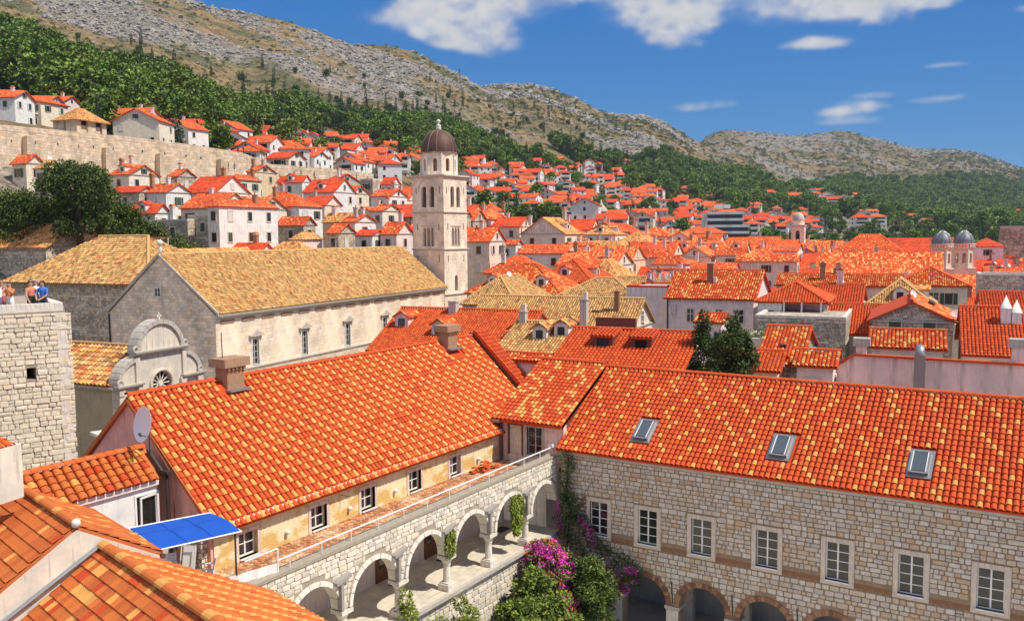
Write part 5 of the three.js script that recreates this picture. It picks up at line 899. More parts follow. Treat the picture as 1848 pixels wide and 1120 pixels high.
["f",-67.4,-297.9,3.3,14.9,17.3,7.5,8.0,11.6,"x","W","m","c"],
["f",-72.4,-320.9,4.6,13.5,15.5,6.5,7.0,9.8,"h","W","r",""],
["f",-34.8,-119.6,-0.5,8.3,10.4,6.4,6.6,4.6,"h","S","m","c"],
["f",-34.8,-127.8,-0.5,9.1,11.6,9.5,7.2,12.9,"x","S","r",""],
["f",-36.0,-136.1,-0.5,8.6,10.8,6.5,7.1,11.7,"z","S","m",""],
["f",-39.5,-151.5,-0.5,8.5,10.8,7.3,8.4,3.3,"z","C","o","d"],
["f",-38.9,-158.3,-0.5,8.2,10.9,9.0,8.1,8.6,"x","S","r","d"],
["f",-40.8,-173.9,-0.5,10.9,13.1,8.9,8.4,13.3,"x","C","r","c"],
["f",-42.0,-182.5,-0.5,10.7,12.4,7.8,6.7,5.3,"h","O","o","d"],
["f",-44.6,-190.9,-0.5,10.9,13.1,8.6,8.4,12.6,"h","C","o",""],
["f",-46.2,-198.3,-0.5,10.8,12.5,7.4,6.7,3.7,"h","W","r","c"],
["f",-48.1,-220.7,-0.5,11.8,14.2,8.7,7.6,4.9,"x","W","m","c"],
["f",-50.7,-228.7,-0.5,9.1,10.9,7.6,6.9,5.9,"x","C","o","c"],
["f",-50.8,-236.1,-0.5,9.0,11.7,9.1,8.0,5.4,"z","P","r",""],
["f",-51.0,-244.1,-0.5,8.9,11.2,9.4,7.4,9.6,"h","S","m",""],
["f",-53.2,-253.5,-0.2,9.6,11.4,8.5,6.8,6.8,"x","W","r","d"],
["f",-54.5,-259.8,0.1,10.3,12.3,7.3,6.8,4.3,"x","S","o",""],
["f",-55.1,-267.7,0.3,11.8,13.8,9.2,6.7,12.8,"x","W","o","d"],
["f",-55.9,-276.6,0.5,9.5,11.3,6.6,7.2,12.6,"x","W","y","c"],
["f",-58.7,-284.4,1.2,10.7,13.0,8.2,7.7,12.9,"h","C","y","c"],
["f",-58.4,-292.9,1.1,12.6,15.1,7.8,7.6,11.3,"h","P","o","c"],
["f",-59.9,-299.6,1.5,11.0,13.4,8.8,6.9,10.4,"z","C","m","c"],
["f",-60.3,-308.2,1.6,11.2,14.0,8.7,8.6,3.7,"z","C","m","d"],
["f",-62.8,-315.2,2.2,11.2,13.5,6.9,8.2,13.0,"x","C","o","c"],
["f",-64.5,-323.1,2.6,14.8,16.6,7.6,6.7,11.1,"x","C","m","c"],
["f",-26.8,-121.9,-0.5,8.8,10.5,7.9,6.5,3.8,"x","W","o","d"],
["f",-27.8,-129.1,-0.5,11.2,13.4,9.5,7.5,4.3,"x","C","m","c"],
["f",-31.2,-159.2,-0.5,10.4,12.6,9.3,7.6,8.4,"h","W","o",""],
["f",-33.4,-167.3,-0.5,11.1,12.9,8.5,6.6,8.1,"h","W","r",""],
["f",-34.1,-175.6,-0.5,10.3,12.8,8.2,8.3,5.1,"h","C","o","d"],
["f",-34.2,-183.2,-0.5,10.1,12.2,6.4,6.7,8.0,"z","S","o","c"],
["f",-35.3,-191.3,-0.5,11.1,13.0,6.8,6.5,5.8,"x","P","r","c"],
["f",-40.5,-222.4,-0.5,9.1,10.8,6.7,6.4,3.6,"x","S","m","c"],
["f",-42.0,-231.1,-0.5,10.4,12.2,8.0,6.5,10.1,"x","W","r",""],
["f",-42.3,-238.7,-0.5,11.1,13.4,8.7,8.4,12.9,"x","C","y",""],
["f",-44.9,-245.1,-0.5,10.2,12.5,9.2,8.0,12.7,"h","S","o","c"],
["f",-45.4,-261.5,-0.5,11.5,13.7,7.6,7.2,4.7,"h","C","o","c"],
["f",-47.9,-269.3,-0.5,10.8,12.7,8.7,7.4,6.3,"x","C","m","c"],
["f",-47.9,-277.8,-0.5,8.6,10.5,7.9,6.5,12.0,"x","S","o","c"],
["f",-50.4,-285.3,-0.5,8.5,10.5,7.8,8.2,6.4,"z","P","m","c"],
["f",-51.8,-293.8,-0.5,10.6,12.7,9.1,7.4,5.9,"x","C","o","c"],
["f",-52.6,-301.4,-0.4,10.7,13.0,6.9,8.3,9.8,"h","C","r",""],
["f",-53.4,-307.8,-0.2,11.7,13.8,7.2,7.3,8.8,"x","P","o","c"],
["f",-55.3,-316.7,0.3,12.0,13.9,6.6,6.7,12.7,"x","P","r","c"],
["f",-56.2,-323.8,0.6,11.2,13.5,8.3,6.8,10.9,"x","C","o",""],
["f",-19.8,-129.9,-0.5,11.3,13.2,8.8,6.6,4.2,"h","C","r","c"],
["f",-24.0,-161.4,-0.5,9.2,11.4,8.2,8.3,9.8,"x","C","o",""],
["f",-24.2,-169.5,-0.5,9.6,11.5,6.9,8.5,11.3,"h","W","y",""],
["f",-25.7,-176.7,-0.5,10.1,12.9,8.0,8.6,7.2,"x","C","m","c"],
["f",-26.6,-185.5,-0.5,8.4,10.7,8.2,7.2,9.9,"x","S","r",""],
["f",-29.1,-192.9,-0.5,8.8,10.8,8.2,6.8,7.2,"h","P","o","c"],
["f",-29.3,-199.7,-0.5,9.7,11.9,6.8,7.6,13.1,"z","W","r",""],
["f",-31.8,-216.8,-0.5,11.2,13.4,7.3,7.9,5.9,"h","P","r",""],
["f",-32.4,-224.6,-0.5,11.1,13.6,7.5,8.2,6.2,"z","C","r","c"],
["f",-34.7,-231.4,-0.5,8.6,10.2,9.2,6.5,12.1,"x","W","o","d"],
["f",-35.3,-239.9,-0.5,8.6,11.2,8.9,6.5,7.4,"z","S","o","d"],
["f",-38.5,-270.3,-0.5,8.4,10.6,7.3,7.6,12.6,"x","W","o","c"],
["f",-40.2,-278.0,-0.5,11.8,13.7,9.3,7.1,9.3,"h","W","m","c"],
["f",-42.2,-286.8,-0.5,10.4,12.4,6.7,7.6,7.4,"h","W","r",""],
["f",-43.3,-294.1,-0.5,11.3,13.5,6.6,7.3,3.5,"h","C","o","d"],
["f",-43.5,-301.4,-0.5,9.9,11.6,7.2,6.6,10.6,"x","S","y","c"],
["f",-45.7,-308.8,-0.5,10.9,13.2,6.5,8.5,5.9,"x","S","o","c"],
["f",-46.7,-318.1,-0.5,10.0,12.1,6.7,7.4,5.0,"h","P","r","c"],
["f",-47.9,-324.6,-0.5,10.8,12.9,8.5,6.7,6.5,"x","S","m","c"],
["f",-11.8,-131.4,-0.5,9.2,11.3,6.7,7.6,10.7,"x","P","r","c"],
["f",-12.5,-139.9,-0.5,9.1,11.5,9.6,7.8,11.8,"x","O","r",""],
["f",-12.8,-146.9,-0.5,11.3,13.6,7.0,8.6,7.0,"x","S","m",""],
["f",-14.4,-155.6,-0.5,9.4,11.9,6.7,8.3,9.2,"x","P","o","c"],
["f",-15.3,-161.5,-0.5,9.1,11.0,9.3,7.8,11.8,"x","C","o","c"],
["f",-17.2,-170.2,-0.5,8.3,10.4,7.4,6.5,8.9,"x","S","r","c"],
["f",-18.4,-177.2,-0.5,11.1,12.8,7.5,6.6,11.3,"h","P","y","c"],
["f",-18.9,-185.2,-0.5,9.5,11.9,6.8,7.3,10.8,"x","W","o",""],
["f",-20.1,-193.5,-0.5,11.7,14.6,8.8,7.1,9.6,"z","S","y",""],
["f",-20.2,-201.1,-0.5,10.3,12.6,7.5,7.8,6.1,"h","C","o",""],
["f",-21.6,-208.8,-0.5,10.1,12.5,7.7,7.9,3.9,"h","P","r","d"],
["f",-23.0,-217.6,-0.5,8.6,10.8,9.2,7.5,6.2,"x","W","r","d"],
["f",-25.0,-225.4,-0.5,11.5,14.1,9.6,8.0,6.2,"x","P","m",""],
["f",-27.0,-239.6,-0.5,8.9,11.2,8.9,6.8,10.0,"x","C","y","d"],
["f",-30.4,-271.2,-0.5,8.8,10.5,9.1,6.5,4.7,"x","C","r",""],
["f",-33.2,-280.4,-0.5,10.9,12.6,9.1,6.4,10.5,"x","C","r",""],
["f",-33.2,-288.0,-0.5,8.6,11.1,7.6,7.9,3.7,"x","C","o","c"],
["f",-35.4,-294.4,-0.5,10.5,12.7,8.7,7.9,11.7,"z","P","m","c"],
["f",-35.2,-303.8,-0.5,9.8,12.1,6.8,7.3,5.2,"z","C","o","d"],
["f",-36.5,-310.5,-0.5,10.6,13.3,6.5,8.3,4.6,"x","C","r","d"],
["f",-37.9,-318.9,-0.5,8.5,10.7,7.8,8.4,5.1,"x","P","o",""],
["f",-38.9,-326.0,-0.5,11.8,14.1,8.8,7.7,4.6,"h","P","o","c"],
["f",-2.6,-124.5,-0.5,10.4,12.7,8.9,6.7,9.0,"z","O","o","c"],
["f",-3.0,-132.2,-0.5,9.9,12.0,9.5,7.9,9.0,"x","S","r","d"],
["f",-4.1,-141.0,-0.5,11.4,13.7,7.6,8.3,3.3,"z","P","o",""],
["f",-5.8,-148.4,-0.5,8.7,10.9,7.7,8.5,12.9,"h","O","m","c"],
["f",-5.8,-155.6,-0.5,10.9,13.2,7.5,8.5,10.3,"z","C","o","d"],
["f",-6.8,-164.6,-0.5,10.8,13.2,8.5,6.6,11.5,"z","W","m",""],
["f",-9.7,-171.7,-0.5,10.3,13.0,8.4,8.4,6.6,"z","S","m","d"],
["f",-10.2,-179.9,-0.5,11.1,13.6,7.5,8.6,8.3,"x","P","o",""],
["f",-11.7,-187.2,-0.5,10.4,13.1,9.0,7.9,4.0,"z","S","m","c"],
["f",-12.9,-194.2,-0.5,9.9,12.1,6.9,8.3,6.0,"x","S","m","c"],
["f",-13.7,-203.4,-0.5,8.6,10.7,6.5,6.9,13.0,"h","P","o","d"],
["f",-14.4,-210.4,-0.5,11.3,13.0,7.7,6.8,6.2,"h","W","r","d"],
["f",-15.6,-218.7,-0.5,11.7,13.8,6.5,6.7,9.2,"x","C","r","c"],
["f",-15.6,-225.3,-0.5,11.4,13.6,6.6,8.5,10.8,"x","C","r","c"],
["f",-20.6,-250.3,-0.5,10.4,12.4,8.2,7.0,7.8,"h","C","m",""],
["f",-20.7,-256.9,-0.5,8.2,10.5,9.2,7.1,6.6,"x","O","y","c"],
["f",-21.4,-265.4,-0.5,8.7,11.1,8.5,8.0,9.9,"x","W","m",""],
["f",-23.1,-273.5,-0.5,9.6,11.3,6.6,7.8,4.6,"z","W","m","c"],
["f",-24.7,-280.9,-0.5,10.0,12.2,6.9,8.5,4.0,"h","S","m","c"],
["f",-25.1,-288.1,-0.5,11.0,12.9,7.1,8.2,11.5,"z","C","r","d"],
["f",-26.6,-296.2,-0.5,10.8,13.0,6.6,6.9,6.7,"x","S","r","d"],
["f",-28.9,-303.5,-0.5,10.5,12.9,7.4,7.9,6.0,"z","C","m","d"],
["f",-29.2,-312.6,-0.5,9.7,12.0,6.9,8.6,9.7,"x","P","o",""],
["f",-31.2,-319.3,-0.5,9.4,11.4,8.3,7.4,8.2,"x","C","m","c"],
["f",-31.1,-327.0,-0.5,10.6,13.0,8.1,8.1,6.4,"z","C","y",""],
["f",2.8,-142.2,-0.5,9.3,11.1,8.1,7.2,6.9,"x","S","y","c"],
["f",2.3,-157.1,-0.5,9.9,12.4,7.9,7.6,12.2,"z","C","m",""],
["f",0.2,-165.6,-0.5,11.6,13.8,7.6,7.9,6.8,"x","C","y",""],
["f",-0.7,-173.5,-0.5,11.1,13.4,8.8,7.0,10.5,"x","S","r","d"],
["f",-1.6,-179.8,-0.5,11.3,13.3,8.4,6.8,8.4,"h","C","m","d"],
["f",-3.5,-188.6,-0.5,11.3,13.7,7.8,7.5,7.1,"x","C","m","c"],
["f",-4.4,-196.6,-0.5,10.0,12.1,7.4,7.9,3.3,"x","P","m",""],
["f",-5.6,-204.8,-0.5,9.6,12.0,9.1,8.4,7.5,"x","C","m","d"],
["f",-6.8,-210.8,-0.5,11.1,13.2,7.1,7.9,6.3,"h","S","r","d"],
["f",-6.8,-218.9,-0.5,10.1,12.5,9.3,8.1,9.7,"h","W","o","c"],
["f",-9.4,-226.3,-0.5,10.8,13.0,8.7,7.0,6.9,"h","S","r","d"],
["f",-10.1,-243.3,-0.5,8.2,10.3,7.7,8.4,13.3,"h","S","r","d"],
["f",-12.4,-249.8,-0.5,8.6,10.6,9.1,7.1,12.0,"x","S","m",""],
["f",-13.5,-258.9,-0.5,8.7,11.0,7.6,7.8,8.3,"x","W","r","c"],
["f",-13.5,-266.9,-0.5,8.8,11.5,8.5,6.5,12.6,"z","P","r",""],
["f",-15.2,-274.4,-0.5,10.0,13.2,9.3,8.1,12.6,"z","S","r","c"],
["f",-16.9,-281.9,-0.5,9.6,11.8,8.6,8.5,12.5,"x","S","y",""],
["f",-17.1,-289.2,-0.5,10.0,12.0,7.3,7.7,9.6,"x","P","m","c"],
["f",-18.2,-298.5,-0.5,11.0,13.5,7.4,7.1,10.5,"z","S","y","d"],
["f",-20.7,-306.1,-0.5,9.3,11.3,6.7,7.3,5.2,"z","S","m","d"],
["f",-21.7,-313.4,-0.5,8.4,10.4,8.8,7.0,6.9,"x","W","m",""],
["f",-21.9,-321.1,-0.5,11.0,13.3,6.8,6.6,4.3,"z","S","o","c"],
["f",-22.5,-328.3,-0.5,10.6,12.5,6.7,8.3,8.7,"z","C","o",""],
["f",3.5,-198.0,-0.5,9.2,11.3,6.9,7.8,7.9,"z","W","r","d"],
["f",3.5,-205.7,-0.5,10.2,13.0,8.2,8.5,3.6,"x","C","o","c"],
["f",1.4,-213.5,-0.5,8.5,10.4,6.9,6.4,13.2,"h","P","y",""],
["f",0.9,-221.2,-0.5,9.5,12.1,8.2,8.1,5.0,"z","P","r","c"],
["f",0.2,-229.0,-0.5,8.5,10.9,7.9,8.2,4.6,"x","W","y",""],
["f",-1.9,-235.4,-0.5,9.8,11.8,8.2,7.6,8.6,"x","W","r","c"],
["f",-3.5,-244.0,-0.5,11.2,13.6,8.2,7.8,11.4,"h","C","r","c"],
["f",-4.0,-251.0,-0.5,8.6,11.1,7.9,7.5,7.3,"z","C","m","d"],
["f",-5.4,-258.9,-0.5,9.3,11.7,8.8,6.8,8.5,"h","W","o","c"],
["f",-5.9,-267.6,-0.5,9.6,12.0,8.9,7.7,10.9,"x","C","o","c"],
["f",-7.7,-275.1,-0.5,10.9,12.9,8.3,6.7,5.1,"x","C","r",""],
["f",-7.8,-283.8,-0.5,9.5,11.5,6.9,8.5,8.6,"h","P","o","c"],
["f",-9.5,-291.0,-0.5,11.3,13.2,7.8,7.3,9.3,"h","W","r",""],
["f",-10.0,-298.6,-0.5,11.6,13.4,9.0,7.0,10.7,"h","S","y","c"],
["f",-11.4,-306.6,-0.5,11.4,13.7,7.9,7.7,11.9,"x","O","o",""],
["f",-12.9,-314.3,-0.5,11.1,13.1,6.6,7.7,12.0,"h","C","r",""],
["f",-15.0,-321.5,-0.5,9.4,12.1,8.2,7.2,11.6,"z","O","r","d"],
["f",-15.7,-330.6,-3.5,8.7,11.1,7.5,7.5,4.3,"h","P","y","c"],
["f",4.1,-253.9,-0.5,9.8,11.8,7.6,6.9,7.0,"x","P","m",""],
["f",3.8,-261.6,-0.5,10.0,12.3,7.8,7.4,6.7,"x","C","r",""],
["f",2.1,-268.1,-0.5,11.2,13.3,9.0,7.6,10.9,"x","C","o","c"],
["f",1.2,-277.1,-0.5,9.6,12.2,8.9,7.9,10.0,"x","C","m",""],
["f",-0.9,-284.6,-0.5,9.7,11.5,7.6,6.9,7.3,"x","W","y","c"],
["f",-1.7,-291.2,-0.5,8.7,11.0,7.3,7.9,8.0,"z","C","o",""],
["f",-2.3,-300.1,-0.5,10.7,13.0,8.7,7.5,5.5,"x","S","y","d"],
["f",-4.7,-307.3,-0.5,9.0,11.2,6.7,7.1,6.1,"x","O","m",""],
["f",-5.1,-316.4,-0.5,10.5,12.4,8.9,6.5,4.4,"h","W","o","c"],
["f",-6.9,-323.7,-0.5,11.2,13.1,8.0,7.4,7.4,"x","S","o","c"],
["f",-7.4,-330.6,-3.5,8.3,10.4,7.9,8.2,9.3,"x","C","y",""],
["f",4.4,-300.7,-0.5,10.9,12.8,9.1,7.2,7.6,"h","W","o",""],
["f",4.0,-309.9,-0.5,10.6,12.9,6.8,8.5,5.4,"x","P","o","c"],
["f",3.7,-317.8,-0.5,9.8,12.1,8.6,6.9,6.7,"x","W","o","d"],
["f",0.8,-324.9,-0.5,9.8,11.8,7.8,7.0,10.4,"x","W","m",""],
["f",0.2,-332.9,-3.5,8.7,10.6,6.9,6.6,8.7,"z","W","m","c"],
["h",-204.0,-118.6,43.2,51.1,52.9,7.3,8.4,34.1,"x","W","o","b"],
["h",-219.4,-131.9,46.0,53.6,55.7,8.3,8.3,20.9,"x","P","o","b"],
["h",-197.4,-114.1,42.0,49.9,51.7,8.9,8.1,17.3,"h","C","o","b"],
["h",-211.5,-121.7,44.8,52.2,54.0,8.5,6.7,20.3,"h","W","r",""],
["h",-189.9,-102.9,41.0,49.0,50.6,8.4,6.6,27.4,"x","W","o",""],
["h",-197.4,-105.8,42.4,50.2,52.0,8.7,7.2,45.7,"x","W","o","b"],
["h",-190.1,-133.0,39.0,48.4,50.6,9.7,8.4,22.4,"x","W","o","b"],
["h",-207.3,-163.5,41.5,50.7,52.5,10.4,7.1,39.1,"h","W","r",""],
["h",-186.9,-144.1,37.3,46.2,48.7,10.2,6.6,7.0,"z","W","o","b"],
["h",-197.3,-150.2,39.8,48.4,50.3,9.9,6.6,33.6,"x","W","r",""],
["h",-211.4,-177.5,40.4,49.0,51.9,11.3,7.4,37.9,"z","W","r","b"],
["h",-179.1,-127.8,36.7,45.9,48.5,10.4,8.1,30.2,"z","C","o",""],
["h",-221.8,-183.7,43.3,52.2,54.0,10.0,7.0,18.7,"h","W","o",""],
["h",-231.6,-197.0,44.6,54.1,57.1,11.3,7.4,8.0,"z","W","o","b"],
["h",-213.4,-193.4,40.2,49.0,51.1,8.2,8.1,6.9,"x","W","r","b"],
["h",-213.0,-233.4,37.6,46.0,48.5,8.8,7.0,18.5,"z","P","o",""],
["h",-242.5,-266.1,45.4,54.1,56.3,6.5,8.2,18.2,"x","W","r",""],
["h",-227.2,-236.6,42.1,51.5,53.1,7.2,6.9,36.1,"x","W","r","b"],
["h",-199.7,-172.7,37.3,45.3,46.9,6.8,8.1,48.3,"h","W","o",""],
["h",-173.9,-165.4,31.6,40.1,41.8,7.2,6.6,7.2,"x","C","r","b"],
["h",-241.0,-222.5,47.2,55.8,57.8,7.6,7.1,11.3,"x","W","r","b"],
["h",-201.1,-189.1,37.9,46.4,48.3,8.4,7.2,22.3,"x","W","o","b"],
["h",-272.8,-303.4,53.9,63.3,65.3,8.6,7.5,33.3,"x","W","r","b"],
["h",-186.7,-181.0,34.5,44.3,46.3,8.1,7.6,45.5,"h","W","o",""],
["h",-230.0,-266.5,42.2,51.8,54.0,6.9,8.3,38.0,"x","C","o","b"],
["h",-215.0,-247.7,37.9,47.5,49.3,7.9,8.0,29.6,"h","C","o","b"],
["h",-262.7,-285.6,51.1,60.7,62.6,8.7,8.4,21.4,"x","C","r","b"],
["h",-237.0,-254.8,44.1,52.5,54.4,8.1,8.1,12.5,"h","W","r",""],
["h",-253.2,-255.9,49.8,58.5,60.3,6.9,7.1,25.9,"z","W","o","b"],
["h",-197.8,-180.8,37.1,46.7,48.7,6.6,7.9,19.3,"x","W","o","b"],
["h",-221.8,-278.5,40.1,49.6,51.9,8.8,7.1,5.8,"z","W","o","b"],
["h",-218.6,-260.4,39.8,47.9,49.7,7.5,7.0,36.4,"x","W","o","b"],
["h",-202.5,-204.8,37.0,45.9,47.7,8.4,8.0,17.3,"x","W","o","b"],
["h",-220.0,-221.2,41.2,49.3,51.1,7.9,6.9,30.2,"x","W","o",""],
["h",-279.6,-313.4,55.9,64.2,65.9,8.1,7.0,6.8,"h","W","r","b"],
["h",-265.8,-277.1,52.6,61.4,63.4,6.8,6.9,45.2,"x","W","o","b"],
["h",-258.5,-233.0,51.2,59.3,61.1,7.6,6.8,32.7,"x","W","r",""],
["h",-249.1,-281.7,47.3,56.5,58.5,7.6,7.2,32.2,"z","W","o","b"],
["h",-276.8,-288.7,55.6,65.2,66.8,7.6,7.9,26.9,"z","W","o","b"],
["h",-225.0,-254.9,40.5,49.5,51.6,7.1,8.4,23.9,"x","W","o","b"],
["h",-230.5,-227.7,44.2,54.1,56.3,7.8,7.3,48.3,"z","W","r","b"],
["h",-200.1,-218.1,34.8,43.3,45.2,7.2,6.6,8.5,"z","W","r","b"],
["h",-191.5,-169.9,35.4,43.7,45.6,6.7,7.0,21.2,"z","W","r","b"],
["h",-251.7,-246.1,50.0,59.2,61.1,8.2,7.9,26.7,"z","W","r","b"],
["h",-240.1,-304.8,45.3,55.0,57.1,8.9,8.3,12.4,"x","W","o","b"],
["h",-252.2,-315.6,49.4,59.2,60.8,6.7,6.8,33.1,"z","W","r","b"],
["h",-248.9,-308.0,48.7,56.8,58.5,6.9,6.8,20.4,"z","W","o","b"],
["h",-214.7,-209.6,40.3,49.7,51.7,8.6,6.8,35.5,"x","P","o","b"],
["h",-262.8,-296.3,51.1,60.1,62.0,8.6,6.7,34.7,"h","W","o","b"],
["h",-235.6,-277.5,44.4,54.1,56.4,8.9,6.6,26.4,"z","C","r","b"],
["h",-203.0,-226.3,35.2,44.5,46.2,7.4,7.5,16.1,"h","W","o","b"],
["h",-195.8,-232.6,34.2,43.8,45.5,7.8,7.1,43.9,"h","W","r",""],
["h",-255.7,-302.4,50.4,59.1,61.0,8.8,6.8,37.9,"x","W","o","b"],
["h",-232.5,-214.0,45.0,53.9,55.8,7.2,6.9,16.9,"h","W","r","b"],
["h",-174.0,-153.4,31.8,40.9,42.4,6.6,8.1,39.0,"h","C","o","b"],
["h",-189.3,-189.8,34.4,42.8,44.4,7.1,7.2,11.0,"x","W","o",""],
["h",-204.6,-240.8,36.0,45.9,48.0,8.0,8.2,8.0,"x","W","o","b"],
["h",-220.4,-269.3,40.3,50.2,51.6,6.5,8.5,35.7,"h","W","o","b"],
["h",-292.0,-609.7,52.9,63.5,65.6,7.8,7.7,37.7,"x","C","o","b"],
["h",-329.4,-676.0,70.3,79.9,81.7,7.4,7.7,16.7,"x","C","o","b"],
["h",-204.1,-339.3,24.9,33.7,35.3,8.4,7.0,23.1,"h","P","o","b"],
["h",-286.5,-409.8,52.1,61.2,63.2,9.1,8.3,32.2,"x","W","o","b"],
["h",-200.3,-350.8,23.8,34.3,35.9,7.8,7.3,31.7,"x","W","o","b"],
["h",-269.6,-411.6,42.9,52.8,54.7,7.2,8.3,19.2,"z","W","o","b"],
["h",-234.9,-343.4,34.6,43.6,45.9,7.9,6.8,28.7,"z","W","r",""],
["h",-276.1,-537.2,44.9,54.7,56.9,8.0,7.7,34.5,"z","W","o","b"],
["h",-239.0,-402.4,35.2,44.0,45.8,7.8,7.0,46.9,"z","W","o","b"],
["h",-219.5,-319.9,30.5,39.5,41.4,9.5,7.9,12.2,"h","W","o","b"],
["h",-271.1,-553.2,42.4,51.6,53.8,7.8,7.7,32.6,"x","W","o","b"],
["h",-286.7,-545.2,50.4,59.0,60.6,7.7,7.3,33.6,"x","W","o",""],
["h",-214.1,-389.0,26.9,36.3,38.5,8.0,8.1,25.0,"x","W","o","b"],
["h",-208.1,-293.8,28.2,37.7,40.1,8.9,6.9,38.9,"z","W","o","b"],
["h",-297.0,-548.8,56.0,65.7,67.4,8.1,7.6,19.9,"x","P","o","b"],
["h",-227.6,-449.7,28.3,38.0,39.8,7.4,7.8,29.2,"h","W","o","b"],
["h",-211.1,-349.1,26.7,36.7,38.6,8.8,7.6,5.5,"x","W","o",""],
["h",-319.8,-631.6,65.6,74.4,76.4,7.1,7.3,30.5,"h","W","r",""],
["h",-240.8,-465.4,33.3,42.5,43.9,8.4,6.6,8.7,"x","C","o","b"],
["h",-209.8,-373.1,26.2,36.3,38.4,7.7,7.5,23.5,"x","W","o","b"],
["h",-220.0,-381.1,29.7,39.6,42.0,9.0,8.1,21.1,"z","W","r",""],
["h",-280.6,-452.0,47.6,57.1,58.9,7.6,7.9,39.9,"x","W","o","b"],
["h",-319.1,-614.0,65.8,75.1,77.1,7.0,8.3,41.6,"z","W","o",""],
["h",-233.0,-330.0,36.1,46.8,49.4,9.0,8.2,10.8,"z","P","r","b"],
["h",-202.2,-363.6,23.7,34.4,35.9,6.9,7.4,22.0,"z","W","r","b"],
["h",-254.3,-397.7,37.6,47.6,49.3,7.9,6.5,22.7,"x","W","r",""],
["h",-297.4,-474.5,53.2,63.2,65.0,8.9,8.3,38.2,"x","W","o",""],
["h",-146.4,-280.0,19.6,30.2,32.4,9.6,8.1,19.6,"z","W","r",""],
["h",-242.7,-357.4,36.3,46.6,48.3,8.9,7.0,17.9,"h","W","r","b"],
["h",-247.3,-425.3,38.2,47.1,48.7,9.2,6.6,40.4,"x","W","o","b"],
["h",-229.1,-375.6,31.6,41.2,42.8,8.9,6.6,34.0,"h","W","r","b"],
["h",-250.2,-371.6,38.0,48.3,50.3,9.1,6.9,46.3,"x","W","r","b"],
["h",-241.5,-451.4,34.7,44.8,46.6,7.4,7.1,44.9,"x","W","r",""],
["h",-270.6,-562.3,42.6,52.8,54.2,7.0,6.6,25.6,"x","W","r","b"],
["h",-275.3,-568.9,44.6,53.9,55.9,7.4,7.5,24.3,"x","C","o","b"],
["h",-258.3,-469.7,41.5,50.4,52.2,8.3,8.1,22.4,"h","W","o","b"],
["h",-258.1,-414.2,39.3,47.9,49.9,8.1,7.2,47.4,"x","W","o",""],
["h",-283.5,-426.3,48.3,57.8,60.1,8.5,6.8,32.2,"z","W","o","b"],
["h",-227.2,-436.4,29.0,39.4,41.3,9.1,7.2,34.8,"x","W","r","b"],
["h",-236.2,-385.4,33.4,43.2,45.0,7.1,7.9,27.6,"x","W","o","b"],
["h",-270.8,-453.3,46.2,56.2,58.6,8.2,8.4,15.0,"x","W","r","b"],
["h",-274.8,-393.5,47.7,57.5,59.5,8.3,6.8,24.0,"x","W","r","b"],
["h",-291.9,-591.9,52.2,61.8,63.4,8.8,6.7,12.9,"x","W","r","b"],
["h",-243.7,-418.2,36.8,46.7,48.2,6.8,7.7,14.8,"h","W","r","b"],
["h",-224.5,-415.2,29.3,39.0,41.6,9.2,8.2,13.0,"z","W","r","b"],
["h",-287.5,-512.9,52.6,63.2,64.9,7.9,6.6,43.5,"h","W","r","b"],
["h",-292.1,-439.9,51.3,61.3,63.2,7.3,8.0,29.5,"h","W","o","b"],
["h",-233.1,-368.5,31.7,41.9,43.4,7.2,7.7,37.0,"z","W","r","b"],
["h",-275.8,-407.5,46.3,57.0,58.7,7.3,6.9,41.8,"x","W","o",""],
["h",-252.0,-454.9,39.5,49.7,51.4,6.9,6.5,30.9,"z","W","r","b"],
["h",-285.7,-434.5,48.8,57.8,59.9,8.2,8.3,43.7,"z","C","r",""],
["h",-244.9,-384.6,35.0,45.4,46.9,7.2,6.7,13.1,"z","W","o","b"],
["h",-221.0,-394.3,29.5,39.8,41.5,7.1,8.5,40.0,"x","C","o",""],
["h",-260.6,-426.7,41.3,50.7,52.5,7.8,8.2,41.1,"x","W","o",""],
["h",-271.3,-575.2,43.7,52.5,54.4,7.2,7.1,18.4,"z","W","r",""],
["h",-262.9,-396.8,41.0,50.7,52.5,8.6,7.4,29.5,"x","W","o","b"],
["h",-285.3,-577.4,49.1,58.7,60.7,9.2,7.1,24.2,"x","W","r","b"],
["h",-265.1,-380.8,44.5,55.0,57.1,7.9,8.4,31.6,"h","C","o","b"],
["h",-298.5,-575.2,55.8,66.6,69.0,8.5,8.3,36.6,"z","W","r","b"],
["h",-269.2,-522.8,42.5,53.1,54.9,8.5,6.6,9.0,"h","W","o","b"],
["h",-229.9,-470.9,28.4,38.5,40.1,7.7,6.8,7.9,"x","W","r","b"],
["h",-205.3,-438.3,21.0,31.6,33.5,9.0,6.6,28.1,"z","C","o","b"],
["h",-307.5,-515.2,59.8,68.5,70.8,9.5,8.4,16.7,"x","C","r","b"],
["h",-212.8,-310.0,28.6,37.6,39.3,9.0,6.7,22.1,"h","W","o","b"],
["h",-196.4,-357.6,21.6,30.6,32.2,7.5,7.1,38.1,"z","C","o","b"],
["h",-302.3,-564.1,58.4,68.7,70.3,7.5,6.7,29.2,"h","W","o","b"],
["h",-306.9,-638.0,59.9,69.3,71.7,7.3,8.5,9.5,"x","P","o","b"],
["h",-214.2,-337.8,26.4,36.3,38.4,7.7,7.9,34.9,"x","W","r","b"],
["h",-294.3,-428.7,53.7,63.7,65.8,7.6,8.3,23.5,"x","P","r","b"],
["h",-245.7,-471.9,35.2,44.6,46.4,6.9,7.1,25.0,"x","W","o","b"],
["h",-285.9,-563.6,49.5,60.1,61.7,7.5,7.5,41.7,"x","W","o","b"],
["h",-308.5,-547.0,62.1,72.1,74.1,7.6,8.0,25.5,"x","W","o","b"],
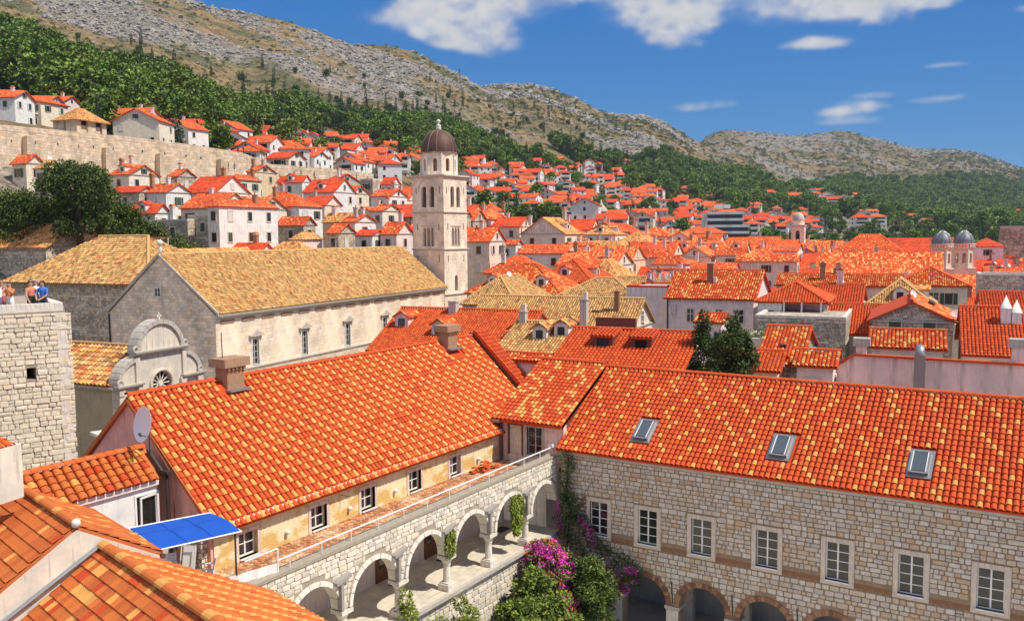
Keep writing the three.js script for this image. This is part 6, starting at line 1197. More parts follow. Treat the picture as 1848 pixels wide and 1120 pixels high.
["h",-287.8,-461.6,50.0,60.5,62.3,7.2,7.2,5.5,"x","C","r","b"],
["h",-276.1,-496.4,48.2,58.7,60.4,8.8,7.9,38.7,"h","P","r","b"],
["h",-219.4,-404.3,28.0,38.5,40.7,7.1,8.4,39.0,"x","W","r","b"],
["h",-324.4,-691.7,70.4,81.1,82.7,7.8,6.8,42.5,"h","P","o","b"],
["h",-213.0,-398.7,25.5,34.9,36.7,9.2,7.0,42.2,"x","W","r","b"],
["h",-270.8,-471.8,46.9,55.7,57.5,7.9,8.2,43.3,"x","W","o",""],
["h",-291.3,-501.5,54.4,63.4,65.2,7.5,7.8,18.4,"z","W","o","b"],
["h",-282.6,-551.8,48.0,58.6,60.3,6.9,8.2,18.5,"h","P","r","b"],
["h",-227.2,-348.5,30.4,39.9,42.1,9.0,7.8,33.6,"x","W","r",""],
["h",-269.7,-430.5,43.3,53.5,55.1,7.4,6.7,34.0,"h","P","o","b"],
["h",-276.4,-477.8,48.9,58.0,60.0,8.6,7.6,20.8,"x","W","o","b"],
["h",-268.9,-440.4,44.4,54.1,55.9,8.7,8.4,18.0,"h","W","r","b"],
["h",-207.5,-567.2,23.7,33.1,35.1,8.8,8.3,11.2,"h","P","r","b"],
["h",-173.5,-464.7,15.0,24.8,26.9,9.5,7.5,17.1,"x","W","o",""],
["h",-128.5,-288.7,15.1,25.8,27.6,7.6,7.8,18.4,"z","C","o","b"],
["h",-232.3,-531.4,32.1,41.8,43.8,8.9,8.1,36.6,"z","W","o","b"],
["h",-196.2,-494.5,21.2,31.1,33.0,8.5,8.3,5.9,"x","W","r","b"],
["h",-192.0,-435.5,19.2,30.0,31.5,7.3,8.4,17.4,"h","C","o",""],
["h",-163.8,-438.4,12.4,22.0,23.6,9.9,7.2,45.7,"h","C","r","b"],
["h",-195.4,-503.4,20.8,29.7,32.1,9.1,8.2,29.8,"x","W","o","b"],
["h",-256.8,-568.7,40.2,49.4,51.3,8.1,6.6,32.7,"x","W","o","b"],
["h",-264.7,-733.7,41.1,50.4,52.2,9.1,6.8,16.2,"h","W","r","b"],
["h",-193.6,-542.5,20.6,30.9,32.8,9.3,7.5,32.9,"x","C","r","b"],
["h",-192.6,-513.0,19.9,29.2,31.3,7.3,7.8,10.2,"x","W","r",""],
["h",-229.2,-576.1,31.2,42.1,44.1,9.7,7.0,20.9,"x","P","r","b"],
["h",-179.8,-432.1,16.5,26.2,28.2,8.5,7.1,5.9,"x","W","o","b"],
["h",-198.4,-423.9,18.9,29.7,32.1,9.7,8.3,22.0,"z","W","o","b"],
["h",-191.2,-457.7,19.9,29.6,31.2,7.5,6.6,24.5,"z","W","r",""],
["h",-278.7,-585.0,46.8,56.2,58.0,8.6,7.9,36.3,"h","C","o","b"],
["h",-238.1,-602.7,34.3,44.9,46.9,7.4,7.2,27.6,"x","C","o","b"],
["h",-263.7,-712.8,40.0,50.0,51.8,7.4,7.5,45.4,"x","P","r",""],
["h",-245.8,-564.8,37.5,48.3,49.8,8.6,7.0,16.2,"x","W","o",""],
["h",-194.9,-443.0,20.2,31.1,32.8,9.0,7.3,14.3,"x","W","o",""],
["h",-230.3,-597.1,30.9,41.5,43.4,8.0,8.1,15.9,"x","C","o","b"],
["h",-198.9,-467.5,22.1,32.5,34.0,9.8,7.1,22.7,"x","W","o",""],
["h",-177.2,-480.4,16.0,25.2,27.1,9.8,8.2,37.4,"h","W","o",""],
["h",-139.3,-288.1,17.8,26.8,28.5,8.1,7.6,7.8,"x","W","o","b"],
["h",-266.4,-754.3,43.3,52.7,54.6,7.5,7.9,25.4,"h","W","r","b"],
["h",-224.4,-620.7,28.2,39.1,41.1,7.2,8.0,9.8,"x","W","o",""],
["h",-262.6,-561.7,40.1,49.6,51.5,9.7,7.6,26.0,"h","W","r","b"],
["h",-268.3,-745.2,43.0,51.9,54.1,9.6,6.8,13.9,"z","W","r","b"],
["h",-213.6,-552.1,25.6,34.5,36.8,9.8,8.3,40.3,"h","W","o",""],
["h",-207.2,-520.3,24.3,33.8,35.7,8.9,6.9,44.9,"h","C","r","b"],
["h",-258.7,-589.7,43.3,53.0,55.0,8.0,6.7,39.4,"x","W","o",""],
["h",-250.1,-554.2,37.0,47.0,48.9,9.6,8.2,18.1,"x","W","o","b"],
["h",-227.6,-511.7,30.1,38.9,41.0,8.8,7.6,47.4,"x","W","o",""],
["h",-217.9,-614.5,26.9,36.2,38.4,9.7,8.3,33.7,"h","W","o","b"],
["h",-172.3,-417.9,14.2,23.9,26.5,9.1,6.9,31.6,"z","W","r","b"],
["h",-168.3,-428.1,13.3,24.3,26.5,8.0,8.2,13.9,"h","W","o","b"],
["h",-237.7,-624.3,32.9,42.4,44.2,9.2,6.5,16.9,"x","C","r",""],
["h",-187.1,-476.6,18.6,29.1,31.0,8.9,7.0,10.6,"x","W","r","b"],
["h",-131.5,-269.7,15.9,24.9,26.7,9.7,7.4,27.9,"x","W","r","b"],
["h",-228.9,-484.7,28.1,38.4,40.0,7.3,8.5,41.9,"h","W","r","b"],
["h",-257.5,-706.5,37.1,47.1,49.1,9.5,8.3,20.5,"x","C","o","b"],
["h",-243.0,-500.1,32.4,42.3,44.1,9.1,7.8,36.3,"x","W","o",""],
["h",-234.4,-552.3,33.0,41.8,43.5,8.1,7.4,29.8,"h","P","r",""],
["h",-203.5,-452.4,22.0,31.8,33.6,9.9,6.9,4.8,"x","C","o",""],
["h",-250.8,-588.8,40.5,50.6,52.5,8.0,7.9,10.3,"h","P","r","b"],
["h",-268.2,-598.7,46.6,55.5,57.6,9.2,6.9,34.5,"z","W","r",""],
["h",-163.7,-459.7,13.3,23.8,25.7,10.0,7.0,4.9,"x","C","r","b"],
["h",-230.2,-562.7,31.8,40.7,42.6,9.9,6.7,24.8,"x","W","r",""],
["h",-172.9,-443.5,14.7,24.8,26.9,7.7,7.4,14.8,"h","W","r","b"],
["h",-268.3,-681.1,45.1,55.8,57.7,8.2,7.5,19.7,"x","W","o","b"],
["h",-237.6,-641.4,32.0,41.0,42.5,10.0,6.9,20.9,"x","W","o","b"],
["h",-227.0,-585.5,30.0,38.8,40.7,9.5,8.3,29.2,"h","C","r",""],
["h",-241.9,-549.1,34.9,44.7,46.3,8.7,7.2,31.1,"x","W","o",""],
["h",-247.5,-654.8,35.6,44.7,46.8,9.4,8.4,36.1,"h","W","r","b"],
["h",-245.3,-664.1,34.0,42.7,44.5,9.5,8.0,42.6,"x","C","o",""],
["h",-229.6,-497.6,28.9,38.1,40.0,8.1,8.2,23.5,"x","W","o","b"],
["h",-262.7,-691.8,40.4,49.7,51.7,8.3,7.6,31.3,"x","W","o",""],
["h",-222.8,-478.7,26.5,36.9,38.5,7.4,6.9,47.1,"h","W","r","b"],
["h",-183.8,-443.4,17.7,26.3,28.5,8.8,8.0,25.7,"x","W","o",""],
["h",-232.7,-518.1,31.2,40.9,42.6,7.4,7.7,20.2,"h","P","o","b"],
["h",-257.7,-577.1,41.7,51.5,53.6,7.8,8.0,29.5,"h","W","o",""],
["h",-183.2,-460.9,17.6,26.4,28.6,9.0,8.3,38.4,"h","W","o",""],
["h",-211.4,-540.1,25.3,35.4,37.1,8.2,6.6,31.5,"x","C","r","b"],
["h",-239.3,-674.8,32.2,42.8,44.6,8.4,8.0,27.6,"x","W","o","b"],
["h",-240.6,-527.8,32.9,43.8,45.6,7.3,8.1,48.3,"h","C","o","b"],
["h",-166.0,-513.9,16.6,28.0,30.1,11.2,7.1,10.7,"x","W","r","b"],
["h",-183.7,-520.5,18.5,30.5,32.3,11.0,7.6,9.6,"x","W","o","b"],
["h",-171.6,-490.9,15.8,27.2,29.2,11.3,7.1,46.3,"x","W","o","b"],
["h",-231.4,-652.2,30.2,40.2,42.1,9.8,7.1,22.4,"x","W","r",""],
["h",-152.6,-596.8,16.1,25.8,27.9,9.4,7.5,44.8,"x","W","r","b"],
["h",-169.0,-621.4,19.6,28.8,30.9,10.9,8.3,6.4,"h","W","r",""],
["h",-139.2,-571.3,13.4,23.1,24.8,8.5,8.1,39.5,"h","W","r",""],
["h",-183.4,-650.6,23.1,33.0,35.3,10.5,6.9,27.3,"z","W","r","b"],
["h",-162.3,-569.3,17.3,28.7,30.5,11.4,7.4,48.1,"x","W","r","b"],
["h",-169.7,-679.1,21.2,30.7,32.5,10.1,7.2,19.9,"h","C","r","b"],
["h",-195.6,-571.5,22.7,33.8,35.3,10.1,7.2,43.4,"x","W","o","b"],
["h",-210.8,-680.1,29.2,38.9,40.6,9.9,6.8,12.1,"h","W","r","b"],
["h",-159.1,-591.0,17.1,27.6,29.1,8.0,6.6,41.8,"x","W","r",""],
["h",-161.5,-656.4,19.3,28.3,29.9,9.4,7.6,43.0,"x","C","r","b"],
["h",-131.1,-523.8,10.8,21.3,24.2,11.1,7.8,23.9,"z","P","r",""],
["h",-145.1,-540.9,13.5,23.5,26.5,11.5,7.0,9.2,"z","W","o",""],
["h",-172.4,-503.3,16.7,26.5,28.4,9.4,6.8,46.8,"h","W","r","b"],
["h",-148.2,-585.5,15.1,26.1,28.2,8.2,7.4,9.5,"h","C","o","b"],
["h",-169.7,-588.0,19.2,29.1,31.1,9.0,6.9,11.7,"x","W","r",""],
["h",-154.1,-641.8,17.9,29.2,31.6,9.3,6.9,14.2,"z","W","o","b"],
["h",-197.4,-767.0,28.7,38.9,41.2,9.9,8.4,20.3,"h","W","r",""],
["h",-192.0,-555.8,21.4,31.5,33.7,8.8,7.6,34.4,"x","C","o","b"],
["h",-166.8,-543.0,17.7,27.8,29.8,11.4,8.2,26.3,"x","W","r","b"],
["h",-177.2,-531.2,18.8,30.4,32.2,9.9,6.9,7.5,"x","C","o","b"],
["h",-222.4,-718.4,32.4,42.6,44.4,9.9,7.0,48.1,"x","W","o",""],
["h",-179.7,-568.3,20.6,30.7,33.3,10.9,6.7,11.3,"z","C","o","b"],
["h",-209.8,-734.6,30.6,39.6,41.4,8.0,7.7,42.4,"h","W","o",""],
["h",-202.0,-619.9,25.8,35.0,36.8,10.7,7.4,6.3,"x","W","o","b"],
["h",-236.9,-726.3,36.0,46.0,48.2,9.8,7.9,32.6,"z","C","r","b"],
["h",-180.1,-622.5,21.9,32.4,34.9,11.2,8.4,30.7,"z","W","o",""],
["h",-152.3,-617.5,16.7,27.2,28.8,9.5,7.9,37.9,"x","P","r","b"],
["h",-169.3,-650.3,20.3,32.0,34.4,9.7,8.3,35.9,"x","C","o","b"],
["h",-150.7,-555.9,14.8,25.1,27.1,10.4,6.8,5.2,"h","W","o","b"],
["h",-184.9,-549.8,20.5,30.8,32.8,9.1,7.9,43.5,"x","C","o","b"],
["h",-152.9,-488.6,13.8,25.0,27.2,8.1,8.2,26.5,"h","W","o","b"],
["h",-147.9,-527.7,13.8,23.7,25.4,9.4,6.7,9.3,"h","W","r","b"],
["h",-174.3,-578.3,19.9,30.9,33.1,11.1,8.0,18.6,"h","W","r","b"],
["h",-194.0,-597.3,23.8,35.1,37.0,9.6,7.3,19.5,"h","W","r",""],
["h",-157.2,-504.1,15.0,24.8,26.5,11.4,6.7,38.7,"h","W","o","b"],
["h",-162.3,-552.6,17.1,26.4,28.4,10.8,8.1,45.7,"x","W","o","b"],
["h",-244.1,-1056.2,48.1,62.3,65.6,15.3,8.0,31.4,"z","C","o","b"],
["h",-230.3,-956.7,39.9,54.0,55.7,15.2,6.8,34.7,"h","C","o",""],
["h",-211.0,-989.8,39.9,55.8,59.8,18.0,6.8,12.9,"z","C","o","b"],
["h",-261.9,-1089.0,53.4,69.4,71.4,18.1,7.6,10.1,"x","W","o","b"],
["h",-251.8,-1021.4,47.9,62.6,64.3,16.9,7.5,29.5,"x","W","r","b"],
["h",-215.3,-952.0,37.8,53.7,56.1,20.0,8.4,23.1,"x","W","r","b"],
["h",-239.7,-896.5,43.0,56.8,60.3,15.3,8.2,26.9,"z","W","o","b"],
["h",-233.4,-873.4,40.7,55.5,57.9,18.5,8.5,29.1,"x","C","o","b"],
["h",-237.8,-805.6,41.7,56.1,58.5,15.3,8.3,42.8,"h","W","r","b"],
["h",-221.8,-1089.7,48.2,63.0,65.0,17.3,7.7,44.8,"x","W","o","b"],
["h",-257.1,-1040.7,50.1,65.1,69.7,17.3,7.4,24.2,"z","W","r","b"],
["h",-257.7,-953.8,49.6,64.2,66.2,15.7,7.6,7.6,"h","P","r","b"],
["h",-163.7,-1018.9,30.4,43.2,45.0,13.2,7.5,13.6,"x","C","o","b"],
["h",-90.3,-1020.0,22.0,34.8,36.8,14.7,7.7,39.6,"x","C","o","b"],
["h",-63.6,-893.7,16.4,29.0,30.9,13.6,6.8,30.9,"x","W","r","b"],
["h",-68.4,-1394.3,33.8,47.1,48.8,12.5,7.4,18.2,"h","W","o","b"],
["h",-149.3,-794.1,24.0,37.1,38.6,14.5,6.9,31.2,"x","C","o","b"],
["h",-127.2,-858.6,20.6,34.1,35.7,14.5,6.9,10.6,"x","C","o","b"],
["h",-75.1,-925.0,18.3,30.6,32.7,12.2,8.2,16.8,"x","P","r","b"],
["h",-82.1,-1145.1,24.6,36.8,38.5,14.5,6.8,16.5,"h","C","o",""],
["h",-170.7,-1062.4,33.0,45.3,47.3,12.5,7.3,22.4,"x","C","r","b"],
["h",-103.6,-793.3,16.2,28.7,30.4,12.5,7.4,46.6,"x","P","o","b"],
["h",-79.2,-848.3,16.6,30.2,32.2,12.1,8.3,36.2,"h","P","o",""],
["h",-72.1,-909.1,17.6,31.5,33.2,14.4,7.9,42.2,"x","W","o",""],
["h",-161.6,-877.2,28.1,41.9,44.1,11.6,8.2,23.3,"h","W","o",""],
["h",-65.9,-1286.3,28.9,42.6,44.9,14.4,7.9,17.3,"x","W","o","b"],
["h",-81.9,-988.6,20.5,34.0,35.7,12.2,6.8,20.1,"x","W","o","b"],
["h",-84.8,-1241.1,29.1,42.3,44.6,13.9,8.3,42.4,"h","W","o","b"],
["h",-137.3,-1143.8,27.5,40.9,44.0,12.2,8.1,29.9,"z","W","r","b"],
["h",-55.6,-1194.7,23.9,37.9,39.8,13.5,6.8,10.4,"h","W","r","b"],
["h",-129.5,-720.5,18.8,31.2,32.9,13.6,6.6,20.5,"h","W","o","b"],
["h",-172.6,-940.3,31.5,43.5,45.4,12.4,6.7,4.6,"h","W","o","b"],
["h",-172.6,-1033.7,33.1,46.9,48.8,11.1,8.5,38.4,"h","W","o","b"],
["h",-166.7,-1135.8,32.5,46.1,48.1,11.1,7.8,22.3,"h","W","o",""],
["h",-145.9,-758.1,22.5,34.9,37.8,11.7,6.9,14.6,"z","C","o","b"],
["h",-75.2,-868.8,16.8,29.6,33.4,14.1,6.6,25.9,"z","W","o","b"],
["h",-129.9,-663.4,17.3,30.2,32.5,12.8,8.5,7.0,"h","W","r","b"],
["h",-60.5,-1350.6,30.7,43.9,45.6,13.1,7.1,6.4,"x","W","o","b"],
["h",-135.6,-934.2,23.1,36.7,40.0,12.1,6.7,47.6,"z","W","o","b"],
["h",-126.3,-1241.6,33.7,46.8,48.6,13.9,7.0,21.7,"x","C","o","b"],
["h",-139.7,-876.9,23.3,36.1,37.7,13.1,7.1,18.9,"x","W","o","b"],
["h",-139.2,-1095.2,26.5,40.2,42.0,12.0,7.3,18.7,"x","P","r","b"]];

// ---------------------------------------------------------------- ground, hills
const YAW = 32.4;
function tableY(x, z) {
  const d = Math.hypot(x, z); let az = Math.atan2(x, -z) / D2R + YAW; if (az > 180) az -= 360;
  const ev = ks => { if (d <= ks[0][0]) return ks[0][1]; for (let i = 1; i < ks.length; i++) if (d <= ks[i][0]) { const f = (d - ks[i - 1][0]) / (ks[i][0] - ks[i - 1][0]); return lerp(ks[i - 1][1], ks[i][1], f); } return ks.at(-1)[1]; };
  const n = TABLE.length; if (az <= TABLE[0][0]) return ev(TABLE[0][1]); if (az >= TABLE[n - 1][0]) return ev(TABLE[n - 1][1]);
  let i = 0; while (TABLE[i + 1][0] < az) i++; let f = (az - TABLE[i][0]) / (TABLE[i + 1][0] - TABLE[i][0]); f = f * f * (3 - 2 * f); return lerp(ev(TABLE[i][1]), ev(TABLE[i + 1][1]), f);
}
const townGround = (x, z) => Math.hypot(x, z) < 330 ? clamp((-52 - x) * .25, 0, 24) : -5;
const baseY = (x, z) => Math.max(townGround(x, z), tableY(x, z));
const azOf = (x, z) => { let a = Math.atan2(x, -z) / D2R + YAW; if (a > 180) a -= 360; return a; };
const pxOf = az => 924 + 1608 * Math.tan(clamp(az, -75, 75) * D2R);
// where the slope is wooded: distance band by direction
const WOOD = [[-300, 235, 480], [0, 240, 440], [250, 240, 398], [420, 330, 415], [520, 430, 470], [700, 440, 525], [850, 510, 630], [950, 570, 715], [1060, 600, 770], [1150, 620, 810], [1300, 700, 1040], [1400, 790, 1080], [1500, 880, 1400], [1700, 780, 1850], [1900, 700, 2350], [2300, 700, 2400]];
function woodBand(px) { if (px <= WOOD[0][0]) return WOOD[0]; for (let i = 1; i < WOOD.length; i++) if (px <= WOOD[i][0]) { const f = (px - WOOD[i - 1][0]) / (WOOD[i][0] - WOOD[i - 1][0]); return [px, lerp(WOOD[i - 1][1], WOOD[i][1], f), lerp(WOOD[i - 1][2], WOOD[i][2], f)]; } return WOOD.at(-1); }
const rockAmt = (x, z) => { const a = fbm(x * .006 + z * .0035 + 7, z * .011 - x * .004, 5, 201); return a; };
function reliefY(x, z) {
  const d = Math.hypot(x, z), b = woodBand(pxOf(azOf(x, z))), open = sstep(b[2] * .9, b[2] * 1.25, d); if (open <= 0) return (fbm(x * .03, z * .03, 3, 210) - .5) * 2 * sstep(200, 320, d);
  const ridged = 1 - Math.abs(2 * fbm(x * .012 + z * .006, z * .016 - x * .008, 4, 205) - 1);
  return ((ridged - .6) * 11 + (fbm(x * .05, z * .05, 4, 207) - .5) * 5) * open * clamp(d / 1100, .4, 1.6) * .8 + (fbm(x * .03, z * .03, 3, 210) - .5) * 2 * sstep(200, 320, d);
}
const groundY = (x, z) => baseY(x, z) + reliefY(x, z);
const T_soil = dataTex(1024, (u, v) => { const a = fbm(u * 10, v * 10, 6, 301, 10), b = fbm(u * 70, v * 70, 3, 305, 70), c = fbm(u * 200, v * 200, 2, 308, 200); const k = .62 + .5 * (a - .5) + .55 * (b - .5) + .35 * (c - .5); return [k + .1, k + .1, k + .1]; }, true);
M.soil = new THREE.MeshStandardMaterial({ vertexColors: true, map: rep(T_soil, 1 / 60), roughness: 1 });
{
  const pos = [], col = [], uv = [], idx = [], A0 = -52, A1 = 46, NA = 700, rs = []; for (let r = 96; r < 5200; r *= 1.0122) rs.push(r);
  for (const r of rs) for (let i = 0; i <= NA; i++) {
    const az = (A0 + (A1 - A0) * i / NA - YAW) * D2R, x = Math.sin(az) * r, z = -Math.cos(az) * r; let y = groundY(x, z); if (r < 120) y = Math.max(y, 0) - .2; pos.push(x, y - .25, z); uv.push(x, z);
    const px = pxOf(azOf(x, z)), b = woodBand(px), d = r, edge = (fbm(x * .02, z * .02, 3, 221) - .5) * .22;
    const wood = sstep(b[1] * .96, b[1] * 1.04, d * (1 + edge * .3)) * (1 - sstep(b[2] * .92, b[2] * 1.06, d * (1 + edge)));
    const rk = sstep(.48, .64, rockAmt(x, z) + sstep(b[2] * 1.1, b[2] * 2.0, d) * .10 + (fbm(x * .08, z * .08, 3, 222) - .5) * .22), gr = sstep(.46, .62, fbm(x * .013 + 50, z * .018, 4, 230));
    let c = [lerp(.38, .29, gr), lerp(.25, .225, gr), lerp(.105, .09, gr)];
    const green = sstep(.54, .66, fbm(x * .02 - 9, z * .03 + 4, 4, 240)) * .75; c = c.map((q, k) => lerp(q, [.10, .125, .03][k], green));
    c = c.map((q, k) => lerp(q, [.41, .365, .31][k], rk * .8));
    col.push(...c);
  }
  for (let j = 0; j < rs.length - 1; j++) for (let i = 0; i < NA; i++) { const a = j * (NA + 1) + i, b = a + NA + 1; idx.push(a, a + 1, b, b, a + 1, b + 1); }
  const g = new THREE.BufferGeometry(); g.setAttribute('position', new THREE.Float32BufferAttribute(pos, 3)); g.setAttribute('color', new THREE.Float32BufferAttribute(col, 3)); g.setAttribute('uv', new THREE.Float32BufferAttribute(uv, 2)); g.setIndex(idx); g.computeVertexNormals();
  tag(obj('hills', g, M.soil), 'rocky limestone mountainside with dry grass above the town', 'hill', null, 'structure');
  const gr = new B().quad([-6000, -.6, 6000], [6000, -.6, 6000], [6000, -.6, -6000], [-6000, -.6, -6000]).geo(); tag(obj('ground', gr, M.ground), 'paved ground of the old town', 'ground', null, 'structure');
  tag(obj('courtyard', boxG(-7, 1.45, -27, 27.2, .1, 18.6), M.pave), 'paved cloister courtyard below the arcade', 'courtyard', null, 'structure');
  tag(obj('harbour_water', boxG(-58, .2, -352, 60, .1, 60), new THREE.MeshPhysicalMaterial({ color: lin(.02, .07, .14), roughness: .12 })), 'blue strip of harbour water beyond the roofs', 'water', null, 'structure');
}

// sea air: far slopes pale towards blue
scene.fog = new THREE.FogExp2(new THREE.Color().setRGB(.52, .66, .86), .00008);

// ---------------------------------------------------------------- houses of the old town and the hillside
const wallMat = { W: 'white', C: 'cream', P: 'pink', S: 'rubble', O: 'ochreWall' };
const wallWord = { W: 'white', C: 'cream', P: 'pinkish', S: 'rough stone', O: 'ochre' }, roofWord = { r: 'red', m: 'mottled orange', y: 'weathered yellow', o: 'orange' };
const near4 = { r: s => redMix(.0, s), m: s => redMix(.27, s), o: s => (c, r) => { const q = h2(c, r, s); return q < .5 ? 'org' : q < .8 ? 'red' : 'red2'; }, y: s => oldTile(s) };
const unit = new THREE.BoxGeometry(1, 1, 1);
const smallFrame = new B().box(-.56, 0, 0, .12, 1.24, .5).box(.56, 0, 0, .12, 1.24, .5).box(0, .56, 0, 1, .12, .5).box(0, -.56, 0, 1.3, .12, .7).geo();
function put(name, geo, mat, parent, p, s, ry = 0) { const m = obj(name, geo, mat, parent); m.position.set(...p); m.scale.set(...s); m.rotation.y = ry; return m; }
function simpleWindow(g, p, turn, w, h, detail, mat) {
  if (!detail) { put('window', unit, mat || M.glass, g, p, [w, h, .06], turn); return; }
  const q = sub('window', g, p, turn); put('frame', smallFrame, M.trim, q, [0, 0, .02], [w, h, .16]); put('pane', unit, mat || M.glass, q, [0, 0, .01], [w, h, .04]);
  if (detail && h2(Math.round(p[0] * 50), Math.round(p[1] * 50), 3) < .34) for (const s of [-1, 1]) put('shutter', unit, h2(Math.round(p[2] * 9), 4) < .6 ? M.shutter : M.shutterPale, q, [s * w * .82, 0, .06], [w * .5, h * 1.02, .05]);
  if (detail > 1) { put('muntin', unit, M.whitePaint, q, [0, 0, .04], [.05, h, .03]); put('muntin', unit, M.whitePaint, q, [0, h * .12, .042], [w, .04, .03]); }
}
// roof as flat slopes; each slope {o,u,v,U,V,clip}
function roofSlopes(rid, a, b, e, r, ov) {
  const A = a / 2 + ov, C = b / 2 + ov, S = [];
  const add = (o, u, run, rise, U, clip) => { const n = [-u[2], 0, u[0]]; /* inward */ const sl = Math.hypot(run, rise); S.push({ o, u, v: [-n[0] * run / sl * -1, rise / sl, -n[2] * run / sl * -1], U, V: sl, clip, run }); };
  const drop = k => e - ov * k;
  if (rid === 'x') { const k = (r - e) / (b / 2), rise = r - drop(k); add([-A, drop(k), C], [1, 0, 0], C, rise, 2 * A); add([A, drop(k), -C], [-1, 0, 0], C, rise, 2 * A); }
  else if (rid === 'z') { const k = (r - e) / (a / 2), rise = r - drop(k); add([A, drop(k), C], [0, 0, -1], A, rise, 2 * C); add([-A, drop(k), -C], [0, 0, 1], A, rise, 2 * C); }
  else if (rid === 'h') {
    const m = Math.min(A, C), k = (r - e) / (Math.min(a, b) / 2), rise = r - drop(k), f = (U) => (cu, rv, sl) => { const q = rv / sl * m; return cu > q + .02 && cu < U - q - .02; };
    add([-A, drop(k), C], [1, 0, 0], m, rise, 2 * A, f(2 * A)); add([A, drop(k), -C], [-1, 0, 0], m, rise, 2 * A, f(2 * A)); add([A, drop(k), C], [0, 0, -1], m, rise, 2 * C, f(2 * C)); add([-A, drop(k), -C], [0, 0, 1], m, rise, 2 * C, f(2 * C));
  }
  for (const s of S) { const n = V3(...s.u).cross(V3(0, 1, 0)); /* outward */ const sl = s.V; s.v = [-n.x * s.run / sl, (r - s.o[1]) / sl, -n.z * s.run / sl]; s.n = V3(...s.u).cross(V3(...s.v)).toArray(); s.poly = s.clip ? (s.U / 2 > s.run + .01 ? [[0, 0], [s.U, 0], [s.U - s.run, sl], [s.run, sl]] : [[0, 0], [s.U, 0], [s.U / 2, sl]]) : rectP(0, 0, s.U, sl); }
  return S;
}
const chimneyG = new B().box(0, 0, 0, .6, 1, .5).box(0, .53, 0, .76, .1, .66).geo();
const potG = mergeAll([new THREE.CylinderGeometry(.09, .11, .35, 8).translate(0, .75, 0)]);
const capG = new B().prism([[-.42, 0], [.42, 0], [0, .32]], [0, .62, .36], [1, 0, 0], [0, 1, 0], [0, 0, 1], .72).geo();
function chimney(g, x, y, z, h, mat) { const c = sub('chimney', g, [x, y, z]); put('stack', chimneyG, mat || pick([M.pink, M.brick2, M.grey, M.white]), c, [0, h / 2, 0], [1, h, 1]); put(R() < .5 ? 'pot' : 'cap', R() < .5 ? potG : capG, M.singleTile.dull, c, [0, h - .45, 0], [1, 1, 1]); }
function dormer(g, s, cu, sv, roofMat, w = 1.3, h = 1.0, wm) { // on slope s at distance cu along, sv up
  const n = V3(...s.u).cross(V3(0, 1, 0)), turn = Math.atan2(n.x, n.z), p = V3(...s.o).addScaledVector(V3(...s.u), cu).addScaledVector(V3(...s.v), sv);
  const d = sub('dormer', g, p.toArray(), turn), L = Math.min(2.6, h / Math.max(.3, Math.abs(s.v[1] / Math.hypot(s.v[0], s.v[2]))) * 1.25);
  const b = new B(); b.prism([[-w / 2, -.3], [w / 2, -.3], [w / 2, h], [0, h + w * .28], [-w / 2, h]], [0, 0, .02], [1, 0, 0], [0, 1, 0], [0, 0, 1], L); obj('cheek', b.geo(), wm || M.white, d);
  const rb = new B(); for (const k of [-1, 1]) rb.prism([[0, h + w * .28 + .04], [k * (w / 2 + .16), h - .08], [k * (w / 2 + .16), h + .04], [0, h + w * .28 + .16]].slice(), [0, 0, .2], [1, 0, 0], [0, 1, 0], [0, 0, 1], L + .3); obj('dormer_roof', rb.geo(), roofMat, d);
  put('window', unit, M.glass, d, [0, h * .5, .03], [w * .5, h * .7, .04]);
}
const TOWN_TXT = { m: 'among the old town roofs', l: 'below the north rampart', f: 'in the dense old town', h: 'on the green hillside above the walls' };
const roofBase = { r: M.tileDeck, m: M.tileDeck, o: M.tileDeck, y: M.tileDeckY };
const OWN = { A: 'pinkish house with three windows, pierced vent holes and lone chimney on its mottled roof', B: 'white loggia house with striped hipped roof on posts above a stone terrace', C: 'low pink flat-topped building with hanging laundry behind its tiled parapet', D: 'bright red roofed house with two brown box dormers behind the convent ridge', E: 'yellow tiled house with two gabled dormers and stacked chimneys', F: 'orange tiled house with dormers squeezed beside the yellow dormered roof', G: 'long yellow tiled house with cream gable and tall slim chimney', H: 'rough stone gable house with two dark shuttered windows and open roof light', I: 'cream corner house with mottled hipped roof and grey stone cornice', J: 'red roofed house with two white pointed chimneys and patched lower slope', K: 'narrow stone gable house with checkered orange tiles and one skylight', T: 'flat stone terrace block with white coping below the loggia house', p: 'small roof terrace planted with succulents and pots' };
const houseLog = [];
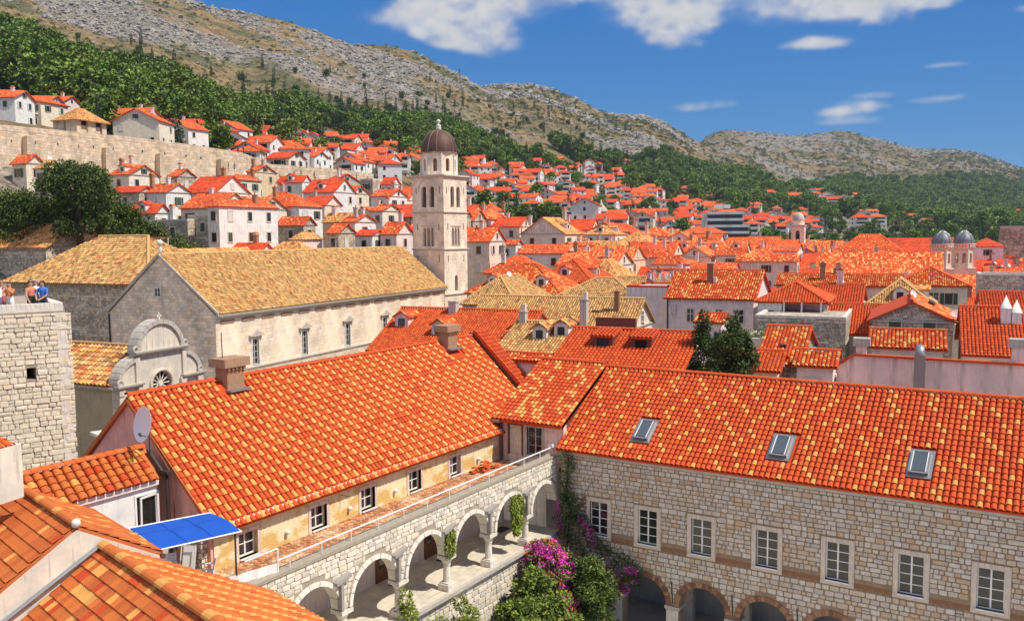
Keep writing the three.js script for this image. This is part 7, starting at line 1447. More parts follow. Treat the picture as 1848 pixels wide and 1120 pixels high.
for (const [kind, x, z, g0, e0, r0, a, b, yaw, rid, w, t, fl] of HOUSES) {
  const d = Math.hypot(x, z), e = e0 - g0, r = r0 - g0, ov = rid === 'f' ? 0 : kind === 'h' ? .45 : .3, own = OWN[fl];
  const wm = M[wallMat[w]], st = Math.max(1, Math.round((e) / 3.2));
  const ridW = { x: 'gabled', z: 'gabled', h: 'hipped', f: 'flat' }[rid], size = a * b > 95 ? 'broad' : a < 5.5 ? 'narrow' : 'mid-sized';
  const extra = kind === 'h' ? (fl === 'b' ? ' and balconies' : '') : fl.includes('d') ? ', dormer' : fl.includes('c') ? ', chimney' : '';
  const label = own || `${size} ${wallWord[w]} house with ${roofWord[t]} ${ridW} roof${extra} ${TOWN_TXT[kind]}`;
  const o = thing(kind === 'h' ? 'hillside_house' : 'town_house', label, 'house', [x, g0, z], yaw * D2R, own ? undefined : (kind === 'h' ? 'houses on the hillside' : 'houses of the old town'));
  // walls with gables
  const wb = new B(); if (fl === 'B') wb.box(0, e / 2, -1.2, a, e, b - 2.4).box(-a * .32, e / 2, b / 2 - 1.2, a * .36, e, 2.398).box(a * .18, (e - 3.1) / 2, b / 2 - 1.2, a * .64, e - 3.1, 2.396); else wb.box(0, e / 2, 0, a, e, b);
  if (rid === 'x') for (const s of [-1, 1]) wb.prism([[-b / 2, 0], [b / 2, 0], [0, r - e - .05]], [s * a / 2, e, 0], [0, 0, -s], [0, 1, 0], [s, 0, 0], a / 2 - .01);
  if (rid === 'z') for (const s of [-1, 1]) wb.prism([[-a / 2, 0], [a / 2, 0], [0, r - e - .05]], [0, e, s * b / 2], [s, 0, 0], [0, 1, 0], [0, 0, s], b / 2 - .01);
  obj('wall', wb.geo(), wm, o);
  const S = roofSlopes(rid, a, b, e, r, ov), near = d < 125 && kind !== 'h';
  if (rid === 'f') { const q = new B(), c = .28; q.box(0, e + .1, b / 2 - c / 2, a, .2, c).box(0, e + .1, -b / 2 + c / 2, a, .2, c).box(a / 2 - c / 2, e + .1, 0, c, .2, b - 2 * c).box(-a / 2 + c / 2, e + .1, 0, c, .2, b - 2 * c); obj('parapet', q.geo(), fl === 'C' ? M.singleTile.red : M.limestone, o); }
  else if (!near) { const q = new B(); for (const s of S) q.prism(s.poly, s.o, s.u, s.v, s.n, .14); obj('roof', q.geo(), M['roof_' + t], o); }
  else {
    const q = new B(); for (const s of S) q.prism(s.poly, s.o, s.u, s.v, s.n, .1); obj('roof', q.geo(), roofBase[t], o); let k = 0;
    for (const s of S) { const n = V3(...s.n).applyAxisAngle(V3(0, 1, 0), yaw * D2R); k++; if (n.z < .1 && n.x < .1) continue; tileField(o, s.o, s.u, s.v, s.U, s.V, { p: .235, e: .31, seed: Math.round(d * 7) + k, keyOf: near4[t](Math.round(d * 3)), clip: s.clip ? (cu, rv) => s.clip(cu, rv, s.V) : null, jitter: .2 }); }
    const km = t === 'y' ? 'och' : 'red'; const rs = roofSlopes(rid, a, b, e, r, ov);
    if (rid === 'x') ridgeRow(o, [-a / 2 - ov, r + .1, 0], [a / 2 + ov, r + .1, 0], () => km, .14, .42, false); else if (rid === 'z') ridgeRow(o, [0, r + .1, -b / 2 - ov], [0, r + .1, b / 2 + ov], () => km, .14, .42, false);
    else { const m = Math.min(a, b) / 2 + ov, A = a / 2 + ov, C = b / 2 + ov, ey = rs[0].o[1] + .08, ry = r + .1, p1 = a > b ? [-(A - m), ry, 0] : [0, ry, -(C - m)], p2 = a > b ? [A - m, ry, 0] : [0, ry, C - m]; if (Math.abs(a - b) > .4) ridgeRow(o, p1, p2, () => km, .14, .42, false); const near_ = (q) => (Math.abs(p1[0] - q[0]) + Math.abs(p1[2] - q[2]) < Math.abs(p2[0] - q[0]) + Math.abs(p2[2] - q[2])) ? p1 : p2; for (const [i, j] of [[1, 1], [1, -1], [-1, 1]]) { const q = [i * A, ey, j * C]; ridgeRow(o, q, near_(q), () => km, .13, .42, false); } }
  }
  if (rid !== 'f' && d < 210) obj('eave_course', new B().box(0, e - .12, b / 2 + .06, a + .2, .14, .14).box(a / 2 + .06, e - .12, 0, .14, .14, b - .1).geo(), M.trimGrey, o);
  // windows on the two faces seen from the south and the sun side
  const det = d < 115 ? 2 : d < 240 ? 1 : 0, vis = e0 - (kind === 'h' ? 30 : 12), win = (p, q, rot, hh, ww) => simpleWindow(o, [p[0], p[1], p[2]], rot, ww, hh, det, R() < (kind === 'h' ? .1 : .28) ? (R() < .5 ? M.shutter : M.shutterPale) : M.glass);
  const rowsN = kind === 'h' ? 3 : st, maxRows = own ? 2 : kind === 'h' ? 3 : 2;
  if (!'ABCHT'.includes(fl || '_')) {
    for (const [len, face] of [[a, 0], [b, 1]]) { const nW = Math.max(1, Math.floor((len - .8) / (kind === 'h' ? 2.6 : 2.9))); for (let k = 0; k < Math.min(maxRows, rowsN); k++) for (let i = 0; i < nW; i++) { if (h2(i + k * 7, Math.round(x * 10), 5) < .14) continue; const s = (i + .5) / nW * len - len / 2 + (h2(i, k, Math.round(z)) - .5) * .25, y = e - 1.55 - k * 2.9; if (y < 1) continue; win(face ? [a / 2 + .02, y, s] : [s, y, b / 2 + .02], 0, face ? Math.PI / 2 : 0, 1.25, .82); } }
    if (rid === 'x' && b > 6) win([a / 2 + .02, e + (r - e) * .32, 0], 0, Math.PI / 2, .9, .6); if (rid === 'z' && a > 6) win([0, e + (r - e) * .32, b / 2 + .02], 0, 0, .9, .6);
  }
  if (kind === 'h' && fl === 'b') for (let k = 0; k < 2; k++) { const y = e - 2.8 - k * 2.9, bal = sub('balcony', o, [a * .1, y, b / 2]); put('slab', unit, M.white, bal, [0, 0, .6], [a * .62, .16, 1.3]); put('railing', unit, k ? M.white : M.trim, bal, [0, .5, 1.2], [a * .62, .85, .08]); put('glazing', unit, M.glass, bal, [0, 1.2, .02], [a * .5, 1.9, .06]); }  // flat dark panel behind each balcony paints the shade of its recess
  if (kind === 'h' && R() < .35) chimney(o, a * .2, r - .6, 0, 1.2, M.white);
  if (fl.includes('c') || (kind === 'f' && R() < .55) || (kind === 'l' && R() < .5)) { chimney(o, a * rr(-.35, .35), r - .5, rid === 'x' ? rr(-.3, .3) : rr(-.3, .3) * b, rr(1.1, 1.9)); if (R() < .4) chimney(o, a * rr(-.4, .4), e + (r - e) * .5, b * .25, rr(1.4, 2)); }
  if ((fl.includes('d')) && S.length) { const s = S[0], nD = Math.max(1, Math.floor(s.U / 4.5)); for (let i = 0; i < nD; i++) dormer(o, s, s.U * (i + .5) / nD, s.V * .28, M['roof_' + t]); if (S[2] && R() < .7) dormer(o, S[2], S[2].U * .5, S[2].V * .25, M['roof_' + t]); }
  if (kind !== 'h' && d < 300 && R() < .13) { const q = thing('roof_dish', 'small white satellite dish fixed to a chimney in the dense old town', 'satellite dish', [x, g0 + r - .3, z], rr(.3, 1.5), 'satellite dishes on the town roofs'); q.scale.setScalar(.72); obj('dish', lathe([[.001, 0], [.2, .02], [.36, .08], [.44, .13], [.42, .14], [.2, .04], [.001, .02]], 14).rotateX(1.25).translate(0, .75, .12), M.plasticWhite, q); obj('pole', new B().bar([0, -.3, 0], [0, .8, 0], .03).geo(), M.zinc, q); }
  // features of the measured houses
  const s0 = S[0];
  if (fl === 'A') { for (const [fx, fw, fh] of [[-.22, .62, 1.2], [.11, .62, 1.15], [.34, .85, 1.2]]) simpleWindow(o, [a * fx, e - 1.75, b / 2 + .02], 0, fw, fh, 2, M.glass); { const hs = []; for (let i = 0; i < 3; i++) for (let j = 0; j < 5; j++) hs.push(rectP(.05 + i * .18, .06 + j * .2, .15 + i * .18, .18 + j * .2)); obj('vent_plate', wallGeo(rectP(0, 0, .56, 1.06), hs, [-a * .45, e - 1.75, b / 2 + .1], [1, 0, 0], [0, 0, 1], .1), M.pink, o); } const c = sub('chimney', o, [-a * .06, e + (r - e) * .55, b * .22]); put('stack', unit, M.brick, c, [0, .9, 0], [.6, 2.0, .5]); put('cap', unit, M.trim, c, [0, 1.95, 0], [.75, .12, .65]); put('flank', unit, M.white, c, [.5, .2, .1], [.3, .7, .4]); obj('downpipe', new B().bar([-a / 2 + .06, .5, b / 2 + .09], [-a / 2 + .06, e - .2, b / 2 + .09], .07).geo(), M.iron, o); }
  if (fl === 'B') { put('window', unit, M.glass, o, [-a * .3, e - 1.6, b / 2 + .02], [.5, 1.4, .05]); put('door', unit, M.wood, o, [a * .2, e - 2.1, b / 2 - 2.38], [.9, 2, .06]); for (const q of [-.1, .16, .44]) obj('post', new B().bar([a * q, e - 3.2, b / 2 + .25], [a * q, e - .05, b / 2 + .25], .07).geo(), M.whitePaint, o); }
  if (fl === 'D') for (const q of [.33, .62]) { const p = V3(...s0.o).addScaledVector(V3(...s0.u), s0.U * q).addScaledVector(V3(...s0.v), s0.V * .62), dd = sub('dormer', o, p.toArray()); obj('cheek', new B().prism([[0, -.5], [.0, .62], [-1.7, .95], [-1.7, .55]], [.62, 0, 0], [0, 0, 1], [0, 1, 0], [1, 0, 0], 1.24).geo(), M.brown, dd); put('window', unit, M.glass, dd, [0, .1, .02], [.7, .78, .06]); obj('sill', boxG(0, -.36, .1, 1.1, .06, .3), M.zinc, dd); const rl = 1.75; tileField(dd, [-.74, .66, .16], [1, 0, 0], [0, .19, -1], 1.48, rl, { p: .22, e: .3, seed: 5, keyOf: () => 'red' }); obj('dormer_roof', new B().prism(rectP(0, 0, 1.48, rl), [-.74, .65, .16], [1, 0, 0], [0, .187, -.982], [0, .982, .187], .06).geo(), M.tileDeck, dd); }
  if (fl === 'D') { const c = sub('parapet', o, [-a * .18, r, -.4]); put('wall', unit, M.brown, c, [0, .3, 0], [2.6, .9, .3]); }
  if (fl === 'E') { dormer(o, s0, s0.U * .5, s0.V * .5, M.roof_y, 1.05, .8); dormer(o, s0, s0.U * .75, s0.V * .62, M.roof_y, 1.05, .8); for (const [q, h] of [[-.44, 1.6], [.5, 2.6]]) { const c = sub('chimney', o, [a * q, r - .8, .1]); put('stack', unit, M.grey, c, [0, h / 2, 0], [.5, h, .5]); put('cap', unit, M.trimGrey, c, [0, h, 0], [.62, .1, .62]); put('pot', unit, M.pink, c, [.1, h + .3, 0], [.25, .5, .25]); } }
  if (fl === 'F') { dormer(o, s0, s0.U * .42, s0.V * .4, M.roof_o, 1.3, .9, M.shutterPale); dormer(o, s0, s0.U * .93, s0.V * .4, M.roof_o, 1.1, .8, M.shutterPale); dormer(o, s0, s0.U * .12, s0.V * .55, M.roof_o, 1.3, .9, M.pink); const c = sub('chimney', o, [-a * .1, r - .4, .4]); put('stack', unit, M.grey, c, [0, .5, 0], [.7, 1.2, .6]); put('cap', unit, M.trimGrey, c, [0, 1.15, 0], [.8, .1, .7]); }
  if (fl === 'G') { const c = sub('chimney', o, [a * .38, e + (r - e) * .55, b * .22]); put('stack', unit, M.brick, c, [0, .8, 0], [.4, 1.9, .4]); put('cap', unit, M.brick2, c, [0, 1.8, 0], [.5, .1, .5]); put('skylight', unit, M.skyGlass, o, [a * .26, e + (r - e) * .58, b * .23], [.7, .1, .6]); put('door', unit, M.wood, o, [a / 2 + .02, e - .6, -.2], [.06, 2.2, .6]); }
  if (fl === 'H') { for (const q of [-.2, .22]) { const g = sub('window', o, [a * q, e - .55, b / 2 + .02]); put('shutter', unit, M.shutter, g, [0, 0, .02], [.85, 1.1, .06]); put('frame', smallFrame, M.trim, g, [0, 0, 0], [.85, 1.1, .12]); } const m = put('roof_light', unit, M.iron, o, [a * .27, e + (r - e) * .52, -b * .1], [.5, .06, 3.2]); m.rotation.z = -Math.atan2(r - e, a / 2); m.position.y += .22; const q = thing('roof_dish', 'large grey satellite dish on the wall of the stone gable house', 'satellite dish', [x + 3.4, g0 + e - .4, z + 1], .5); obj('dish', lathe([[.001, 0], [.3, .03], [.5, .1], [.62, .19], [.6, .2], [.3, .05], [.001, .02]], 16).rotateX(1.2).translate(0, .3, .2), M.plasticWhite, q); obj('pole', new B().bar([-.5, 0, 0], [0, .3, .1], .035).geo(), M.zinc, q); }
  if (fl === 'J') for (const [q, h] of [[-.02, 1.2], [.1, .9]]) { const c = sub('chimney', o, [a * q, e + (r - e) * .62, b * .16]); put('stack', unit, M.white, c, [0, h / 2, 0], [.62, h, .62]); obj('pointed_cap', new THREE.ConeGeometry(.52, .95, 4).rotateY(Math.PI / 4).translate(0, h + .47, 0), M.white, c); }
  if (fl === 'K') put('skylight', unit, M.skyGlass, o, [0, e + (r - e) * .42 + .2, b * .29], [.5, .12, .5]);
  if (fl === 'I') { simpleWindow(o, [a * .05, e - 1.4, b / 2 + .02], 0, .95, 1.0, 2, M.shutter); simpleWindow(o, [a / 2 + .02, e - 1.5, b * .3], Math.PI / 2, .8, 1.3, 2, M.shutter); }
  if (fl === 'C') { put('awning', unit, M.singleTile.red, o, [.6, e + 1.7, -b * .3], [3.2, .14, 1.6]); for (const q of [-.8, 2]) put('post', unit, M.brown, o, [q, e + .85, -b * .3 + .6], [.1, 1.6, .1]); const ln = thing('washing_line', 'washing line hung with pink and white laundry on a flat roof', 'washing line', [x, g0 + e, z], yaw * D2R); obj('line', new B().bar([-1, 1.35, .2], [2.1, 1.35, .2], .012).geo(), M.whitePaint, ln); const cc = [[.8, .25, .35], [.85, .85, .85], [.9, .5, .5], [.85, .2, .1], [.8, .8, .9]]; for (let i = 0; i < 9; i++) put('garment', unit, std({ color: lin(...cc[i % 5]) }), ln, [-.8 + i * .33, 1.05 - (i % 3) * .06, .2], [.22, .5 + (i % 3) * .12, .03]); }
}

// ---------------------------------------------------------------- other town landmarks
{ // long monastery range with hipped yellow roof at the left
  const t = thing('monastery_range', 'long grey monastery range with weathered yellow hipped roof behind the church gable', 'building', [-90.6, 0, -61.4], 8.3 * D2R);
  const a = 21, b = 13.5, e = 15.55, r = 20.1, S = roofSlopes('h', a, b, e, r, .5);
  obj('wall', new B().box(0, e / 2, 0, a, e, b).geo(), std({ map: rep(T_rubble, .16), bumpMap: rep(T_rubbleB, .16), bumpScale: .02, color: lin(1.02, .95, .88) }), t);
  obj('roof', (() => { const q = new B(); for (const s of S) q.prism(s.poly, s.o, s.u, s.v, s.n, .12); return q.geo(); })(), M.tileDeckY, t);
  for (const i of [0, 2]) tileField(t, S[i].o, S[i].u, S[i].v, S[i].U, S[i].V, { p: .3, e: .38, seed: 131 + i, keyOf: (c, q) => { const k = h2(c, q, 13); return k < .02 ? 'brn' : oldTile(13)(c, q); }, clip: (cu, rv) => S[i].clip(cu, rv, S[i].V), jitter: .3 });
  ridgeRow(t, [-a / 2 + b / 2, r + .1, 0], [a / 2 - b / 2, r + .1, 0], () => 'och', .17, .45, false); ridgeRow(t, [a / 2 + .5, e - .25, b / 2 + .5], [a / 2 - b / 2, r + .1, 0], () => 'och', .17, .45, false);
  obj('eave_course', new B().box(0, e - .25, b / 2 + .15, a + .5, .22, .3).box(a / 2 + .15, e - .25, 0, .3, .22, b).geo(), M.trimGrey, t); for (let i = 0; i < 26; i++) obj('corbel', boxG(-a / 2 + .5 + i * .8, e - .5, b / 2 + .14, .22, .28, .26), M.trimGrey, t);
  windowUnit(t, [6.2, 9.5, b / 2], 0, 1.1, 3.4, { fr: .15, cols: 1, rows: 1, glass: M.shutterPale, panes: false, recess: .02 }); obj('downpipe', new B().bar([a / 2 - .2, 0, b / 2 + .12], [a / 2 - .2, e - .4, b / 2 + .12], .1).geo(), M.iron, t);
  const s = thing('monastery_shed', 'stone gable house with yellow roof beyond the monastery range', 'house', [-104, 0, -61], 8.3 * D2R); obj('wall', new B().box(0, 9.6, 0, 9, 19.2, 9).prism([[-4.5, 0], [4.5, 0], [0, 2.6]], [4.5, 19.2, 0], [0, 0, -1], [0, 1, 0], [1, 0, 0], 9).geo(), M.rubble, s); const S2 = roofSlopes('x', 9, 9, 19.2, 21.9, .35), q = new B(); S2.forEach(k => q.prism(k.poly, k.o, k.u, k.v, k.n, .14)); obj('roof', q.geo(), M.roof_y, s); simpleWindow(s, [4.52, 18.4, 1.5], Math.PI / 2, .8, .9, 1, M.shutterPale);
  const l = thing('low_range', 'low yellow tiled range joining the church to the monastery', 'building', [-95.5, 0, -77], 8.3 * D2R); const S3 = roofSlopes('z', 9, 24, 16.2, 18.6, .4), q3 = new B(); S3.forEach(k => q3.prism(k.poly, k.o, k.u, k.v, k.n, .14)); obj('wall', new B().box(0, 8.1, 0, 9, 16.2, 24).geo(), M.rubble, l); obj('roof', q3.geo(), M.roof_y, l);
}
{ // pink fire wall in front of the red roofs
  const t = thing('fire_wall_house', 'house with long blank pinkish wall, tiny windows and stepped tile coping', 'house', [-9.2, 0, -58.6], 8.3 * D2R);
  const top = [[-7.2, 0], [12, 0], [12, 12.05], [-2.3, 12.25], [-2.5, 12.3], [-6.2, 9.6], [-7.2, 9.0]];
  obj('wall', new B().prism(top, [0, 0, 0], [1, 0, 0], [0, 1, 0], [0, 0, 1], .6).geo(), std({ map: rep(T_plaster, .1), color: lin(1.0, .74, .68), bumpMap: rep(T_rubbleB, .25), bumpScale: .006 }), t);
  obj('coping', new B().prism([[-2.4, 12.25], [12.1, 12.03], [12.1, 12.17], [-2.4, 12.39]], [0, 0, .14], [1, 0, 0], [0, 1, 0], [0, 0, 1], .4).prism([[-7.3, 8.9], [-6.2, 9.58], [-2.35, 12.26], [-2.35, 12.42], [-6.25, 9.72], [-7.3, 9.05]], [0, 0, .14], [1, 0, 0], [0, 1, 0], [0, 0, 1], .4).geo(), M.singleTile.red, t);
  for (const [x, y, w, h] of [[-1.9, 10.0, .38, .4], [-.3, 9.6, .3, .46], [4.6, 9.0, .5, .7], [8.9, 8.8, .9, 1.15]]) simpleWindow(t, [x, y, .02], 0, w, h, 1, M.glass);
  for (const [x, h] of [[-2.0, .95], [6.6, 1.25]]) { const c = sub('chimney', t, [x, 12.2, -.4]); put('stack', unit, M.pink, c, [0, h * .4, 0], [.62, h, .55]); put('cap', unit, M.trimGrey, c, [.02, h * .95, 0], [1.0, .5, .8]); }
  const hang = sub('hatch', t, [1.35, 9.55, .02]); put('panel', unit, M.shutterPale, hang, [0, 0, .02], [.62, 1.0, .05]); put('frame', smallFrame, M.brick2, hang, [0, 0, 0], [.66, 1.0, .1]);
  const f = thing('vent_flue', 'tall galvanised ventilation flue rising up the pink wall', 'flue', [-7.75, 0, -57.9], 8.3 * D2R); obj('duct', new B().box(0, 10.2, .3, .62, 4.9, .5).geo(), M.zinc, f); obj('elbow', new THREE.TorusGeometry(.32, .28, 10, 12, Math.PI).rotateY(Math.PI / 2).translate(0, 12.65, 0), M.zinc, f); for (let i = 0; i < 5; i++) obj('band', boxG(0, 8.2 + i * 1.0, .3, .66, .05, .54), M.zinc, f);
}
// rampart on the slope with its covered tower
{
  const t = thing('city_rampart', 'long high crenel-less stone city rampart climbing behind the old town', 'city wall');
  const pts = [[-133, -46, 36.0], [-139, -74, 36.4], [-146, -92, 37.3], [-150, -104, 37.8], [-151, -118, 37.6], [-151, -131, 37.0], [-151, -139, 35.0], [-150, -157, 35.0], [-150, -172, 34.6]];
  const cur = [], cp = new B();
  for (let i = 0; i < pts.length - 1; i++) { const [x0, z0, y0] = pts[i], [x1, z1, y1] = pts[i + 1], L = Math.hypot(x1 - x0, z1 - z0), u = [(x1 - x0) / L, 0, (z1 - z0) / L], n = [-u[2], 0, u[0]]; const hs = []; for (let q = 2.4; q < L - 1; q += 5.2) { const yy = lerp(y0, y1, q / L) - 1.5; hs.push(rectP(q, yy - .25, q + .36, yy + .25)); } cur.push(wallGeo([[0, 8], [L, 8], [L, y1], [0, y0]], hs, [x0, 0, z0], u, n, 4)); cp.prism([[0, y0], [L, y1], [L, y1 + .9], [0, y0 + .9]], [x0 + n[0] * .03, 0, z0 + n[2] * .03], u, [0, 1, 0], n, .5); }
  obj('curtain', mergeAll(cur), M.rampart, t); obj('parapet', cp.geo(), M.rampart, t);
  for (const [x, z] of [[-140.5, -79], [-147.5, -97], [-150.2, -110], [-150.8, -125]]) obj('buttress', new B().prism([[-.9, 0], [.9, 0], [.5, 21], [-.5, 21]], [x + 1.2, 15, z], [0, 0, -1], [0, 1, 0], [1, 0, 0], 2).geo(), M.rampart, t);
  const w = thing('guard_pavilion', 'square stone guard pavilion with low brown pyramid roof on the rampart', 'pavilion', [-151, 34.2, -95], 12 * D2R); w.scale.set(.62, .92, .62);
  obj('wall', new B().box(-3, 3.6, 5, 4, 7.2, .6).box(3.6, 3.6, 0, .6, 7.2, 3).box(3.6, 3.6, 4.6, .6, 7.2, 1.6).box(3.6, 3.6, -4.6, .6, 7.2, 1.6).box(0, 3.6, -5, 7.6, 7.2, .6).box(1.5, 3.6, 5, 3.6, 7.2, .6).box(-4, 3.6, 0, .6, 7.2, 10).geo(), M.rampart, w);
  obj('arch_panel', new B().box(3.2, 3.2, .2, .3, 5.6, 7.6).geo(), M.ochreWall, w); const S = roofSlopes('h', 9, 11.4, 7.2, 9.6, .5), q = new B(); S.forEach(k => q.prism(k.poly, k.o, k.u, k.v, k.n, .2)); obj('roof', q.geo(), M.roof_y, w);
}
{ // clock tower
  const t = thing('clock_tower', 'slender pale clock tower with open bell arch and small round cap', 'clock tower', [-68.2, 0, -262], 8 * D2R), m = M.churchStone, W = 3.6;
  obj('shaft', new B().box(0, 8.6, 0, W, 17.2, W).geo(), m, t);
  for (const [o, u, n] of [[[-W / 2, 17.2, W / 2], [1, 0, 0], [0, 0, 1]], [[W / 2, 17.2, W / 2 - .603], [0, 0, -1], [1, 0, 0]]]) { const k = n[0] ? .603 : 0; obj('bell_wall', wallGeo(rectP(0, 0, n[2] ? W - .006 : W - k, 4.6), [[[W / 2 - k - .6, .5], [W / 2 - k + .6, .5], ...archPts(W / 2 - k, 2.7, .6, 8)]], o, u, n, .6), m, t); }
  obj('rear_wall', new B().box(-W / 2 + .3, 19.5, -.3, .6, 4.6, W - .7).box(.3, 19.5, -W / 2 + .3, W - .7, 4.6, .6).geo(), m, t); obj('bell', new B().box(0, 18.8, 0, 1, 1.4, 1).geo(), M.iron, t);
  obj('cornice', new B().box(0, 21.9, 0, W + .5, .3, W + .5).geo(), M.trim, t); obj('drum', new THREE.CylinderGeometry(1.6, 1.7, 1.4, 8).translate(0, 22.7, 0), m, t); obj('dome', lathe([[1.65, 0], [1.6, .8], [1.2, 1.6], [.6, 2.1], [.05, 2.25]], 16).translate(0, 23.4, 0), M.trimGrey, t); obj('clock_face', new THREE.CylinderGeometry(1.2, 1.2, .1, 20).rotateX(Math.PI / 2).translate(0, 14.5, W / 2 + .05), M.trimGrey, t);
}
{ // far friary tower
  const t = thing('friary_tower', 'far stone friary tower with arched openings and small domed lantern', 'bell tower', [-143.6, 4, -286], 8 * D2R), W = 5.6, m = std({ map: rep(T_ashlar, .14), color: lin(1.05, .9, .74) });
  obj('shaft', new B().box(0, 10, 0, W, 20, W).geo(), m, t); for (const y of [8.5, 14.5, 20]) obj('string_course', new B().box(0, y, 0, W + .5, .25, W + .5).geo(), M.trim, t);
  for (const y of [11, 17]) for (const k of [0, 1]) { const q = sub('opening', t, k ? [W / 2 + .02, y, 0] : [0, y, W / 2 + .02], k ? Math.PI / 2 : 0); for (const s of [-.55, .55]) put('shade_panel', unit, M.glass, q, [s, 0, 0], [.8, 2.2, .1]); }  // solid shaft: flat dark panels paint the shade inside the openings
  obj('lantern', new THREE.CylinderGeometry(1.9, 2.0, 3.6, 8).translate(0, 22, 0), m, t); for (let k = 0; k < 8; k++) { const a = k * Math.PI / 4; put('lantern_shade_panel', unit, M.glass, t, [Math.sin(a) * 1.88, 22, Math.cos(a) * 1.88], [.6, 1.9, .1], a); } obj('dome', lathe([[2.3, 0], [2.1, .8], [1.5, 1.7], [.8, 2.4], [.35, 3.2], [.3, 4.2], [.02, 4.4]], 16).translate(0, 23.8, 0), M.trimGrey, t); obj('finial', new B().bar([0, 28, 0], [0, 30.2, 0], .08).geo(), M.iron, t);  // lantern is solid too, its openings are painted as dark panels
}
{ // twin domed turrets of a baroque church
  const m = plaster(.92, .72, .56);
  const one = thing('domed_turret', 'cream baroque church turret with lead dome and arched openings, one of a pair', 'turret', [-19.0, 0, -163], .2, 'twin turrets of the baroque church');
  obj('base', new B().box(0, 6.9, 0, 5, 13.8, 5).geo(), m, one);
  const r = 2.0; for (let k = 0; k < 8; k++) { const a = k * Math.PI / 4, n = [Math.sin(a), 0, Math.cos(a)], u = [n[2], 0, -n[0]], hw = r * Math.tan(Math.PI / 8), o = [n[0] * r - u[0] * hw, 13.8, n[2] * r - u[2] * hw]; obj('drum_wall', wallGeo(rectP(0, 0, hw * 2, 4.4), [[[hw - .38, 1.1], [hw + .38, 1.1], ...archPts(hw, 3.0, .38, 8)]], o, u, n, .3), m, one); obj('pilaster', new B().box(o[0], 15.9, o[2], .3, 4.2, .3, a).geo(), M.limestone, one); }
  obj('newel', new THREE.CylinderGeometry(.5, .5, 4, 8).translate(0, 15.8, 0), m, one); obj('cornice', new THREE.CylinderGeometry(2.6, 2.4, .35, 8).rotateY(Math.PI / 8).translate(0, 18.3, 0), M.limestone, one);
  for (let k = 0; k < 24; k++) { const a = k / 24 * 2 * Math.PI; put('baluster', unit, M.limestone, one, [Math.sin(a) * 2.35, 18.8, Math.cos(a) * 2.35], [.16, .7, .16], a); } obj('balustrade', new THREE.CylinderGeometry(2.5, 2.5, .14, 16).translate(0, 19.2, 0), M.limestone, one);
  obj('dome', lathe([[2.0, 0], [2.08, .6], [1.95, 1.2], [1.5, 2.0], [.85, 2.6], [.3, 2.9], [.2, 3.1], [.02, 3.2]], 20).translate(0, 19.2, 0), M.lead, one); for (let k = 0; k < 8; k++) { const a = k * Math.PI / 4, b = new B(), P = [[2.05, 0], [2.12, .6], [1.98, 1.2], [1.53, 2.0], [.88, 2.6], [.3, 2.95]]; for (let i = 0; i < 5; i++) b.bar([Math.sin(a) * P[i][0], 19.2 + P[i][1], Math.cos(a) * P[i][0]], [Math.sin(a) * P[i + 1][0], 19.2 + P[i + 1][1], Math.cos(a) * P[i + 1][0]], .06, 4); obj('rib', b.geo(), M.zinc, one); }
  obj('finial', new B().bar([0, 22.2, 0], [0, 23.8, 0], .05).geo(), M.iron, one);
  one.scale.set(.74, .74, .74); one.position.y = 3.6; obj('plinth', new B().box(0, -3, 0, 6, 6, 6).geo(), m, one); copy(one, [-16.2, 3.6, -167.5], .2);
}
{ // harbour fort and modern blocks
  const f = thing('harbour_fort', 'massive grey stone fort wall beyond the red roofs', 'fort', [-5, 0, -300], .1); obj('wall', new B().prism([[-16, 0], [14, 0], [13, 20.5], [-14, 20.5]], [0, 0, 0], [1, 0, 0], [0, 1, 0], [0, 0, 1], 16).box(28, 9, -6, 30, 18, 8).geo(), std({ map: rep(T_rubble, .08), color: lin(.75, .75, .78) }), f); obj('parapet', new B().box(-.5, 20.9, -.3, 28, .8, .6).geo(), M.trimGrey, f); obj('corner_turret', new B().box(13, 21, -1, 1.6, 3, 2).geo(), M.limestone, f);
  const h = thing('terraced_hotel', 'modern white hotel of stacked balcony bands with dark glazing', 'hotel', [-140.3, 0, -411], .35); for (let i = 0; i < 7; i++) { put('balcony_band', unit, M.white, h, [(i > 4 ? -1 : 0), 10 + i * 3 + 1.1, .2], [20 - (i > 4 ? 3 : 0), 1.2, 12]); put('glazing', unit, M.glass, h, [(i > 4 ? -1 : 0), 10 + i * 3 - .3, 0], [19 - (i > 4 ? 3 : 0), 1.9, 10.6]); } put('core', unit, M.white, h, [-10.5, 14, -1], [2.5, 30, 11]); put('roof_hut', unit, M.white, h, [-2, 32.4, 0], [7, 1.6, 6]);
  const w = thing('assembly_hall', 'plain white hall with shallow orange roof beside the modern hotel', 'hall', [-139.5, 0, -377], .3); put('wall', unit, M.white, w, [0, 10, 0], [21, 20, 12]); const S = roofSlopes('h', 21, 12, 20, 22.4, .5), q = new B(); S.forEach(k => q.prism(k.poly, k.o, k.u, k.v, k.n, .2)); obj('roof', q.geo(), M.roof_o, w); for (let i = 0; i < 6; i++) put('window', unit, M.shutterPale, w, [-8.5 + i * 3.4, 16, 6.02], [1.6, 2.4, .06]);
}

// ---------------------------------------------------------------- vegetation
const IN = new ImprovedNoise();
const leafCol = (pal, k) => { const c = pal[Math.floor(k * pal.length) % pal.length]; return c; };
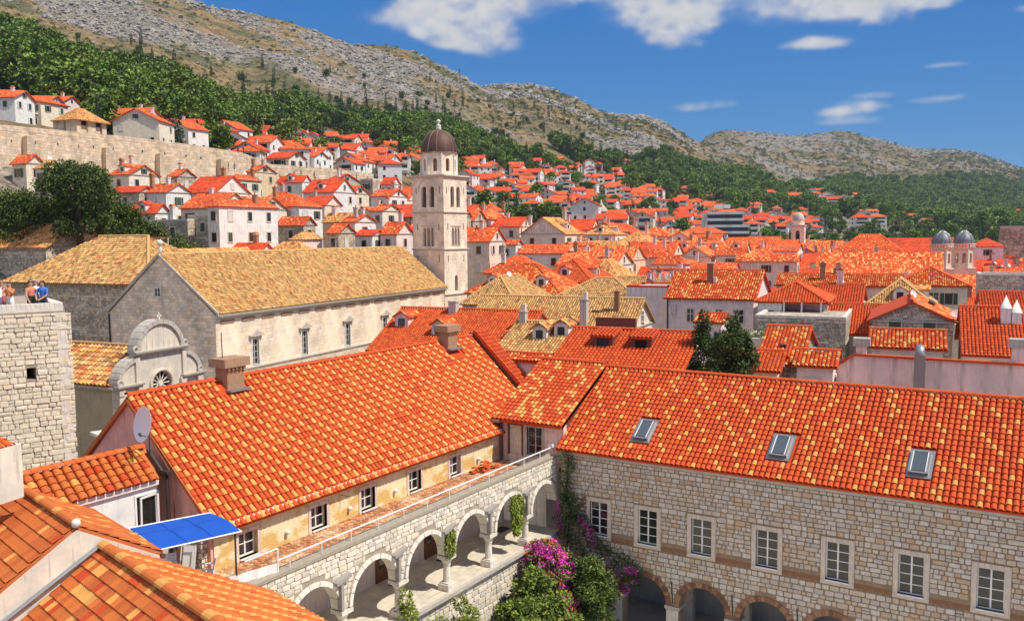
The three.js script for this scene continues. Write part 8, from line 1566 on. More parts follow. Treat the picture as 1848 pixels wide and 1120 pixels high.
// leaf cards spread through clumps; clumps: [x,y,z,rx,ry,rz]
function foliage(clumps, n, size, pal, rnd, opt = {}) {
  const { shell = .55, long = 1.7, droop = 0 } = opt, p = [], nn = [], c = [], u = [], tot = clumps.reduce((a, q) => a + q[3] * q[4] + q[3] * q[5], 0);
  for (const q of clumps) {
    const m = Math.max(4, Math.round(n * (q[3] * q[4] + q[3] * q[5]) / tot)), tone = .8 + rnd() * .4;
    for (let i = 0; i < m; i++) {
      let a = rnd() * 2 - 1, t = rnd() * 2 * Math.PI, s = Math.sqrt(1 - a * a), d = [s * Math.cos(t), a, s * Math.sin(t)], r = Math.pow(lerp(shell ** 3, 1, rnd()), 1 / 3) * (1 + (rnd() - .5) * .22);
      const o = [q[0] + d[0] * q[3] * r, q[1] + d[1] * q[4] * r, q[2] + d[2] * q[5] * r], L = size * (.6 + rnd() * .8), W = L / long;
      const ax = V3(d[0] + (rnd() - .5) * 1.4, d[1] * .6 + (rnd() - .5) * 1.2 - droop, d[2] + (rnd() - .5) * 1.4).normalize(), up = V3(d[0] * .7 + (rnd() - .5) * 1.2, d[1] + .35 + (rnd() - .5) * .8, d[2] * .7 + (rnd() - .5) * 1.2), sd = V3().crossVectors(ax, up).normalize(), N = V3().crossVectors(sd, ax).normalize();
      const P = (x, y, z = 0) => [o[0] + sd.x * x * W + ax.x * y * L + N.x * z * L, o[1] + sd.y * x * W + ax.y * y * L + N.y * z * L, o[2] + sd.z * x * W + ax.z * y * L + N.z * z * L];
      const A = P(0, 0), Bq = P(.5, .45, .08), C = P(0, 1, -.05), D = P(-.5, .45, .08), col = leafCol(pal, rnd()), k = tone * (.85 + rnd() * .3);
      for (const v of [A, Bq, C, A, C, D]) { p.push(...v); nn.push(N.x, N.y, N.z); c.push(col[0] * k, col[1] * k, col[2] * k); u.push(0, 0); }
    }
  }
  const g = new THREE.BufferGeometry(); g.setAttribute('position', new THREE.Float32BufferAttribute(p, 3)); g.setAttribute('normal', new THREE.Float32BufferAttribute(nn, 3)); g.setAttribute('color', new THREE.Float32BufferAttribute(c, 3)); g.setAttribute('uv', new THREE.Float32BufferAttribute(u, 2)); return g;
}
const GREEN = { pine: [[.12, .20, .022], [.165, .26, .028], [.08, .145, .02], [.22, .30, .034]], cyp: [[.035, .08, .018], [.045, .10, .022], [.028, .065, .018]], bush: [[.115, .17, .018], [.17, .225, .026], [.065, .11, .014], [.23, .27, .035]], bright: [[.20, .26, .02], [.26, .30, .03], [.14, .2, .02]], ivy: [[.03, .06, .012], [.045, .085, .016], [.06, .10, .02]], dark: [[.06, .10, .016], [.08, .125, .02], [.045, .075, .014], [.10, .14, .024]] };
function clumpTree(rnd, h, w, n, flat = .5) { const cl = []; for (let i = 0; i < n; i++) { const f = Math.pow(rnd(), .7), y = h * (.34 + .62 * f), rr_ = w * Math.sqrt(1 - Math.pow(Math.abs(f - .35) / .7, 2)) * .8, a = rnd() * 6.28, r = rr_ * Math.sqrt(rnd()); const s = w * (.22 + .2 * rnd()); cl.push([Math.cos(a) * r, y, Math.sin(a) * r, s, s * flat, s]); } return cl; }
function trunkGeo(h, r, bend, rnd, limbs = 4) { const b = new B(); let p = [0, -1, 0]; for (let i = 1; i <= 4; i++) { const q = [bend * Math.sin(i * 1.3) * .3, h * .75 * i / 4, bend * Math.cos(i) * .2]; b.bar(p, q, r * (1.1 - i * .2), 6, r * (.95 - i * .2)); p = q; } for (let k = 0; k < limbs; k++) { const a = rnd() * 6.28, y = h * (.35 + .35 * rnd()); b.bar([0, y, 0], [Math.cos(a) * h * .25, y + h * .16, Math.sin(a) * h * .25], r * .35, 4, r * .12); } return b.geo(); }
// distant trees: a few kinds shared by all copies
const kinds = [];
{ const rnd = mulberry(404);
  for (let k = 0; k < 4; k++) { const h = 9 + k * .8, w = 3.4 + k * .35; kinds.push({ name: 'pine_tree', label: 'bushy green pine tree on the wooded slope', crown: foliage(clumpTree(rnd, h, w, 26, .55), 900, 1.0, GREEN.pine, rnd, { long: 1.5 }), trunk: trunkGeo(h, .28, .6, rnd, 4) }); }
  for (let k = 0; k < 2; k++) { const cl = []; for (let i = 0; i < 16; i++) { const f = i / 15; cl.push([(rnd() - .5) * .3, 1 + f * 11, (rnd() - .5) * .3, (1.25 - f * .9) * (1 + .2 * rnd()), 1.1, (1.25 - f * .9)]); } kinds.push({ name: 'cypress_tree', label: 'slim dark cypress tree between the hillside houses', crown: foliage(cl, 620, .7, GREEN.cyp, rnd, { long: 2 }), trunk: trunkGeo(6, .18, .1, rnd, 0) }); }
  for (let k = 0; k < 2; k++) kinds.push({ name: 'garden_tree', label: 'rounded dark green garden tree between the hillside houses', crown: foliage(clumpTree(rnd, 6.5, 2.9, 18, .8), 620, .85, k ? GREEN.bush : GREEN.dark, rnd, { long: 1.4 }), trunk: trunkGeo(5, .2, .3, rnd, 3) });
}
const HB = [[-140.3, -411, 17], [-139.5, -377, 16], [-143.6, -286, 10], [-141, -280, 10], [-68.2, -262, 8]].concat(HOUSES.map(h => [h[1], h[2], Math.hypot(h[6], h[7]) * .5 + 1.2]));
const cellMap = new Map(); HB.forEach(h => { const k = Math.floor(h[0] / 30) + ',' + Math.floor(h[1] / 30); (cellMap.get(k) || cellMap.set(k, []).get(k)).push(h); });
function freeOfHouses(x, z) { const i = Math.floor(x / 30), j = Math.floor(z / 30); for (let a = -1; a <= 1; a++) for (let b = -1; b <= 1; b++) for (const h of cellMap.get((i + a) + ',' + (j + b)) || []) if ((h[0] - x) ** 2 + (h[1] - z) ** 2 < h[2] ** 2) return false; return true; }
{
  const rnd = mulberry(505), spots = kinds.map(() => []);
  const tryAt = (px, d, k, s) => { const az = (Math.atan((px - 924) / 1608) / D2R - YAW) * D2R, x = Math.sin(az) * d, z = -Math.cos(az) * d; if (!freeOfHouses(x, z) || (rnd() < .7 && (!freeOfHouses(x + x / d * 12, z + z / d * 12) || !freeOfHouses(x + x / d * 22, z + z / d * 22) || (d > 650 && (!freeOfHouses(x + x / d * 40, z + z / d * 40) || !freeOfHouses(x + x / d * 60, z + z / d * 60)))))) return; if (x > -158 && d < 335) { if (px < 840 || d < 240 || rnd() < .62) return; s *= .62; if (k < 4) k = 6; } spots[k].push([x, groundY(x, z), z, s, rnd() * 6.28, d]); };
  for (let i = 0; i < 8000; i++) { const px = -280 + rnd() * 2280, b = woodBand(px), f = rnd(), d = lerp(b[1], b[2], Math.pow(f, .8)); const az = (Math.atan((px - 924) / 1608) / D2R - YAW) * D2R, x = Math.sin(az) * d, z = -Math.cos(az) * d; const den = fbm(x * .012, z * .012, 3, 410), top = sstep(.6, 1, f); if (den < .34 + top * .2) continue; if (px > 500 && px < 700 && rnd() < .45) continue; const r = rnd(); const cyp = px > 560 && px < 1500 ? .38 : .06; tryAt(px, d, r < cyp ? 4 + Math.floor(rnd() * 2) : Math.floor(rnd() * 4), .65 + rnd() * .55); }
  for (let i = 0; i < 14000; i++) { const px = 1240 + rnd() * 720, b = woodBand(px), f = rnd(), d = lerp(b[1], b[2], f), az = (Math.atan((px - 924) / 1608) / D2R - YAW) * D2R, x = Math.sin(az) * d, z = -Math.cos(az) * d; if (fbm(x * .008, z * .008, 3, 410) < .30 + sstep(.75, 1, f) * .22 + sstep(1350, 1100, d) * .12 || !freeOfHouses(x + x / d * 22, z + z / d * 22) || !freeOfHouses(x + x / d * 42, z + z / d * 42) || !freeOfHouses(x + x / d * 62, z + z / d * 62) || !freeOfHouses(x + x / d * 84, z + z / d * 84)) continue; tryAt(px, d, rnd() < .12 ? 4 : Math.floor(rnd() * 4), .8 + rnd() * .7); }
  // gardens between the houses on the hill
  for (let i = 0; i < 5200; i++) { const px = 180 + rnd() * 1700, b = woodBand(px), lo = px < 760 ? 215 + Math.max(0, px - 300) * .28 : 240, d = lerp(lo, b[1] * 1.03, rnd()); if (rnd() < .45) continue; const r = rnd(); tryAt(px, d, r < .22 ? 4 + Math.floor(rnd() * 2) : r < .75 ? 6 + Math.floor(rnd() * 2) : Math.floor(rnd() * 4), .55 + rnd() * .5); }
  // scattered trees on the open slope
  for (let i = 0; i < 150; i++) { const px = 150 + rnd() * 1000, b = woodBand(px), d = b[2] * (1.03 + rnd() * rnd() * .7); tryAt(px, d, rnd() < .5 ? 4 : 6, .5 + rnd() * .5); }
  kinds.forEach((k, i) => {
    const L = spots[i].sort((a, b) => a[5] - b[5]), nInd = i < 4 ? 45 : i < 6 ? 30 : 30; let first = null;
    L.slice(0, nInd).forEach(s => { const lab = (s[3] > 1.02 ? 'tall ' : s[3] < .8 ? 'low ' : 'mid-height ') + k.label.replace('on the wooded slope', s[5] < 262 ? 'just beyond the city rampart' : i < 2 ? 'in the wood above the ramparts' : 'higher in the pine wood').replace('between the hillside houses', s[5] < 380 ? 'close above the rampart' : 'between the hillside houses'); if (!first) { first = thing(k.name, lab, 'tree', [s[0], s[1], s[2]], s[4], i < 4 ? 'pines on the wooded slope' : i < 6 ? 'cypresses on the hillside' : 'garden trees on the hillside'); obj('crown', k.crown, M.leaf, first); obj('trunk', k.trunk, M.bark, first); first.scale.setScalar(s[3]); } else { const c = copy(first, [s[0], s[1], s[2]], s[4], lab); c.scale.setScalar(s[3]); } });
    const rest = L.slice(nInd); if (!rest.length) return; const g = new THREE.InstancedMesh(k.crown, M.leaf, rest.length); g.name = numbered(i < 4 ? 'pine_forest' : i < 6 ? 'cypress_grove' : 'garden_greenery'); const m = new THREE.Matrix4(), q = new THREE.Quaternion(), col = new THREE.Color();
    rest.forEach((s, n) => { q.setFromAxisAngle(V3(0, 1, 0), s[4]); m.compose(V3(s[0], s[1], s[2]), q, V3(s[3], s[3] * (.85 + rnd() * .3), s[3])); g.setMatrixAt(n, m); const f = .75 + rnd() * .5; g.setColorAt(n, col.setRGB(f, f * (1 + (rnd() - .5) * .15), f)); });
    scene.add(g); tag(g, ['dense green pine wood covering the slope above the walls', 'pine wood thickening behind the hillside houses', 'pine wood rising towards the bare rock', 'dark pine wood on the far slope', 'scattered dark cypresses across the hillside', 'thin cypress rows among the hillside gardens', 'dark garden greenery between hillside houses', 'bright garden greenery between hillside houses'][i], 'wood', null, 'stuff');
  });
  console.log('trees', spots.map(s => s.length).join(' '));
}
{ // rocks and scrub on the mountain
  const rnd = mulberry(606), rocks = [], scrub = [];
  for (let i = 0; i < 120000 && rocks.length < 27000; i++) { const px = -260 + rnd() * 2250, b = woodBand(px), far = px > 1250 ? 2700 : 1450, d = b[2] * 1.0 + (far - b[2]) * Math.pow(rnd(), .8), az = (Math.atan((px - 924) / 1608) / D2R - YAW) * D2R, x = Math.sin(az) * d, z = -Math.cos(az) * d; const k = rockAmt(x, z) + (fbm(x * .08, z * .08, 3, 222) - .5) * .22 + sstep(b[2] * 1.1, b[2] * 2, d) * .10; if (rnd() < (sstep(.46, .66, k) * .95 + .01) * (px > 1230 && d > 1100 ? .3 : 1)) rocks.push([x, z, d, rnd()]); else if (scrub.length < 26000 && rnd() < .34 - sstep(b[2], b[2] * 2, d) * .2) scrub.push([x, z, d, rnd()]); }
  const mk = (s) => { const g = new THREE.IcosahedronGeometry(1, 1), p = g.attributes.position, r = mulberry(s), memo = {}; for (let i = 0; i < p.count; i++) { const k = [p.getX(i), p.getY(i), p.getZ(i)].map(v => v.toFixed(2)).join(); const f = memo[k] ??= .62 + r() * .62; p.setXYZ(i, p.getX(i) * f * 1.25, p.getY(i) * f * .75, p.getZ(i) * f); } const q = g.index ? g.toNonIndexed() : g; q.computeVertexNormals(); return q; };
  M.rock = std({ color: lin(1, 1, 1), map: rep(T_plaster, 3), roughness: 1 });
  const m = new THREE.Matrix4(), q = new THREE.Quaternion(), col = new THREE.Color();
  for (let v = 0; v < 3; v++) { const L = rocks.filter((_, i) => i % 3 === v), g = new THREE.InstancedMesh(mk(700 + v), M.rock, L.length); g.name = numbered('limestone_rocks'); L.forEach(([x, z, d, k], n) => { const s = (.35 + 1.9 * k * k * k) * clamp(d / 700, .7, 1.7) * .85; q.setFromEuler(new THREE.Euler(rnd() * .5, rnd() * 6.28, rnd() * .5)); m.compose(V3(x, groundY(x, z) + s * .12, z), q, V3(s * 1.3, s * (.6 + rnd() * .7), s)); g.setMatrixAt(n, m); const f = .28 + rnd() * .15; g.setColorAt(n, col.setRGB(f, f * .93, f * .84)); }); scene.add(g); tag(g, 'grey limestone outcrops strewn over the mountainside', 'rocks', null, 'stuff'); }
  const sg = []; for (let v = 0; v < 2; v++) sg.push(foliage([[0, .3, 0, 1, .7, 1], [.6, .2, .3, .7, .5, .7]], 70, .6, v ? GREEN.dark : [[.16, .17, .04], [.12, .13, .035], [.2, .19, .055]], rnd, { long: 1.3 }));
  for (let v = 0; v < 2; v++) { const L = scrub.filter((_, i) => (i % 3 === 0) === !!v), g = new THREE.InstancedMesh(sg[v], M.leaf, L.length); g.name = numbered('hill_scrub'); L.forEach(([x, z, d, k], n) => { const s = (.4 + 1.5 * k * k) * clamp(d / 800, .7, 2); q.setFromAxisAngle(V3(0, 1, 0), rnd() * 6.28); m.compose(V3(x, groundY(x, z) - .1, z), q, V3(s, s * .8, s)); g.setMatrixAt(n, m); const f = .8 + rnd() * .5; g.setColorAt(n, col.setRGB(f, f, f)); }); scene.add(g); tag(g, v ? 'dark juniper scrub dotted over the mountainside' : 'olive dry scrub dotted over the mountainside', 'scrub', null, 'stuff'); }
  console.log('rocks', rocks.length, 'scrub', scrub.length);
}
// near plants
const PR = mulberry(808);
function plant(name, label, cat, pos, clumps, n, size, pal, opt, stem) { const t = thing(name, label, cat, pos); obj('foliage', foliage(clumps, n, size, pal, PR, opt), M.leaf, t); if (stem) obj('stem', stem, M.bark, t); return t; }
{ // conifer between the roofs
  const t = thing('cypress_pine', 'dense dark conifer with ragged twin tops growing behind the convent roof', 'tree', [-17.1, .9, -49.6]), cl = [];
  for (let i = 0; i < 130; i++) { const f = PR(), a = PR() * 6.28, y = 8.2 + 5.0 * f, w = 3.15 * (1 - f * .55), r = w * Math.sqrt(PR()); let x = Math.cos(a) * r, z = Math.sin(a) * r; cl.push([x, y - Math.abs(x) * .2, z, .34 + .2 * PR(), .42 + .2 * PR(), .34 + .2 * PR()]); }
  for (let i = 0; i < 10; i++) { cl.push([-1.15 + (PR() - .5) * .5, 12.6 + i * .19, (PR() - .5) * .5, .5 - i * .035, .4, .5 - i * .035]); cl.push([.75 + (PR() - .5) * .6, 12.4 + i * .2, (PR() - .5) * .5, .6 - i * .045, .4, .6 - i * .045]); }
  obj('crown', foliage(cl, 42000, .18, [[.04, .075, .012], [.06, .105, .016], [.03, .055, .01], [.085, .13, .02]], PR, { long: 2.2, shell: .3 }), M.leaf, t); obj('trunk', new B().bar([0, 0, 0], [0, 12, 0], .3, 8, .1).geo(), M.bark, t);
}
{ // courtyard shrubs
  const burst = (cl, k) => cl.flatMap(q => Array.from({ length: k }, () => { const a = PR() * 6.28, e = Math.asin(PR() * 1.7 - .7), r = .62 + PR() * .45, s = .26 + PR() * .22; return [q[0] + Math.cos(a) * Math.cos(e) * q[3] * r, q[1] + Math.sin(e) * q[4] * r, q[2] + Math.sin(a) * Math.cos(e) * q[5] * r, q[3] * s, q[4] * s * .8, q[5] * s]; }));
  plant('courtyard_bush', 'rounded bright green bush filling the courtyard below the arcade', 'bush', [-19.0, 1.5, -30.6], [[0, 1.9, 0, 1.35, 1.4, 1.5], [.6, 1.2, .9, 1.2, 1.2, 1.2], [-.4, 2.6, -.5, .95, .95, 1.0], [.9, 2.1, -.8, 1.0, 1.1, 1.0], [-.6, 1.3, 1.3, .9, 1, .9], [.4, 3.0, -.1, .7, .6, .7], [-.2, 3.4, -1.0, .8, .7, .8], [.9, 3.0, .6, .8, .8, .8]].flatMap(q => burst([q], 16)), 26000, .15, GREEN.bush, { long: 1.6 }, new B().bar([0, 0, 0], [0, 2, 0], .12, 6).geo());
  plant('courtyard_shrub', 'loose green shrub climbing at the foot of the arcade wall', 'shrub', [-19.7, 1.5, -26.6], [[0, 2.6, 0, .8, 1.3, 1.0], [.2, 3.5, -.5, .6, .8, .7], [.1, 2.0, 1.0, .8, 1.2, .9], [.0, 3.3, .8, .55, .6, .6]].flatMap(q => burst([q], 12)), 7000, .14, [...GREEN.bush, [.24, .26, .04]], { long: 1.9 }, new B().bar([0, 0, 0], [0, 2.4, 0], .08, 6).geo());
  plant('courtyard_shrub', 'yellow-green creeper scrambling up the arcade column', 'shrub', [-20.35, 1.5, -24.5], [[0, 3.6, 0, .5, .8, .8], [0, 4.4, -.2, .35, .6, .4], [-.1, 5.0, -.25, .22, .6, .22], [.1, 3.0, 1.2, .6, 1, .8]], 3600, .13, GREEN.bright.concat(GREEN.bush), { long: 1.9 }, new B().bar([0, 0, 0], [-.1, 4.6, -.25], .05, 6).geo());
  plant('courtyard_tree', 'small dark green bushy tree beside the bougainvillea', 'tree', [-17.9, 1.5, -34.6], [[0, 2.2, 0, 1.2, 1.5, 1.0], [.3, 1.0, .2, 1.2, 1.1, 1.0], [-.3, 3.0, -.2, .8, .9, .7], [.5, 2.6, .1, .7, .8, .7]].flatMap(q => burst([q], 14)), 12000, .12, GREEN.bush.concat(GREEN.ivy), { long: 1.7 }, new B().bar([0, 0, 0], [0, 2.2, 0], .12, 6).geo());
  const t = thing('bougainvillea', 'bougainvillea bush with magenta and orange blossoms in the courtyard corner', 'bush', [-19.6, 1.5, -33.4]);
  const cl = [[0, 3.5, 0, 1.0, 1.1, 1.0], [.3, 2.3, .4, 1.1, 1.2, 1.0], [-.2, 4.3, -.2, .7, .6, .7], [.6, 1.5, -.2, 1.0, 1.1, .9], [.2, 3.2, -.9, .7, .9, .6]];
  obj('foliage', foliage(burst(cl, 14), 7000, .13, GREEN.ivy.concat(GREEN.bush), PR, {}), M.leaf, t);
  obj('magenta_blossom', foliage(Array.from({ length: 150 }, () => { const q = cl[Math.floor(PR() * cl.length)], a = PR() * 6.28, e = Math.asin(PR() * 1.6 - .6); return [q[0] + Math.cos(a) * Math.cos(e) * q[3] * 1.02, q[1] + Math.sin(e) * q[4] * 1.02, q[2] + Math.sin(a) * Math.cos(e) * q[5] * 1.02, .13 + PR() * .1, .11, .13 + PR() * .08]; }), 9500, .075, [[.62, .035, .36], [.72, .06, .46], [.5, .02, .3], [.75, .16, .5]], PR, { long: 1.2, shell: .2 }), M.petal, t);
  obj('orange_blossom', foliage(Array.from({ length: 90 }, () => { const q = cl[Math.floor(PR() * cl.length)], a = PR() * 6.28, e = Math.asin(PR() * 1.6 - .6); return [q[0] + Math.cos(a) * Math.cos(e) * q[3], q[1] + Math.sin(e) * q[4], q[2] + Math.sin(a) * Math.cos(e) * q[5], .1 + PR() * .07, .09, .1 + PR() * .06]; }), 4200, .075, [[.78, .26, .03], [.8, .36, .06], [.7, .17, .05]], PR, { long: 1.2, shell: .2 }), M.petal, t);
  obj('stem', new B().bar([0, 0, 0], [0, 3, 0], .09, 6).geo(), M.bark, t);
}
{ // climber with pink flowers on the convent wall
  const t = thing('wall_climber', 'climbing vine with pink blossom running down the convent wall corner', 'climber', [-19.8, 1.5, -36.1]);
  const path = [[-.1, 8.1, .1], [.05, 7.6, .1], [-.05, 7.0, .12], [-.15, 6.4, .15], [.1, 5.9, .15], [.3, 5.4, .15], [.7, 5.1, .15], [1.2, 4.8, .15], [1.5, 4.3, .15], [2.0, 4.0, .12], [2.9, 3.6, .12], [3.4, 3.4, .12], [3.6, 2.9, .12], [3.2, 3.0, .12], [-.2, 5.2, .2], [-.1, 4.6, .2], [.2, 4.2, .2], [.7, 3.6, .2], [1.3, 3.2, .2]];
  const cl = path.flatMap(p => [0, 1].map(() => [p[0] + (PR() - .5) * .35, p[1] + (PR() - .5) * .35, p[2] + PR() * .08, .24 + PR() * .14, .26 + PR() * .16, .14])); cl.push([.2, 5.7, .25, .5, .8, .22], [.0, 6.3, .2, .35, .5, .2], [2.6, 2.9, .25, .6, .9, .22], [1.0, 2.6, .3, .7, .8, .3]);
  obj('foliage', foliage(cl, 4200, .11, GREEN.ivy.concat([[.08, .13, .02]]), PR, { long: 1.6, shell: .2 }), M.leaf, t);
  obj('magenta_blossom', foliage([[-.45, 5.6, .3, .1, .35, .1], [-.4, 5.0, .3, .1, .3, .1], [-.3, 4.6, .3, .1, .2, .1], [.75, 5.3, .3, .15, .15, .1], [1.0, 5.05, .3, .15, .2, .1], [1.25, 4.7, .3, .14, .25, .1], [1.4, 4.3, .3, .1, .25, .1], [3.3, 3.35, .25, .3, .22, .12], [3.5, 3.0, .25, .14, .25, .1], [2.5, 3.0, .3, .3, .3, .1], [3.0, 2.4, .3, .25, .25, .1], [2.0, 3.3, .3, .2, .15, .1]], 1500, .075, [[.6, .06, .36], [.7, .16, .46], [.42, .04, .3]], PR, { long: 1.2, shell: .2 }), M.petal, t);
  const b = new B(); const pts = [[0, 0, .06], [.1, 2, .06], [-.1, 4, .06], [.1, 5.4, .06], [-.1, 6.6, .06], [.0, 8.1, .06]]; for (let i = 0; i < pts.length - 1; i++) b.bar(pts[i], pts[i + 1], .05, 5); const side = [[.1, 5.4, .06], [1.1, 4.9, .06], [1.9, 4.1, .06], [3.4, 3.5, .06]]; for (let i = 0; i < 3; i++) b.bar(side[i], side[i + 1], .03, 5); obj('stem', b.geo(), M.bark, t);
  { const v = thing('dry_vine', 'bare brown vine stems branching across the convent wall', 'climber', [-19.6, 5.6, -36.3]), q = new B(); for (let k = 0; k < 34; k++) { let p = [PR() * .8 - .3, PR() * 2.2, .045], a = -.25 + PR() * .95; for (let i = 0; i < 11 + PR() * 12; i++) { a += (PR() - .5) * .75; const n = [p[0] + Math.cos(a) * .24, p[1] + Math.sin(a) * .2, .045]; if (n[0] > 5.5 || n[1] > 3.7 || n[1] < -.5 || n[0] < -.6 || n[0] > .7 && n[0] < 1.9 && n[1] > .1 && n[1] < 2.4 || n[0] > 3.1 && n[0] < 4.3 && n[1] > .1 && n[1] < 2.4) break; q.bar(p, n, .014 - i * .0004, 4); p = n; } } obj('stem', q.geo(), std({ color: lin(.20, .12, .075) }), v); }
  plant('hanging_fern', 'tuft of yellow-green fern hanging beside the last arch', 'fern', [-20.48, 7.0, -32.55], [[0, 1.1, 0, .18, .55, .4], [0, .6, 0, .16, .5, .34], [0, .15, .05, .12, .4, .2]], 2600, .16, GREEN.bright, { long: 3.2, droop: .9, shell: .1 });
  plant('hanging_fern', 'smaller fern tuft hanging above the middle column', 'fern', [-20.46, 7.4, -27.55], [[0, .75, 0, .14, .35, .24], [0, .35, 0, .12, .35, .2]], 1300, .15, GREEN.bright, { long: 3.2, droop: .9, shell: .1 });
}
{ // dark tree and green bank at the left
  const t = thing('holm_oak', 'big dark round evergreen oak on the bank below the rampart', 'tree', [-98.6, 18, -61.2]); const cl = []; for (let i = 0; i < 110; i++) { const a = PR() * 6.28, e = Math.asin(PR() * 1.9 - .9), r = .55 + PR() * .5; cl.push([Math.cos(a) * Math.cos(e) * 3.8 * r, 7.4 + Math.sin(e) * (e < 0 ? 6.2 : 3.4) * r, Math.sin(a) * Math.cos(e) * 3.8 * r, .7 + PR() * .6, .55 + PR() * .4, .7 + PR() * .6]); } obj('crown', foliage(cl, 26000, .26, GREEN.dark, PR, { long: 1.5, shell: .4 }), M.leaf, t); obj('trunk', new B().bar([0, -4, 0], [0, 8, 0], .5, 8, .3).geo(), M.bark, t);
  const bank = thing('green_bank', 'steep bank overgrown with dark green shrubs and ivy', 'bank', [-103.7, 0, -64.2]); const U = [.55, 0, -.835], N = [.835, 0, .55], top = x => x < 3 ? 24.6 + .5 * Math.sin(x * .7) : lerp(24.6, 19.2, sstep(3, 13, x)); const outl = [[-20, 0], [14, 0]]; for (let x = 14; x >= -20; x -= 2) outl.push([x, top(x)]);
  obj('earth', new B().prism(outl, [0, 0, 0], U, [0, 1, 0], N, 6).geo(), std({ color: lin(.06, .08, .02) }), bank);
  const cb = []; for (let i = 0; i < 230; i++) { const x = lerp(-18, 12.5, PR()), dn = PR() * PR() * 9, y = top(x) - dn + .3, f = .3 + dn * .3; cb.push([x * U[0] + N[0] * f, y, x * U[2] + N[2] * f, .6 + PR() * .8, .45 + PR() * .6, .6 + PR() * .8]); } obj('shrub_cover', foliage(cb, 30000, .26, GREEN.dark.concat(GREEN.bush.slice(0, 3)), PR, { long: 1.5, shell: .3 }), M.leaf, bank).userData.kind = 'stuff';
  const pg = thing('pergola', 'pergola of thin white posts with red rafters beside the green bank', 'pergola', [-97.6, 17.5, -68.6], .99); for (let i = 0; i < 8; i++) for (const z of [0, -2]) obj('post', new B().bar([i * .88 - 3.1, 0, z], [i * .88 - 3.1, 2.45, z], .05).geo(), M.whitePaint, pg); obj('rafter', new B().box(0, 2.5, 0, 6.8, .12, .12).box(0, 2.5, -2, 6.8, .12, .12).geo(), M.brick, pg); for (let i = 0; i < 8; i++) obj('rafter', boxG(i * .88 - 3.1, 2.6, -1, .08, .08, 2.6), M.brick, pg); put('back_wall', unit, M.rubble, pg, [0, 1.1, -2.4], [6.8, 2.6, .1]);
  const rt = thing('terrace_plants', 'low succulents and potted greenery on a roof terrace', 'plants', [-20.1, 11.9, -65.6]); obj('foliage', foliage(Array.from({ length: 14 }, () => [(PR() - .5) * 2.4, .35 + PR() * .3, (PR() - .5) * 3, .25, .3, .25]), 1500, .16, [[.2, .25, .1], [.1, .16, .03], [.3, .33, .2]], PR, { long: 2 }), M.leaf, rt); obj('pot', new THREE.CylinderGeometry(.16, .12, .3, 10).translate(.4, .15, .8), M.singleTile.dull, rt);
}

// ---------------------------------------------------------------- people on the bastion and the rampart walk
function personGeo(j, cols, N = 46, span = 1.15) { // joints: list of bones [ax,ay,az, bx,by,bz, ra, rb, colour key]
  const mc = new MarchingCubes(N, new THREE.MeshBasicMaterial(), false, false, 60000); const h = N / 2; mc.isolation = 0; mc.reset();
  const dist = (x, y, z, b) => { const abx = b[3] - b[0], aby = b[4] - b[1], abz = b[5] - b[2], l2 = abx * abx + aby * aby + abz * abz || 1e-6; let t = ((x - b[0]) * abx + (y - b[1]) * aby + (z - b[2]) * abz) / l2; t = clamp(t, 0, 1); return Math.hypot(x - b[0] - abx * t, y - b[1] - aby * t, z - b[2] - abz * t) - lerp(b[6], b[7], t); };
  for (let k = 0; k < N; k++) for (let jj = 0; jj < N; jj++) for (let i = 0; i < N; i++) { const x = (i - h) / h * span, y = (jj - h) / h * span + .9, z = (k - h) / h * span; let d = 9; for (const b of j) { const q = dist(x, y, z, b), kk = .035, m = clamp(.5 + .5 * (d - q) / kk, 0, 1); d = lerp(d, q, m) - kk * m * (1 - m); } mc.field[i + jj * N + k * N * N] = -d; }
  mc.update(); const n = mc.count, p = mc.positionArray.slice(0, n * 3), nm = mc.normalArray.slice(0, n * 3), c = new Float32Array(n * 3);
  for (let i = 0; i < n; i++) { const x = p[i * 3] * span, y = p[i * 3 + 1] * span + .9, z = p[i * 3 + 2] * span; p[i * 3] = x; p[i * 3 + 1] = y; p[i * 3 + 2] = z; let best = 9, key = 's'; for (const b of j) { const q = dist(x, y, z, b); if (q < best) { best = q; key = b[8]; } } c.set(cols[key], i * 3); }
  const g = new THREE.BufferGeometry(); g.setAttribute('position', new THREE.BufferAttribute(p, 3)); g.setAttribute('normal', new THREE.BufferAttribute(nm, 3)); g.setAttribute('color', new THREE.BufferAttribute(c, 3)); g.setAttribute('uv', new THREE.BufferAttribute(new Float32Array(n * 2), 2)); return g;
}
M.person = new THREE.MeshStandardMaterial({ vertexColors: true, roughness: .8 });
const SK = [.50, .28, .19];
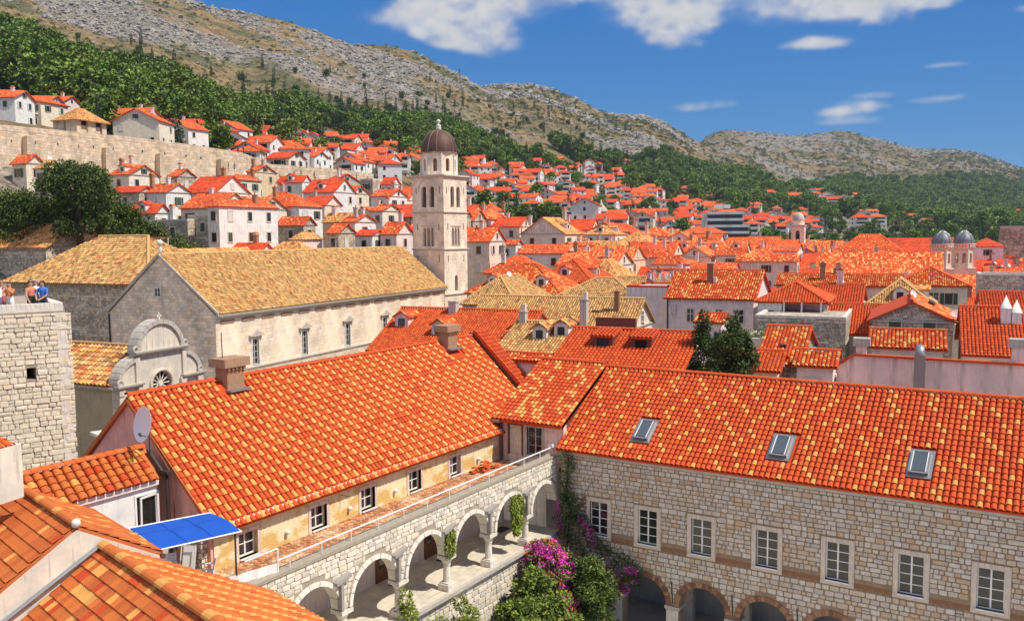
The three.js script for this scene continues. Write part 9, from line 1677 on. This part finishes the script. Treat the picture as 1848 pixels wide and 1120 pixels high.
function person(label, pos, turn, cols, pose = {}) {
  const t = thing('person', label, 'person', pos, turn, pose.group), { ra = [[.24, 1.12, .06], [.2, .9, .18]], la = [[-.24, 1.12, .06], [-.2, .9, .18]], lean = 0 } = pose;
  const sx = .18, sy = 1.42, L = [];
  L.push([0, .95, 0, 0, 1.12, 0, .135, .125, 'p'], [0, 1.1, 0, 0, 1.36, lean * .5, .125, .15, 't'], [-sx + .03, sy - .04, lean * .5, sx - .03, sy - .04, lean * .5, .075, .075, 't'], [0, 1.46, lean * .6, 0, 1.54, lean * .8, .05, .05, 's'], [0, 1.6, lean + .01, 0, 1.7, lean, .082, .09, 's'], [0, 1.6, lean + .08, 0, 1.615, lean + .095, .02, .015, 's']);
  for (const s of [-1, 1]) { const a = s > 0 ? ra : la; L.push([s * sx, sy - .03, lean * .5, a[0][0], a[0][1], a[0][2], .058, .046, pose.sleeve === 0 ? 's' : 't'], [a[0][0], a[0][1], a[0][2], a[1][0], a[1][1], a[1][2], .044, .034, 's']); const d = V3(a[1][0] - a[0][0], a[1][1] - a[0][1], a[1][2] - a[0][2]).normalize(); L.push([...a[1], a[1][0] + d.x * .07, a[1][1] + d.y * .07, a[1][2] + d.z * .07, .035, .03, 's']);
    for (let f = 0; f < 4; f++) { const o = (f - 1.5) * .018; L.push([a[1][0] + d.x * .07 + o, a[1][1] + d.y * .07, a[1][2] + d.z * .07, a[1][0] + d.x * .13 + o, a[1][1] + d.y * .13, a[1][2] + d.z * .13 + .01, .011, .009, 's']); } L.push([a[1][0], a[1][1], a[1][2], a[1][0] - s * .05, a[1][1] + d.y * .05, a[1][2] + d.z * .05 + .02, .013, .01, 's']);
    L.push([s * .09, .92, 0, s * .1, .5, .02, .088, .062, 'p'], [s * .1, .5, .02, s * .1, .1, 0, .06, .042, pose.shorts ? 's' : 'p'], [s * .1, .06, -.03, s * .11, .04, .12, .045, .035, 'h']); }
  obj('body', personGeo(L, { s: SK, t: cols[0], p: cols[1], h: [.06, .05, .05] }), M.person, t);
  const hg = new THREE.SphereGeometry(.108, 12, 9, 0, Math.PI * 2, 0, Math.PI * .56); hg.translate(0, 0, 0); const hair = obj('hair', hg, std({ color: lin(...(cols[2] || [.05, .03, .02])) }), t); hair.position.set(0, 1.68, lean - .012); hair.rotation.x = -.3;
  return t;
}
const bw = (x, z) => { const c = Math.cos(1.2), s = Math.sin(1.2); return [-36.27 + x * c + z * s, 16.45, -22.05 - x * s + z * c]; };
person('person in a blue shirt leaning on the bastion parapet', bw(-1.0, -.8), .5, [[.05, .16, .55], [.05, .06, .1]], { ra: [[.26, 1.15, .15], [.1, 1.0, .36]], la: [[-.26, 1.15, .15], [-.1, 1.0, .36]], lean: .06 });
person('person in a white shirt standing behind the blue shirt on the bastion', bw(-1.2, -1.4), 1.2, [[.8, .8, .8], [.08, .08, .1], [.2, .18, .17]]);
person('person in an orange sleeveless top and black shorts on the bastion', bw(-1.45, -1.0), 1.6, [[.72, .22, .12], [.02, .02, .02], [.07, .03, .02]], { shorts: 1, sleeve: 0, ra: [[.26, 1.18, .05], [.24, 1.02, .2]] });
person('person in an orange top and white trousers raising a camera on the bastion', bw(-2.25, -.9), .4, [[.62, .2, .06], [.8, .8, .8], [.12, .06, .03]], { ra: [[.27, 1.3, .18], [.08, 1.5, .3]], la: [[-.27, 1.3, .18], [-.06, 1.5, .3]] });
person('person in a pale pink top behind the photographer on the bastion', bw(-2.45, -1.6), .9, [[.75, .42, .45], [.5, .12, .12], [.25, .13, .05]]);
person('person in white shirt with blue rucksack strap at the bastion parapet', bw(-2.7, -.75), .2, [[.82, .82, .84], [.1, .12, .2], [.1, .06, .04]], { ra: [[.25, 1.16, .12], [.1, 1.02, .3]] });
{ const src = person('tiny walker in dark clothes on the rampart walk', [-148.5, 37.4, -128], .3, [[.06, .06, .08], [.03, .03, .05]], { group: 'walkers on the rampart' }); for (const [x, z, y] of [[-148.6, -129.5, 37.3], [-149, -146, 35.4], [-149, -148, 35.4], [-148.7, -152, 35.4], [-148.6, -166, 35.3], [-148.4, -170, 35.3]]) copy(src, [x, y, z], z); }

renderer.render(scene, camera);
